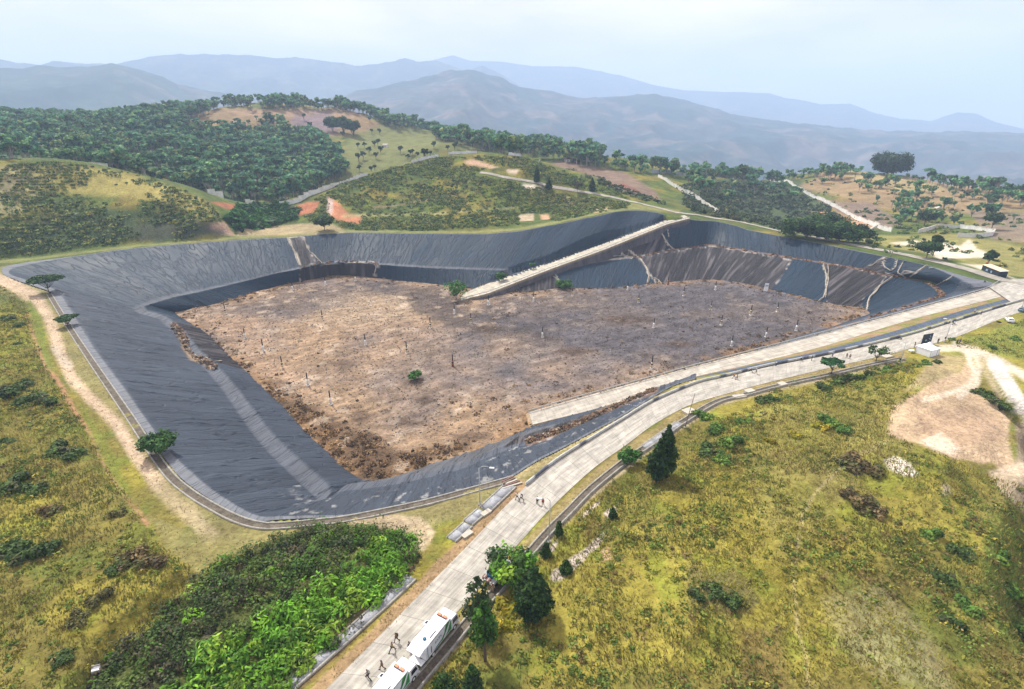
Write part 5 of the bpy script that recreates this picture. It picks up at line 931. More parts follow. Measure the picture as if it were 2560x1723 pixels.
pq = P(1913, 731, -20); r = empty('notice_board', (pq[0], pq[1], floor_z(pq[0], pq[1])), 0, 'leaning white notice board at the foot of the dark torn wall', 'notice board'); MB().slab([(-1.1, 0, .6), (1.1, 0, .6), (1.7, .9, 4.6), (-.3, .9, 4.6)], (0, -1, .2), .1).build('board', m_white, r); MB().slab([(-.3, .42, 3.0), (1.2, .42, 3.0), (1.35, .65, 3.9), (-.1, .65, 3.9)], (0, -1, .2), .14).build('printed_panel', mat('grey_print', (.30, .32, .33), .7), r)
for x in (-.7, .8): MB().tube([(x, .5, -.2), (x+.2, .5, 2.5)], .07, 6).build('post', m_steel, r)
px_s = g0(242, 1682); r = empty('foam_box', tuple(px_s+np.array([0, 0, .3])), .5, 'small white box lying tilted among the bushes at the lower left', 'box'); MB().rbox((0, 0, .35), (.9, .6, .6), .05).build('body', m_white, r); MB().box((0, .33, .62), (.86, .06, .5)).build('lid', m_pale, r); r.rotation_euler = (.3, .2, .5)
for i, (px, py, lb) in enumerate([(964, 368, 'tiny hut with a pale roof among the scattered trees on the far slope'), (1418, 404, 'tiny brown roofed hut in front of the distant tree line'), (1473, 404, 'small hut with a white roof right of the brown roofed hut'), (2320, 532, 'low pale hut on the far right hillside, left one'), (2345, 528, 'low pale hut on the far right hillside, right one')]):
    p = thit(px, py); r = empty('hut', tuple(p), .3*i, lb, 'hut'); MB().box((0, 0, 1), (5, 4, 3)).build('wall', M_WALL, r); MB().add([(-3, -2.6, 2.4), (3, -2.6, 2.4), (3, 2.6, 2.4), (-3, 2.6, 2.4), (-3, 0, 4), (3, 0, 4)], [(0, 1, 5, 4), (2, 3, 4, 5), (0, 4, 3), (1, 2, 5), (3, 2, 1, 0)]).build('roof', m_brown if i == 1 else m_pale, r); MB().box((0, -2.03, .5), (1, .06, 2)).build('door', m_wood, r)
#@@PEOPLE
# ------------------------------------------------------------------ people
def skin_mesh(name, verts, edges, radii, sub=1, root=0):
    me = bpy.data.meshes.new(name); me.from_pydata(verts, edges, []); o = bpy.data.objects.new(name, me); COL.objects.link(o)
    o.modifiers.new('s', 'SKIN'); 
    for i, sv in enumerate(me.skin_vertices[0].data):
        rr0 = radii[i]; sv.radius = rr0 if isinstance(rr0, tuple) else (rr0, rr0); sv.use_root = (i == root)
    o.modifiers['s'].use_smooth_shade = True
    if sub: o.modifiers.new('b', 'SUBSURF').levels = sub
    dg = bpy.context.evaluated_depsgraph_get(); m2 = bpy.data.meshes.new_from_object(o.evaluated_get(dg)); bpy.data.objects.remove(o); m2.name = name
    return m2
POSES = {}
def pose(kind):
    """joint positions; figure looks along +y, feet at z = 0"""
    sw, kn_ = {'stand': (.0, .0), 'stride': (.30, .10), 'stride2': (.42, .16), 'bend': (.05, .02)}[kind]
    lean = {'stand': 0, 'stride': .04, 'stride2': .06, 'bend': .22}[kind]
    hip = .92; V = []; E = []; Rr = []
    def v(p, r_, par=None):
        V.append(p); Rr.append(r_); i = len(V)-1
        if par is not None: E.append((par, i))
        return i
    pel = v((0, 0, hip), (.15, .11)); waist = v((0, lean*.3, 1.10), (.135, .10), pel); ch = v((0, lean*.7, 1.30), (.155, .11), waist); nk = v((0, lean, 1.44), (.07, .065), ch); n2 = v((0, lean+.01, 1.50), (.052, .055), nk)
    hd = v((0, lean+.02, 1.58), (.075, .09), n2); top = v((0, lean+.02, 1.67), (.07, .085), hd); nose = v((0, lean+.12, 1.585), (.014, .014), hd)
    for s in (-1, 1): v((s*.085, lean+.01, 1.59), (.012, .02), hd)
    tors = list(range(5)); out = {}
    for s in (-1, 1):
        f = s*sw
        hp = v((s*.10, 0, .86), (.095, .10), pel); k = v((s*.11, f*.55+kn_*.5, .47), (.062, .065), hp); an = v((s*.11, f*1.0-(kn_ if f < 0 else 0), .09), (.04, .045), k); toe = v((s*.125, f*1.0-(kn_ if f < 0 else 0)+.16, .04), (.04, .03), an)
        out['leg%d' % s] = (hp, k, an, toe)
        sh = v((s*.19, lean, 1.37), (.062, .062), ch); el = v((s*.25, lean-f*.5, 1.10), (.043, .043), sh); wr = v((s*.24, lean-f*.9+.10, .88), (.028, .03), el); pm = v((s*.235, lean-f*.95+.13, .80), (.035, .02), wr)
        for j, (dx, L_) in enumerate(((-.027, .085), (-.009, .095), (.009, .09), (.027, .07))): a = v((s*.235+dx, lean-f*.95+.145, .755-.01*(j % 2)), .010, pm); v((s*.235+dx*1.1, lean-f*.95+.16, .755-L_), .008, a)
        th = v((s*.20, lean-f*.95+.165, .79), .011, pm); v((s*.19, lean-f*.95+.19, .75), .009, th)
        out['arm%d' % s] = (sh, el, wr)
    return V, E, Rr, out
def person_meshes(kind):
    V, E, Rr, o = pose(kind); res = {'body': skin_mesh('body', V, E, Rr)}
    def sub(keep, scale, name, ext=None, root=0):
        idx = {k: i for i, k in enumerate(keep)}; vv = [V[k] for k in keep]; ee = [(idx[a], idx[b]) for a, b in E if a in idx and b in idx]; rr1 = [(Rr[k][0]*scale+.008, Rr[k][1]*scale+.008) for k in keep]
        return skin_mesh(name, vv, ee, rr1, 1, root)
    a1, a2 = o['arm-1'], o['arm1']; l1, l2 = o['leg-1'], o['leg1']
    res['shirt'] = sub([0, 1, 2, a1[0], a1[1], a2[0], a2[1]], 1.10, 'shirt'); res['trousers'] = sub([0, l1[0], l1[1], l1[2], l2[0], l2[1], l2[2]], 1.12, 'trousers')
    b = MB(); c = Vector(V[6]); n1_, n2_ = 10, 5; vs = []
    for i in range(n2_):
        t_ = i/(n2_-1)*1.75
        for k in range(n1_): a = 2*math.pi*k/n1_; rr2 = .105*math.sin(max(t_, .05)); vs.append((c.x+rr2*math.cos(a)*.88, c.y-.012+rr2*math.sin(a), c.z-.045+.115*math.cos(t_)))
    fs = [tuple(range(n1_))[::-1]]+[(i*n1_+k, i*n1_+(k+1) % n1_, (i+1)*n1_+(k+1) % n1_, (i+1)*n1_+k)[::-1] for i in range(n2_-1) for k in range(n1_)]
    b.add(vs, fs); hm_ = bpy.data.meshes.new('hair'); hm_.from_pydata(b.v, [], b.f); res['hair'] = hm_
    for k in (-1, 1):
        l = o['leg%d' % k]; p = Vector(V[l[2]]); bb = MB().rbox((p.x+k*.01, p.y+.06, .045), (.10, .27, .09), .02); sm = bpy.data.meshes.new('shoe'); sm.from_pydata(bb.v, [], bb.f); res['shoe%d' % k] = sm
    for k_, m_ in res.items():
        m_.materials.clear(); m_.materials.append(m_black)
    return res
PM = {k: person_meshes(k) for k in ('stand', 'stride', 'stride2', 'bend')}
CL = {'white': (.72, .72, .75), 'black': (.015, .015, .018), 'khaki': (.30, .22, .12), 'brown': (.14, .085, .05), 'orange': (.62, .30, .10), 'navy': (.02, .03, .08), 'grey': (.20, .20, .22), 'tan': (.42, .30, .20), 'green': (.16, .17, .09), 'blue': (.25, .30, .55), 'red': (.35, .06, .05)}
cm = {k: mat('cloth_'+k, v, .85) for k, v in CL.items()}; m_skin = mat('skin', (.25, .13, .08), .6); m_hair = mat('hair', (.012, .010, .010), .7)
def person(px, py, kind, top_, bot, face, label, extra=None, z=None, sc=1.0):
    p = P(px, py, .03) if z is None else P(px, py, z); gz_ = hz(p[0], p[1]); p[2] = max(.03, gz_) if z is None else z
    r = empty('person', tuple(p), face, label, 'person', 'people walking and standing along the main road'); r.scale = (sc*.95,)*3
    for k, me in PM[kind].items():
        o = bpy.data.objects.new(k.rstrip('-1') if k.startswith('shoe') else k, me); COL.objects.link(o); o.parent = r
        m = {'body': m_skin, 'shirt': cm[top_], 'trousers': cm[bot], 'hair': m_hair}.get(k, m_black); o.material_slots[0].link = 'OBJECT'; o.material_slots[0].material = m
    if extra == 'backpack': bo = MB().rbox((0, -.2, 1.22), (.32, .2, .45), .05).build('backpack', m_black, r)
    if extra == 'helmet': MB().tube([(0, .02, 1.60), (0, .02, 1.70), (0, .02, 1.77)], [.13, .125, .05], 12).build('helmet', cm['white'], r, True)
    if extra == 'scarf': MB().tube([(0, .0, 1.40), (0, .01, 1.52), (0, .02, 1.66), (0, .02, 1.76)], [.20, .15, .14, .06], 12).build('head_scarf', cm['black'], r, True)
    if extra == 'dress': MB().tube([(0, 0, .15), (0, 0, .6), (0, 0, 1.0)], [.34, .26, .19], 14).build('skirt', cm['black'], r, True)
    return r
for a in [(992, 1604, 'stride', 'brown', 'black', 2.4, 'person in a brown top with a black backpack, topmost walker left of the trucks', 'backpack'), (981, 1628, 'stride2', 'khaki', 'black', -.6, 'person in a khaki uniform striding with legs wide apart beside the trucks'), (956, 1673, 'stride', 'brown', 'brown', 2.0, 'person in dark brown camouflage clothing, third of the walkers left of the trucks'), (921, 1697, 'stride2', 'grey', 'black', 1.2, 'person with a pale top and black trousers nearest the bottom left of the road'),
    (1293, 1249, 'stride', 'white', 'black', 2.2, 'person in a white shirt, left one of the pair in the middle of the road'), (1303, 1252, 'stride2', 'white', 'black', 2.2, 'person in a white shirt with a dark bag, right of the close pair', 'backpack'), (1343, 1259, 'stand', 'white', 'black', 3.4, 'person in black and white walking alone between the pair and the red clad walker'), (1357, 1263, 'stride', 'red', 'brown', 3.0, 'person in reddish brown clothing near the road edge by the lamp'),
    (1835, 946, 'stride2', 'orange', 'navy', 2.0, 'person in an orange vest, left one of the orange pair'), (1842, 949, 'stride', 'orange', 'brown', 2.1, 'person in an orange vest, right one of the orange pair'), (1876, 930, 'stride2', 'white', 'black', 1.2, 'person with legs apart leaning by the kerb wall'), (1890, 935, 'stride', 'grey', 'khaki', 1.0, 'person with a white cap carrying something, right of the leaning walker', 'helmet'), (1940, 915, 'stand', 'white', 'navy', 1.5, 'person in dark trousers standing alone right at the kerb wall'),
    (2002, 902, 'stride', 'white', 'navy', 1.2, 'person in white top by the kerb wall, left one of two before the small tree'), (2029, 901, 'stand', 'navy', 'navy', 1.4, 'person in navy clothing with a white bag by the kerb wall'), (2081, 891, 'stand', 'blue', 'navy', 1.6, 'person in a blue shirt behind the crown of the small road tree'), (2116, 895, 'stride', 'green', 'grey', 2.5, 'person in olive uniform, left one of two walking past the small tree'), (2124, 897, 'stand', 'khaki', 'brown', 2.5, 'person in pale khaki, right one of two walking past the small tree'),
    (2286, 868, 'stand', 'black', 'black', 1.0, 'person in black robe with head scarf left of the tent', 'scarf'), (2344, 858, 'stand', 'black', 'black', 2.0, 'person in black robe with head scarf right of the tent', 'scarf'), (2372, 858, 'stride', 'grey', 'black', 1.8, 'person in a grey top on the verge right of the lamp'), (2392, 860, 'stride2', 'black', 'black', 2.6, 'person in black striding, left one of the rightmost pair', None), (2399, 858, 'stride', 'grey', 'black', 2.6, 'person in a pale top with backpack, right one of the rightmost pair', 'backpack'),
    (2452, 787, 'stand', 'blue', 'navy', 2.8, 'person in a light blue shirt standing next to the teal motorbike'), (2436, 784, 'bend', 'white', 'black', .5, 'person in white helmet leaning over the teal motorbike', 'helmet'), (2372, 810, 'stand', 'white', 'black', .8, 'person in white beside the white motorbike', 'helmet'), (1155+78, 1479, 'bend', 'tan', 'tan', 1.0, 'person in tan clothing bending behind the pickup truck'), (1024, 1626, 'stand', 'navy', 'navy', 1.0, 'person in navy standing between the two trucks')]:
    person(*a[:7], extra=a[7] if len(a) > 7 else None)
#@@VEGETATION
# ------------------------------------------------------------------ foliage
def leaves(cent, rad, n, size, cols_, flat=.35, shell=.55, elong=1.8, seed=0, jit=.28, blobvar=.25):
    """leaf faces scattered through ellipsoidal clumps; cent (m,3), rad (m,3) -> V, F, colours"""
    g = np.random.default_rng(seed); cent = np.asarray(cent, float); rad = np.asarray(rad, float); m = len(cent)
    nn = np.full(m, n) if np.isscalar(n) else np.asarray(n); idx = np.repeat(np.arange(m), nn); N = len(idx)
    d = g.normal(size=(N, 3)); d /= np.linalg.norm(d, axis=1)[:, None]; q = shell+(1-shell)*g.random(N)**.6; q = q*(1+g.normal(size=N)*.10)
    c = cent[idx]+d*rad[idx]*q[:, None]
    nrm = d+g.normal(size=(N, 3))*.6; nrm[:, 2] += flat*1.5; nrm /= np.linalg.norm(nrm, axis=1)[:, None]
    t = np.cross(nrm, g.normal(size=(N, 3))); t /= np.linalg.norm(t, axis=1)[:, None]; b = np.cross(nrm, t)
    sz = (size if np.isscalar(size) else np.asarray(size)[idx])*(.6+.8*g.random(N)); tt = t*(sz*elong*.5)[:, None]; bb = b*(sz*.5)[:, None]
    V = np.stack([c-tt, c+bb-tt*.1, c+tt, c-bb-tt*.1], 1).reshape(-1, 3); F = np.arange(N*4).reshape(-1, 4)
    cols_ = np.asarray(cols_, float); ci = g.integers(0, len(cols_), m); base = cols_[ci][idx]*(1+blobvar*(g.random(m)-.5)*2)[idx][:, None]
    cc = base*(1+jit*(g.random(N)-.5)*2)[:, None]; C_ = np.repeat(cc, 4, 0)
    return V, F, C_
def cat_(L):
    V = []; F = []; C_ = []; k = 0
    for v, f, c in L: V.append(v); F.append(f+k); C_.append(c); k += len(v)
    return np.vstack(V), np.vstack(F), np.vstack(C_)
def trunk_arr(base, top, r0, r1, col, n=5, bend=0):
    base = np.array(base, float); top = np.array(top, float); K_ = 4; V = []
    for i in range(K_):
        t = i/(K_-1); c = base*(1-t)+top*t+np.array([bend*math.sin(t*math.pi), 0, 0]); r_ = r0*(1-t)+r1*t
        for k in range(n): a = 2*math.pi*k/n; V.append(c+np.array([math.cos(a)*r_, math.sin(a)*r_, 0]))
    V = np.array(V); F = np.array([[i*n+k, i*n+(k+1) % n, (i+1)*n+(k+1) % n, (i+1)*n+k] for i in range(K_-1) for k in range(n)]); return V, F, np.tile(np.array(col), (len(V), 1))
def limb(p, q, r0, r1, col, n=5): # slanted limb
    p = np.array(p, float); q = np.array(q, float); d = (q-p)/np.linalg.norm(q-p); u = np.cross(d, [0, 0, 1.0]); u = u/np.linalg.norm(u) if np.linalg.norm(u) > .05 else np.array([1., 0, 0]); w_ = np.cross(d, u); V = []
    for c, r_ in ((p, r0), (q, r1)):
        for k in range(n): a = 2*math.pi*k/n; V.append(c+(u*math.cos(a)+w_*math.sin(a))*r_)
    return np.array(V), np.array([[k, (k+1) % n, (k+1) % n+n, k+n] for k in range(n)]), np.tile(np.array(col), (2*n, 1))
BARK = (.10, .075, .055); PALEBARK = (.30, .27, .23)
D_GRN = [(.018, .048, .012), (.026, .062, .015), (.038, .080, .018)]; M_GRN = [(.035, .085, .018), (.05, .11, .02), (.028, .065, .018)]; B_GRN = [(.12, .29, .02), (.16, .33, .022), (.21, .34, .03), (.08, .19, .02), (.10, .24, .02)]
F_GRN = [(.075, .19, .085), (.06, .155, .08), (.095, .20, .08), (.14, .22, .08), (.05, .13, .08), (.15, .18, .10), (.21, .27, .09), (.12, .23, .08)]; OLV = [(.11, .12, .035), (.08, .10, .03), (.15, .14, .05)]; YEL = [(.30, .27, .02), (.24, .24, .02), (.36, .28, .03)]
def tree_pine(h, w_, seed, cols_=D_GRN, dense=1.0, bare=.18, leaf=.42, tops=1):
    g = np.random.default_rng(seed); bl = []; rd = []; limbs = []; n_l = 9
    for i in range(n_l):
        t = i/(n_l-1); z = h*(bare+(1-bare)*(t*.93+.03)); R_ = w_/2*((1-t)**.75*.9+.10)*(.75+.4*g.random())*(1 if t > .12 else .75); m = max(1, int(7*(1-t)*dense)+1)
        for k in range(m):
            a = 2*math.pi*(k/m)+g.random()*1.2+i; x, y = math.cos(a)*R_*.68, math.sin(a)*R_*.68
            if m == 1: x = y = 0
            bl.append((x, y, z+g.normal()*.15)); s = R_*.46+.28; rd.append((s, s, s*.62+.15)); limbs.append(limb((0, 0, z-h*.06), (x*.9, y*.9, z), .06, .02, BARK, 4))
    crown = leaves(bl, rd, int(60*dense), leaf, cols_, .1, .35, 1.6, seed, .35, .3); return crown, cat_([trunk_arr((0, 0, -.4), (0, 0, h*.95), h*.018+.05, .03, BARK)]+limbs)
def tree_broad(h, w_, seed, cols_=M_GRN, bare=.35, n_b=16, leaf=.5, per=60, flat=.45, bark=BARK, umbrella=False):
    g = np.random.default_rng(seed); bl = []; rd = []; limbs = []; hb = h*bare; zc = h*(.5+bare/2)
    for i in range(n_b):
        a = g.random()*6.283; q = math.sqrt(g.random()); x, y = math.cos(a)*q*w_*.38, math.sin(a)*q*w_*.38
        if umbrella: z = h*(.90-.10*q)+g.normal()*.15; r_ = w_*.15; rr2 = (r_*1.15, r_*1.15, r_*.38)
        else: z = zc+(g.random()-.5)*h*(1-bare)*.62*(1.1-.5*q); r_ = w_*.19*(.7+.6*g.random()); rr2 = (r_, r_, r_*.72)
        bl.append((x, y, z)); rd.append(rr2)
        if i < 9: limbs.append(limb((x*.08, y*.08, hb*.7), (x*.92, y*.92, z-.1), h*.012+.03, .02, bark, 4))
    crown = leaves(bl, rd, per, leaf, cols_, flat, .35, 1.5, seed, .35, .3); return crown, cat_([trunk_arr((0, 0, -.4), (0, 0, hb+h*.12), h*.02+.05, h*.012+.03, bark)]+limbs)
TREE_MESH = {}
def mk_tree_mesh(key, crown, trunk):
    ms = []
    for nm, (V, F, C_), mt in (('crown', crown, M_LEAF), ('trunk', trunk, M_GROUND if False else mat('bark', attr=True, rough=.95, nscale=3, namp=.2))):
        o = mesh_np(nm, V, F, mt, C_); me = o.data; bpy.data.objects.remove(o); ms.append(me)
    TREE_MESH[key] = ms; return ms
def put_tree(key, loc, sc, rz, name, label, cat='tree', group=None, tilt=0, parts=True):
    r = bpy.data.objects.new(name, None); COL.objects.link(r); r.location = loc; r.rotation_euler = (tilt, tilt*.5, rz); r.scale = sc if isinstance(sc, tuple) else (sc,)*3; tag(r, label, cat, group)
    for nm, me in zip(('crown', 'trunk'), TREE_MESH[key]): o = bpy.data.objects.new(nm, me); COL.objects.link(o); o.parent = r
    return r
def single(px, py, key, crown_trunk, name, label, rz=0, sc=1, loc=None, group=None, cat='tree', tilt=0):
    mk_tree_mesh(key, *crown_trunk); p = g0(px, py) if loc is None else loc; p = np.array(p, float)
    return put_tree(key, tuple(p), sc, rz, name, label, cat, group, tilt)
single(1332, 1543, 'p1', tree_pine(9.4, 5.3, 1, D_GRN, 1.7, .2, .34), 'pine_tree', 'largest dark dense conifer right of the road, near the bottom centre')
single(1213, 1652, 'p2', tree_pine(10.4, 4.1, 2, [(.045, .13, .02), (.07, .17, .02), (.035, .09, .015)], .62, .42, .36), 'pine_tree', 'tall light green conifer with a bare trunk beside the trucks')
single(1196, 1560, 'p3', tree_pine(9.0, 4.4, 3, [(.04, .075, .022), (.06, .10, .03), (.025, .05, .016)], .6, .2, .34), 'pine_tree', 'grey green conifer by the drain between the pickup and the first truck')
single(1640, 1206, 'p4', tree_pine(9.6, 4.4, 4, D_GRN, 1.5, .25, .36), 'pine_tree', 'left and nearer conifer of the dark pair beside the main road'); single(1658, 1190, 'p5', tree_pine(11.6, 4.6, 5, D_GRN, 1.5, .22, .36), 'pine_tree', 'right and taller conifer of the dark pair beside the main road')
single(1276, 1446, 'b1', tree_broad(4.8, 8.0, 6, B_GRN+M_GRN, .35, 26, .42, 90), 'broadleaf_tree', 'bright green spreading tree over the pickup with the blue tank')
single(1573, 1158, 'b2', tree_broad(3.4, 5.0, 7, [(.04, .13, .02), (.06, .17, .03)], .2, 14, .45, 45), 'broadleaf_tree', 'small feathery green tree by the drain left of the twin conifers')
single(2078, 936, 'b3', tree_broad(4.6, 6.6, 8, [(.02, .075, .022), (.03, .10, .03)], .45, 18, .5, 70, umbrella=True), 'broadleaf_tree', 'dark green flat crowned tree at the road edge near the two uniformed walkers')
single(2190, 902, 'b4', tree_broad(4.8, 5.6, 9, M_GRN, .3, 11, .5, 26), 'broadleaf_tree', 'thin sparse tree at the road edge by the grey white slab')
single(124, 735, 'u1', tree_broad(8.0, 12.5, 10, [(.03, .08, .02), (.05, .12, .02), (.02, .055, .02)], .45, 26, .7, 90, umbrella=True), 'umbrella_tree', 'wide umbrella shaped tree at the far western corner of the pit rim')
single(172, 818, 'u2', tree_broad(4.2, 8.6, 11, [(.03, .08, .02), (.04, .10, .02)], .4, 16, .5, 50, umbrella=True), 'umbrella_tree', 'low umbrella shaped tree leaning over the western drain')
single(398, 1135, 'u3', tree_broad(5.0, 6.8, 12, [(.04, .10, .025), (.055, .13, .03)], .3, 22, .45, 95, umbrella=False), 'broadleaf_tree', 'dark round tree overhanging the liner on the near western rim')
for px, py, h, w_, lb, sd_ in [(1140, 748, 9.5, 12.0, 'largest bush like tree on the pit floor, at the foot of the narrow ramp', 13), (1253, 701, 4.2, 6.5, 'small green tree on the upper side of the narrow ramp', 14), (1412, 722, 4.6, 9.5, 'light green shrub tree at the base of the wall below the narrow ramp', 15), (1036, 946, 2.6, 5.2, 'small pale green shrub tree alone in the middle of the pit floor', 16), (1330, 668, 2.6, 3.6, 'tiny shrub growing on the liner above the narrow ramp', 17)]:
    z = -19.9
    if px in (1253, 1330): hh = hit(px, py); loc = hh
    else: loc = P(px, py, z)
    single(px, py, 'f%d' % sd_, tree_broad(h, w_, sd_, [(.05, .15, .02), (.07, .19, .03), (.035, .10, .02)], .3, 18, .6 if h > 4 else .4, 60), 'shrub_tree', lb, loc=loc)
for px, py, h, w_, lb, sd_, cl in [(1342, 455, 12, 6.5, 'tallest dark cone shaped tree beside the hill road', 20, D_GRN), (1372, 473, 8, 5.5, 'squat dark cone shaped tree at the edge of the hill road', 21, D_GRN), (1480, 478, 10, 5.4, 'slim dark cone shaped tree right of the hill road', 22, D_GRN), (2469, 660, 8, 7, 'small dark bushy tree behind the black kiosk', 23, D_GRN), (1181, 1728, 4.4, 2.6, 'small dark conifer at the bottom edge right of the road', 24, M_GRN), (1112, 1732, 2.8, 3.8, 'bushy bright conifer cut off by the bottom edge', 25, M_GRN), (1415, 1430, 2.0, 1.7, 'small green conifer standing on the white gravel strip', 26, M_GRN), (1364, 1388, 2.5, 1.4, 'small dark conifer left of the white gravel strip', 27, D_GRN), (1532, 1294, 1.8, 1.3, 'tiny conifer on the upper gravel patch', 28, D_GRN), (1397, 1338, 2.8, .9, 'very narrow green sapling between drain and gravel', 29, M_GRN)]:
    single(px, py, 'c%d' % sd_, tree_broad(h, w_, sd_, cl, .1, 16, .7, 60) if sd_ == 23 else tree_pine(h, w_, sd_, cl, 1.0 if h > 7 else .8, .05, .55 if h > 7 else .25), 'conifer', lb)
for px, py, h, w_, lb, sd_, cl, um in [(1443, 480, 7, 8, 'brownish umbrella shaped tree beside the hill road', 30, [(.10, .08, .07), (.08, .07, .05)], 1), (812, 577, 9, 15, 'green spreading tree on the dry verge behind the back rim', 31, M_GRN, 0), (2316, 645, 9, 12, 'dark rounded tree on the pale bare soil behind the rim', 32, D_GRN+M_GRN, 0), (2332, 640, 12, 6, 'taller narrow tree touching the rounded one on the pale bare soil', 33, D_GRN, 0), (2225, 438, 25, 42, 'huge wide dark tree standing alone on the right hill crest', 34, [(.025, .05, .03), (.035, .065, .03)], 0), (2478, 575, 12, 11, 'dark tree at the corner of the curved white wall', 35, D_GRN, 0), (2310, 565, 12, 14, 'dark tree left of the curved white wall', 36, D_GRN, 0),
    (833, 330, 22, 22, 'pale green leafy tree, left of the three big ones on the bare slope', 37, M_GRN, 0), (860, 333, 26, 18, 'darker leafy tree, middle of the three big ones on the bare slope', 38, M_GRN, 0), (884, 338, 24, 20, 'leafy tree, right of the three big ones on the bare slope', 39, M_GRN, 0), (15, 300, 34, 40, 'tall flat topped tree breaking the skyline at the far left', 40, D_GRN, 1), (1162, 320, 17, 22, 'flat topped tree standing out above the distant forest ridge', 41, F_GRN, 1)]:
    single(px, py, 'g%d' % sd_, tree_broad(h, w_, sd_, cl, (.08 if sd_ in (37, 38, 39) else .4) if w_ < 40 else .05, 24 if w_ < 40 else 60, .9 if w_ < 18 else 1.8, 80 if w_ < 40 else 130, umbrella=bool(um)), 'broadleaf_tree', lb)
# clump of dark trees against the eastern perimeter road
for i, (px, py, h, w_) in enumerate([(1985, 594, 12, 20), (2015, 598, 13, 20), (2040, 588, 15, 20), (2065, 602, 12, 18), (2092, 603, 13, 20), (2120, 606, 12, 20), (2145, 606, 10, 16), (2075, 590, 15, 22)]):
    p = g0(px, py); mk_tree_mesh('r%d' % i, *tree_broad(h, w_, 50+i, [(.03, .075, .018), (.05, .11, .02), (.016, .038, .014)], .12, 22, .9, 90)); put_tree('r%d' % i, tuple(p), 1, i, 'roadside_tree', f'dark green tree in the roadside clump, {ORD(i+1)} from the left', 'tree', 'clump of dark trees by the perimeter road')
# scattered small trees on the opposite slope
for k, (h, w_) in enumerate(((9, 4.6), (8, 6), (7.5, 5.5))): mk_tree_mesh('s%d' % k, *tree_broad(h, w_, 70+k, [(.02, .06, .025), (.03, .08, .025)], .3, 9, .9, 34))
SC = [(895, 372), (912, 370), (937, 368), (945, 366), (923, 386), (952, 384), (897, 404), (909, 399), (940, 398), (1001, 385), (1026, 390), (1031, 388), (1045, 395), (1060, 392), (1062, 398), (1076, 392), (1020, 401), (899, 429), (937, 427), (950, 338), (858, 345), (930, 334), (1085, 372), (1120, 378), (1137, 376), (1202, 368), (928, 431), (820, 350), (790, 338), (775, 322), (760, 300), (1010, 312), (925, 305), (1140, 370), (1105, 352)]
SCO = {i: j+1 for j, i in enumerate(sorted(range(len(SC)), key=lambda q: SC[q]))}
for i, (px, py) in enumerate(SC):
    p = thit(px, py)
    if p is None: continue
    put_tree('s%d' % (i % 3), tuple(p), .9+.5*RNG.random(), RNG.uniform(0, 6), 'small_tree', f'small dark tree dotted on the open far slope, {ORD(SCO[i])} from the left', 'tree', 'small trees scattered on the open slope')
# ------------------------------------------------------------------ forest on the far hills
NPR = 7; FT = []
for k in range(NPR):
    g = np.random.default_rng(100+k); h, w_ = [(15, 11), (17, 9), (13, 12), (16, 13), (11, 8), (18, 12), (14, 10)][k]
    FT.append(tree_broad(h, w_, 110+k, [F_GRN[k % len(F_GRN)], F_GRN[(k*3+1) % len(F_GRN)], F_GRN[(k*5+2) % len(F_GRN)]], .32 if k != 3 else .5, 9, 1.9, 20, .55, PALEBARK, umbrella=(k == 3))); mk_tree_mesh('ft%d' % k, *FT[-1])
PIX = np.stack([px_, py_], 1); cellA = (gr*(az[1]-az[0]))*(gr*math.log(rr[1]/rr[0]))
def scatter(polys, spacing, rmin, rmax, seed, jitter=True, thin=None, tree_r=None):
    g = np.random.default_rng(seed); out_ = []
    m = (gr > rmin) & (gr < rmax); idx = np.where(m)[0]; ins = np.zeros(len(idx), bool)
    for pl in polys: ins |= sdist(px_[idx], py_[idx], pl)+(fbm(gx[idx]/22, gy[idx]/22, 800+seed)-.5)*14 < 0
    idx = idx[ins]; pr = cellA[idx]/(spacing**2)
    if thin is not None: pr = pr*thin(gx[idx], gy[idx])
    s_ = idx[g.random(len(idx)) < pr]; x = gx[s_]+g.normal(size=len(s_))*spacing*.2; y = gy[s_]+g.normal(size=len(s_))*spacing*.2
    return np.stack([x, y, gz[s_]], 1)
FOREST = [[(-300, 296), (0, 296), (200, 292), (480, 280), (600, 262), (860, 262), (960, 290), (1050, 318), (1250, 362), (1500, 395), (1500, 420), (1380, 402), (1300, 398), (1200, 378), (1100, 352), (980, 318), (900, 285), (850, 276), (640, 272), (560, 276), (480, 300), (440, 330), (560, 335), (600, 300), (660, 300), (720, 330), (800, 350), (830, 380), (870, 430), (850, 455), (760, 495), (700, 530), (640, 545), (560, 540), (430, 500), (350, 480), (250, 460), (150, 450), (0, 450), (-300, 450)]]
thin_f = lambda x, y: .22+1.3*sstep(.38, .56, fbm(x/45, y/45, 880))
ft = scatter(FOREST, 7.6, 478, 1200, 1, thin=thin_f)
ft = np.vstack([ft, scatter([[(1400, 400), (1620, 418), (1760, 440), (1900, 455), (1960, 470), (1930, 458), (1750, 455), (1640, 440), (1560, 428), (1440, 412)]], 10, 480, 1000, 2)])
HLR = [[(1700, 455), (1900, 450), (2000, 470), (2010, 520), (1900, 530), (1760, 510)], [(2000, 450), (2110, 440), (2200, 460), (2300, 470), (2560, 500), (2700, 520), (2560, 560), (2420, 560), (2300, 565), (2200, 560), (2090, 510)], [(2380, 470), (2560, 480), (2700, 490), (2700, 560), (2450, 540)], [(2220, 540), (2400, 530), (2420, 570), (2260, 575)]]
fr = scatter(HLR, 17, 430, 900, 3, thin=lambda x, y: .2+1.6*sstep(.45, .62, fbm(x/35, y/35, 890)))
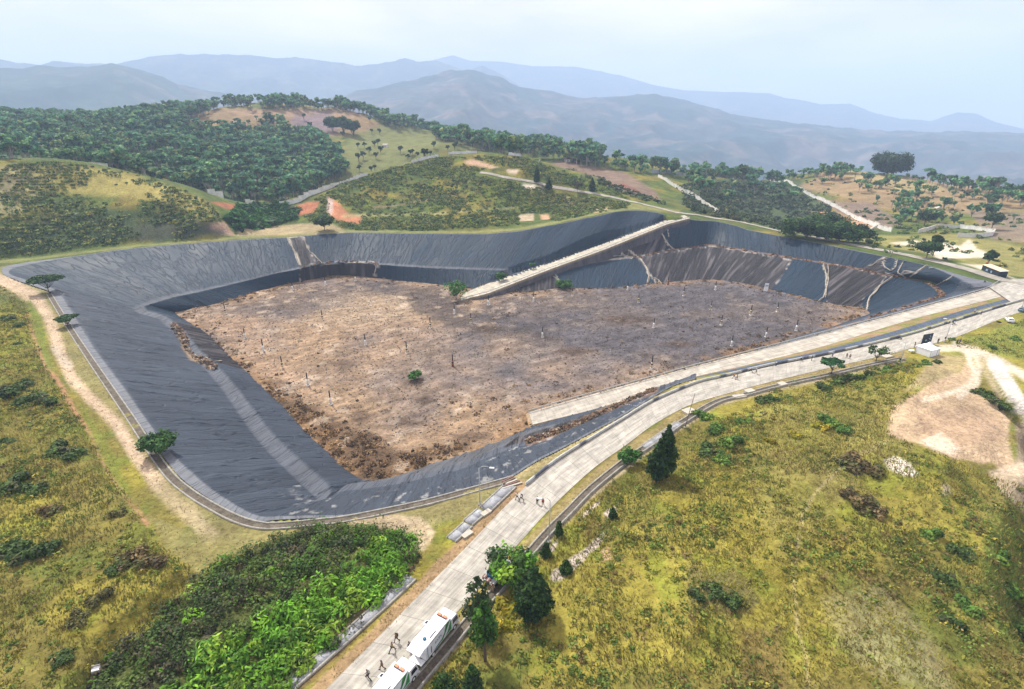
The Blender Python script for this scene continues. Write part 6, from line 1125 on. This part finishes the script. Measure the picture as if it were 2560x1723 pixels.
crest = np.array([q for q in [thit(a+RNG.normal()*2, b+RNG.uniform(1, 5)) for a, b in zip(np.linspace(1960, 2150, 24), np.interp(np.linspace(1960, 2150, 24), [1960, 2080, 2150], [452, 430, 432]))] if q is not None]); crest2 = np.array([q for q in [thit(a+RNG.normal()*2, b+RNG.uniform(1, 5)) for a, b in zip(np.linspace(2270, 2560, 34), np.interp(np.linspace(2270, 2560, 34), [2270, 2400, 2560], [446, 474, 485]))] if q is not None])
allF = np.vstack([ft, fr, crest, crest2]); d_ = np.hypot(allF[:, 0], allF[:, 1]); od = np.argsort(d_); allF = allF[od]; ori = np.r_[np.zeros(len(ft)), np.ones(len(fr)+len(crest)+len(crest2))][od]
gk = np.random.default_rng(5); fk = gk.integers(0, NPR, len(allF)); fs_ = .5+.75*gk.random(len(allF))**1.3; fa = gk.random(len(allF))*6.283
for i in range(min(300, len(allF))):
    x, y, z = allF[i]; rt = ori[i]
    put_tree('ft%d' % fk[i], (x, y, z), float(fs_[i]*(.8 if rt else 1)), float(fa[i]), 'forest_tree', 'grey green tree scattered over the brown hillside on the right' if rt else 'pale trunked tree in the dense forest along its lower edge', 'tree', 'trees scattered on the right hillside' if rt else 'trees along the lower edge of the forest')
L_ = []
for k in range(NPR):
    s_ = np.where(fk[300:] == k)[0]+300
    if len(s_) == 0: continue
    V, F, C_ = cat_([FT[k][0], FT[k][1]]); ca, sa = np.cos(fa[s_]), np.sin(fa[s_]); sc_ = fs_[s_]*np.where(ori[s_] > 0, .8, 1)
    X = (V[None, :, 0]*ca[:, None]-V[None, :, 1]*sa[:, None])*sc_[:, None]+allF[s_, 0][:, None]; Y = (V[None, :, 0]*sa[:, None]+V[None, :, 1]*ca[:, None])*sc_[:, None]+allF[s_, 1][:, None]; Z = V[None, :, 2]*sc_[:, None]+allF[s_, 2][:, None]
    VV = np.stack([X, Y, Z], -1).reshape(-1, 3); FF = (F[None]+(np.arange(len(s_))*len(V))[:, None, None]).reshape(-1, 4); tint = (.62+.8*gk.random(len(s_)))[:, None, None]*np.array([1, 1, 1])+gk.normal(size=(len(s_), 1, 1))*np.array([.06, 0, -.02])
    L_.append((VV, FF, (C_[None]*tint).reshape(-1, 3)))
V, F, C_ = cat_(L_); tag(mesh_np('forest', V, F, M_LEAF, np.clip(C_, 0, 1)), 'dense mixed forest covering the far hillside and its ridge', 'forest', None, 'stuff')
print('forest trees', len(allF))
# ------------------------------------------------------------------ scrub
def scrub(name, label, pts, rmin, rmax, n, leaf, cols_, seed, cat='scrub', hfac=.6, colf=None, elong=1.6, kind='stuff'):
    g = np.random.default_rng(seed); m = len(pts); r_ = rmin+(rmax-rmin)*g.random(m)**1.8; rad = np.stack([r_*(.8+.5*g.random(m)), r_*(.8+.5*g.random(m)), r_*hfac*(.8+.4*g.random(m))], 1); c = pts.copy(); c[:, 2] += rad[:, 2]*.35
    V, F, C_ = leaves(c, rad, n, leaf, cols_, .35, .55, elong, seed, .35, .35); o = mesh_np(name, V, F, M_LEAF, np.clip(C_, 0, 1)); tag(o, label, cat, None, kind); return o
SCR = [(.07, .12, .028), (.10, .16, .034), (.16, .20, .045), (.045, .085, .024), (.12, .14, .045), (.21, .21, .05)]
hl = scatter([[(0, 412), (150, 405), (270, 422), (430, 462), (510, 500), (555, 550), (590, 588), (400, 602), (250, 612), (0, 645), (-300, 660), (-300, 420)]], 2.5, 352, 480, 11, thin=lambda x, y: .10+1.15*sstep(.44, .60, fbm(x/26, y/26, 900)))
hm2 = scatter([[(740, 520), (850, 465), (930, 437), (1050, 405), (1131, 390), (1201, 386), (1294, 393), (1405, 427), (1479, 456), (1590, 500), (1560, 520), (1440, 548), (1294, 566), (1183, 574), (1000, 575), (860, 570), (830, 540), (790, 560)]], 2.4, 350, 520, 12, thin=lambda x, y: .4+.9*sstep(.38, .56, fbm(x/20, y/20, 901)))
def notroad(p): 
    return p[sdist(p[:, 0], p[:, 1], pc[:, :2], False) > 5]
BARE = [[(818, 490), (852, 508), (905, 540), (900, 562), (820, 545)], [(1295, 535), (1380, 532), (1378, 556), (1298, 563)], [(500, 562), (560, 556), (590, 596), (500, 592)], [(730, 520), (770, 503), (805, 500), (790, 532), (738, 542)], [(1150, 402), (1185, 398), (1305, 425), (1290, 438), (1170, 412)], [(1300, 458), (1355, 468), (1310, 470)], [(370, 563), (435, 560), (440, 592), (390, 598)]]
def notbare(p):
    qx_, qy_ = proj(p); k = np.ones(len(p), bool)
    for b in BARE: k &= sdist(qx_, qy_, b) > 1
    return p[k]
scrub('hill_scrub', 'low green scrub covering the two grassy hills behind the pit', notbare(notroad(np.vstack([hl, hm2]))), .7, 3.0, 26, .75, SCR, 21, hfac=.42)
hr = scatter([[(1700, 470), (1760, 455), (1940, 462), (2060, 512), (2100, 540), (2060, 560), (1990, 585), (1900, 565), (1800, 545), (1720, 525)], [(1340, 400), (1500, 450), (1640, 500), (1720, 530), (1600, 500), (1480, 452), (1400, 420)]], 5.0, 400, 720, 13); scrub('hill_scrub', 'dark green scrub filling the valley side right of the pit summit', hr, 1.4, 4.2, 24, 1.5, [(.03, .055, .025), (.045, .075, .028), (.06, .09, .035), (.10, .11, .05)], 22)
hv = scatter([[(2160, 580), (2400, 575), (2560, 600), (2700, 640), (2560, 700), (2480, 660), (2300, 650), (2160, 615)], [(2000, 440), (2560, 490), (2560, 570), (2250, 575), (2080, 520)]], 8.5, 330, 900, 14, thin=lambda x, y: .15+1.5*sstep(.52, .64, fbm(x/18, y/18, 902))); scrub('hill_scrub', 'patchy scrub on the eastern slopes beyond the perimeter road', hv, .9, 2.8, 20, 1.2, SCR, 23)
sb_ = scatter([[(590, 580), (560, 545), (600, 520), (700, 515), (745, 530), (740, 550), (680, 565)]], 2.6, 380, 470, 15); scrub('banana_grove', 'bright green banana thicket in the saddle between the two hills', sb_, 1.4, 3.2, 30, 1.5, [(.03, .10, .02), (.05, .15, .03), (.02, .06, .018)], 24, 'thicket', .9, None, 3.0)
# dried growth round the pit floor
g = np.random.default_rng(31); s_ = np.where((fsd < .5) & (fsd > -9) & (g.random(len(fsd)) < .05*(.3+sstep(.45, .6, fbm(fx_/12, fy_/12, 910))*2.0)*np.exp(fsd/4)))[0]; s2 = np.where((fsd < -3) & (g.random(len(fsd)) < .004*sstep(.5, .7, fbm(fx_/16, fy_/16, 911))))[0]
s3 = np.where((sdist(fpx, fpy, [(600, 915), (680, 960), (760, 1010), (860, 1070), (1000, 1125), (1200, 1105), (1100, 1150), (960, 1205), (880, 1195), (780, 1110), (700, 1020), (620, 950)])+(fbm(fx_/8, fy_/8, 912)-.5)*50 < 0) & (g.random(len(fsd)) < .16) & (fsd < 0))[0]
dp = fp[np.r_[s_, s2, s3]].copy(); dp[:, 2] += .1; scrub('dry_brush', 'dry brown brush fringing the pit floor', dp, .4, 1.7, 34, .36, [(.19, .115, .055), (.26, .165, .08), (.12, .075, .04), (.34, .23, .12), (.09, .06, .035)], 32, 'brush', .5)
tf = np.where((fsd < -1) & (g.random(len(fsd)) < .16))[0]; tp_ = fp[tf].copy(); V, F, C_ = leaves(tp_, np.tile([.45, .45, .2], (len(tf), 1)), 3, .34, [(.24, .185, .13), (.14, .12, .115), (.07, .062, .062), (.33, .26, .18), (.12, .11, .115), (.10, .09, .09)], .1, .3, 2.2, 33, .3, .2)
tag(mesh_np('dry_litter', V, F, M_LEAF, C_), 'fine dry litter and stalks strewn over the pit floor', 'litter', None, 'stuff')
bt_i = np.where((rowkind == 2)[:, None]*(np.ones(nc, bool))[None])
bxy = Q[bt_i]; bq, by_ = proj(bxy); kk2 = (bq > 1580) & (bq < 2400) & (by_ < 800) & (g.random(len(bq)) < .10); e1 = bxy[kk2]
kq = ((sdist(bq, by_, [(440, 812), (455, 840), (462, 870), (480, 895), (515, 905), (533, 915)], False) < 12) | ((bq > 1320) & (bq < 1640) & (by_ > 970))) & (g.random(len(bq)) < .22); e2 = bxy[kq]; kq3 = (bq > 745) & (bq < 945) & (by_ < 690) & (g.random(len(bq)) < .2)
scrub('dry_brush', 'rust brown dead growth lying along the eastern and northern bench', np.vstack([e1, bxy[kq3]]), .4, 1.15, 14, .6, [(.20, .11, .06), (.28, .17, .09), (.13, .08, .055)], 34, 'brush', .6); scrub('debris', 'brown debris and torn scraps on the near and western bench', e2, .4, 1.2, 14, .6, [(.26, .17, .10), (.18, .11, .08), (.36, .28, .20), (.10, .08, .07)], 35, 'debris', .5)
# ramp verges
rv = np.vstack([resamp(ra, 160)+g.normal(size=(160, 3))*[.4, .4, .05], resamp(ri, 260)[30:]+g.normal(size=(230, 3))*[.35, .35, .05]+[0, .4, -.1]]); scrub('verge_grass', 'dry weeds along the edges of both ramps', rv, .2, .6, 8, .45, [(.28, .22, .10), (.18, .17, .05), (.30, .20, .11)], 36, 'grass', .6)
# ------------------------------------------------------------------ near vegetation
LAYD = None
bush = scatter([BUSHPOLY], 1.15, 40, 130, 41); 
bq, by_ = proj(bush); wB = .04+.92*sstep(30, -34, sdist(bq, by_, [(400, 1780), (520, 1650), (640, 1570), (760, 1500), (850, 1425), (900, 1385), (960, 1350), (1020, 1370), (1010, 1440), (930, 1520), (850, 1600), (760, 1690), (640, 1810)])+(fbm(bush[:, 0]/4, bush[:, 1]/4, 920)-.5)*60)
dk = bush[g.random(len(bush)) > wB]; br_ = bush[g.random(len(bush)) < wB]
scrub('thicket', 'dark mixed thicket of bushes below the near corner of the pit', dk, .6, 2.1, 105, .27, [(.045, .085, .018), (.065, .11, .025), (.09, .13, .03), (.085, .075, .04), (.11, .16, .03), (.06, .07, .035), (.075, .15, .022)], 42, 'thicket', .95)
scrub('bright_bushes', 'vivid green leafy bushes bordering the slab covered drain', br_, .6, 2.1, 110, .27, B_GRN, 43, 'bushes', .95, None, 2.8)
SH = [(20, 800, 2.4, 'd'), (45, 815, 2.0, 'd'), (25, 985, 3.4, 'd'), (80, 1000, 3.2, 'd'), (120, 1010, 2.6, 'd'), (60, 965, 2.4, 'd'), (150, 1130, 2.9, 'd'), (185, 1140, 2.2, 'd'), (40, 1215, 2.9, 'd'), (85, 1225, 2.2, 'd'), (130, 1275, 1.8, 'b'), (20, 1385, 2.6, 'd'), (70, 1395, 2.4, 'd'), (110, 1380, 2.0, 'd'), (330, 1405, 2.4, 'b'), (380, 1412, 2.2, 'b'), (290, 1420, 1.8, 'd'), (150, 1650, 1.5, 'd'), (25, 1105, 1.6, 'd'), (45, 860, 1.2, 'd'), (295, 1285, 1.4, 'o'), (250, 1500, 1.8, 'o'), (200, 1550, 1.6, 'o'),
      (2135, 1165, 3.0, 'b'), (2175, 1175, 2.4, 'b'), (2155, 1255, 2.6, 'b'), (2180, 1285, 2.2, 'b'), (2120, 1235, 1.8, 'b'), (2080, 1060, 2.6, 'g'), (2105, 1075, 2.0, 'g'), (2050, 1070, 1.8, 'y'), (1790, 1080, 2.8, 'g'), (1830, 1110, 2.6, 'g'), (1810, 1150, 2.2, 'g'), (1770, 1130, 2.4, 'd'), (1860, 1060, 2.0, 'g'), (1760, 1040, 2.2, 'g'), (1910, 1005, 2.2, 'd'), (1940, 1000, 1.8, 'd'), (2060, 975, 2.6, 'd'), (2100, 960, 2.4, 'd'), (2140, 950, 2.6, 'd'), (2180, 940, 2.2, 'd'), (2220, 930, 2.0, 'g'), (2270, 920, 1.8, 'y'), (2320, 912, 1.8, 'g'), (2340, 905, 1.4, 'd'), (1920, 1105, 1.6, 'y'), (1990, 1090, 1.4, 'y'), (2480, 870, 1.6, 'g'), (2540, 850, 1.8, 'g'), (2380, 850, 1.2, 'g'), (1780, 1480, 1.8, 'd'), (1830, 1500, 1.6, 'd'), (1740, 1490, 1.4, 'd'), (2330, 1340, 1.8, 'g'), (2400, 1380, 2.0, 'd'), (2360, 1450, 1.8, 'd'), (2420, 1520, 1.8, 'g'), (2380, 1560, 1.6, 'd'), (2520, 1480, 2.2, 'g'), (2500, 1400, 2.0, 'g'), (2540, 1580, 2.0, 'g'), (2450, 985, 2.2, 'd'), (2480, 1000, 2.4, 'd'), (2500, 1018, 2.2, 'd'), (1272, 1520, 2.0, 'y'), (1300, 1505, 1.8, 'y'), (1260, 1560, 1.6, 'y'), (2255, 585, 3.4, 'g'), (2200, 600, 3.4, 'g')]
SHC = {'d': ([(.065, .115, .025), (.095, .15, .032), (.08, .09, .032), (.045, .08, .02)], 'dark green'), 'b': ([(.12, .095, .04), (.14, .13, .04), (.09, .10, .03), (.17, .12, .05)], 'brown tinged'), 'g': ([(.09, .18, .028), (.14, .22, .03), (.06, .13, .025)], 'mid green'), 'y': (YEL, 'yellow leaved'), 'o': ([(.12, .11, .03), (.09, .09, .03)], 'olive')}
shp = {}
for k, (cl, nm) in SHC.items():
    for v_ in range(2):
        g2 = np.random.default_rng(60+v_); nb = 12; bl = np.stack([g2.uniform(-.62, .62, nb), g2.uniform(-.62, .62, nb), g2.uniform(.12, .5, nb)], 1); rd = np.tile([.42, .42, .34], (nb, 1)); mk_tree_mesh('sh%s%d' % (k, v_), leaves(bl, rd, 62, .17, cl, .3, .5, 1.7, 61+v_, .4, .35), cat_([limb((0, 0, -.1), (bl[i][0]*.8, bl[i][1]*.8, bl[i][2]), .03, .012, BARK, 4) for i in range(6)]))
cnt = {}
SH.sort(key=lambda q: q[0])
for i, (px, py, s_, k) in enumerate(SH):
    p = g0(px, py); side = 'in the field left of the pit' if px < 500 else 'on the right hill'; kk_ = (k, side); cnt[kk_] = cnt.get(kk_, 0)+1
    o = put_tree('sh%s%d' % (k, i % 2), tuple(p-np.array([0, 0, .1])), (s_, s_, s_*.8), i*1.3, 'shrub', f'{SHC[k][1]} shrub {side}, {ORD(cnt[kk_])} from the left', 'shrub', 'shrubs on the rough grass'); 
    for c in [q for q in o.children]:
        if c.name.startswith('crown'): c.name = 'foliage'
        else: c.name = 'stem'
# rough grass and weeds on the near ground
def tuft(pts, hgt, n, cols_, seed, wid=.10, spread=.5, lean=.55):
    g = np.random.default_rng(seed); m = len(pts); idx = np.repeat(np.arange(m), n); N = len(idx); a = g.random(N)*6.283; b = pts[idx]+np.stack([g.normal(size=N)*spread, g.normal(size=N)*spread, np.full(N, -.05)], 1)
    h = hgt[idx]*(.6+.8*g.random(N)); l = lean*h*(.4+g.random(N)); tip = b+np.stack([np.cos(a)*l, np.sin(a)*l, h], 1); s_ = np.stack([-np.sin(a), np.cos(a), np.zeros(N)], 1)*(wid*(.7+.6*g.random(N)))[:, None]
    V = np.stack([b-s_, b+s_, tip+s_*.25, tip-s_*.25], 1).reshape(-1, 3); F = np.arange(N*4).reshape(-1, 4); C_ = cols_[idx]*(.78+.44*g.random(N))[:, None]; return V, F, np.repeat(C_, 4, 0)
GR = [[(-800, 700), (0, 712), (60, 760), (107, 911), (192, 1041), (255, 1150), (326, 1262), (407, 1377), (500, 1447), (380, 1560), (260, 1700), (150, 1900), (-1500, 1900)]]
GR2 = [[(1160, 1590), (1240, 1502), (1305, 1430), (1425, 1300), (1505, 1230), (1660, 1105), (1740, 1048), (1740, 1090), (1660, 1155), (1480, 1315), (1370, 1470), (1290, 1570), (1120, 1770), (1000, 1950), (930, 1900)], [(2260, 915), (2070, 970), (1866, 1020), (1740, 1090), (1660, 1155), (1480, 1315), (1370, 1470), (1290, 1570), (1120, 1770), (1000, 1950), (2700, 1950), (2700, 1250), (2480, 1195), (2330, 1130), (2225, 1090), (2225, 1040), (2290, 980), (2300, 930)], [(2390, 860), (2480, 830), (2560, 795), (2700, 780), (2700, 940), (2560, 900), (2460, 880)]]
def field(polys, sp, seed, rmin, rmax, thr=(.30, .55), sc=7):
    return scatter(polys, sp, rmin, rmax, seed, thin=lambda x, y: .22+1.3*sstep(thr[0], thr[1], fbm(x/sc, y/sc, 940, 4)))
def gcol(p, seed):
    x, y = p[:, 0], p[:, 1]; a = fbm(x/16, y/16, 950, 4)[:, None]; b = fbm(x/5, y/5, 951, 4)[:, None]; c = fbm(x/2, y/2, 952, 3)[:, None]; g = np.random.default_rng(seed); k = g.random(len(p))[:, None]
    cc = np.array([.19, .185, .04])+(np.array([.31, .28, .055])-np.array([.19, .18, .045]))*sstep(.45, .62, a); cc = cc+(np.array([.10, .14, .025])-cc)*sstep(.50, .64, b)*.8; cc = cc+(np.array([.22, .15, .06])-cc)*sstep(.56, .68, 1-c)*.6
    return np.where(k < .12, np.array([.30, .24, .11]), cc)
nf = np.vstack([field(GR, .62, 51, 40, 330), field(GR2, .62, 52, 30, 300)])
print('tufts', len(nf)); dq = np.hypot(nf[:, 0], nf[:, 1])
V, F, C_ = tuft(nf, .22+.5*fbm(nf[:, 0]/4, nf[:, 1]/4, 960)**1.2+.0*dq, 3, gcol(nf, 53), 54, .085, .35); tag(mesh_np('grass', V, F, M_LEAF, C_), 'rough yellow green grass covering the fields either side of the pit', 'grass', None, 'stuff')
wd = np.vstack([field(GR, 1.7, 55, 40, 330, (.46, .60), 9), field(GR2, 1.7, 56, 30, 300, (.46, .60), 9)]); V, F, C_ = leaves(wd+[0, 0, .12], np.stack([.45+.5*RNG.random(len(wd)), .45+.5*RNG.random(len(wd)), .22+.3*RNG.random(len(wd))], 1), 16, .24, [(.14, .17, .03), (.20, .20, .035), (.12, .15, .028), (.26, .24, .04), (.18, .15, .05), (.13, .18, .028), (.17, .20, .035)], .3, .4, 2.0, 57, .4, .4)
print('weeds', len(wd)); tag(mesh_np('weeds', V, F, M_LEAF, C_), 'low weeds and seedlings scattered through the rough grass', 'weeds', None, 'stuff')
vg = np.vstack([scatter([[(20, 690), (130, 745), (280, 985), (420, 1215), (640, 1345), (950, 1310), (1290, 1215), (1290, 1240), (1050, 1400), (960, 1330), (700, 1370), (520, 1440), (400, 1370), (250, 1130), (100, 850), (0, 720)]], 1.25, 60, 330, 61), scatter([[(1280, 1225), (1310, 1225), (1035, 1510), (800, 1740), (760, 1740), (960, 1520)], [(2255, 878), (2070, 925), (1866, 978), (1700, 1040), (1562, 1130), (1429, 1240), (1294, 1385), (1146, 1545), (1000, 1710), (1030, 1720), (1230, 1480), (1368, 1320), (1564, 1140), (1700, 1055), (1966, 950), (2255, 895)], [(1290, 1205), (1480, 1088), (1640, 998), (1740, 950), (1640, 985), (1480, 1078), (1330, 1160)]], .9, 30, 300, 62)])
V, F, C_ = tuft(vg, np.full(len(vg), .26), 3, np.where(RNG.random((len(vg), 1)) < .5, np.array([.30, .24, .12]), np.array([.17, .16, .05])), 63, .07, .3); tag(mesh_np('verge_grass', V, F, M_LEAF, C_), 'short dry grass on the track and road verges', 'grass', None, 'stuff')
ls = np.vstack([scatter([[(1740, 1100), (1800, 1060), (1900, 1020), (1960, 1040), (1900, 1090), (1880, 1180), (1790, 1200), (1700, 1180)], [(2240, 1280), (2330, 1230), (2480, 1200), (2560, 1330), (2700, 1500), (2700, 1750), (2480, 1750), (2400, 1600), (2300, 1480), (2220, 1380)], [(1560, 1240), (1700, 1180), (1820, 1280), (1760, 1420), (1600, 1500), (1500, 1400)], [(1150, 1700), (1300, 1560), (1480, 1560), (1700, 1480), (1900, 1520), (1980, 1750), (1400, 1800), (1150, 1760)], [(1960, 1310), (2060, 1300), (2200, 1440), (2180, 1500), (2060, 1460), (1980, 1420)], [(2000, 950), (2300, 895), (2340, 905), (2200, 950), (2060, 1000), (1900, 1020), (1900, 990)]], 1.6, 30, 280, 81, thin=lambda x, y: .15+1.5*sstep(.44, .60, fbm(x/5, y/5, 970, 4))), scatter([[(0, 960), (140, 980), (200, 1060), (120, 1080), (0, 1060)], [(0, 1330), (140, 1340), (170, 1420), (60, 1450), (-60, 1440)], [(0, 1160), (200, 1110), (230, 1180), (60, 1260), (-60, 1250)], [(250, 1380), (420, 1380), (440, 1430), (300, 1480), (240, 1440)], [(0, 1500), (250, 1480), (260, 1640), (80, 1750), (-60, 1750)], [(0, 760), (70, 780), (70, 850), (0, 860)]], 1.7, 30, 330, 82, thin=lambda x, y: .12+1.4*sstep(.46, .62, fbm(x/6, y/6, 971, 4)))])
scrub('low_scrub', 'knee high green and yellow scrub spreading over the near slopes', ls, .4, 1.35, 30, .26, [(.11, .17, .03), (.16, .20, .035), (.09, .14, .025), (.25, .23, .04), (.19, .14, .05), (.10, .17, .028), (.29, .25, .045)], 83, 'scrub', .6)
# white gravel stones on the strips right of the drain
gs = scatter([[(1378, 1432), (1420, 1402), (1460, 1377), (1500, 1337), (1518, 1328), (1498, 1360), (1448, 1410), (1402, 1454), (1377, 1448)], [(1375, 1370), (1395, 1352), (1385, 1372)], [(2212, 1150), (2240, 1144), (2270, 1157), (2298, 1186), (2250, 1184), (2222, 1170)]], .8, 30, 220, 71); V, F, C_ = leaves(gs, np.tile([.3, .3, .08], (len(gs), 1)), 4, .30, [(.48, .44, .40), (.36, .32, .28), (.10, .085, .07)], .9, .2, 1.2, 72, .2, .1); tag(mesh_np('gravel', V, F, M_LEAF, C_), 'white stones on the bare strips right of the drain', 'gravel', None, 'stuff')
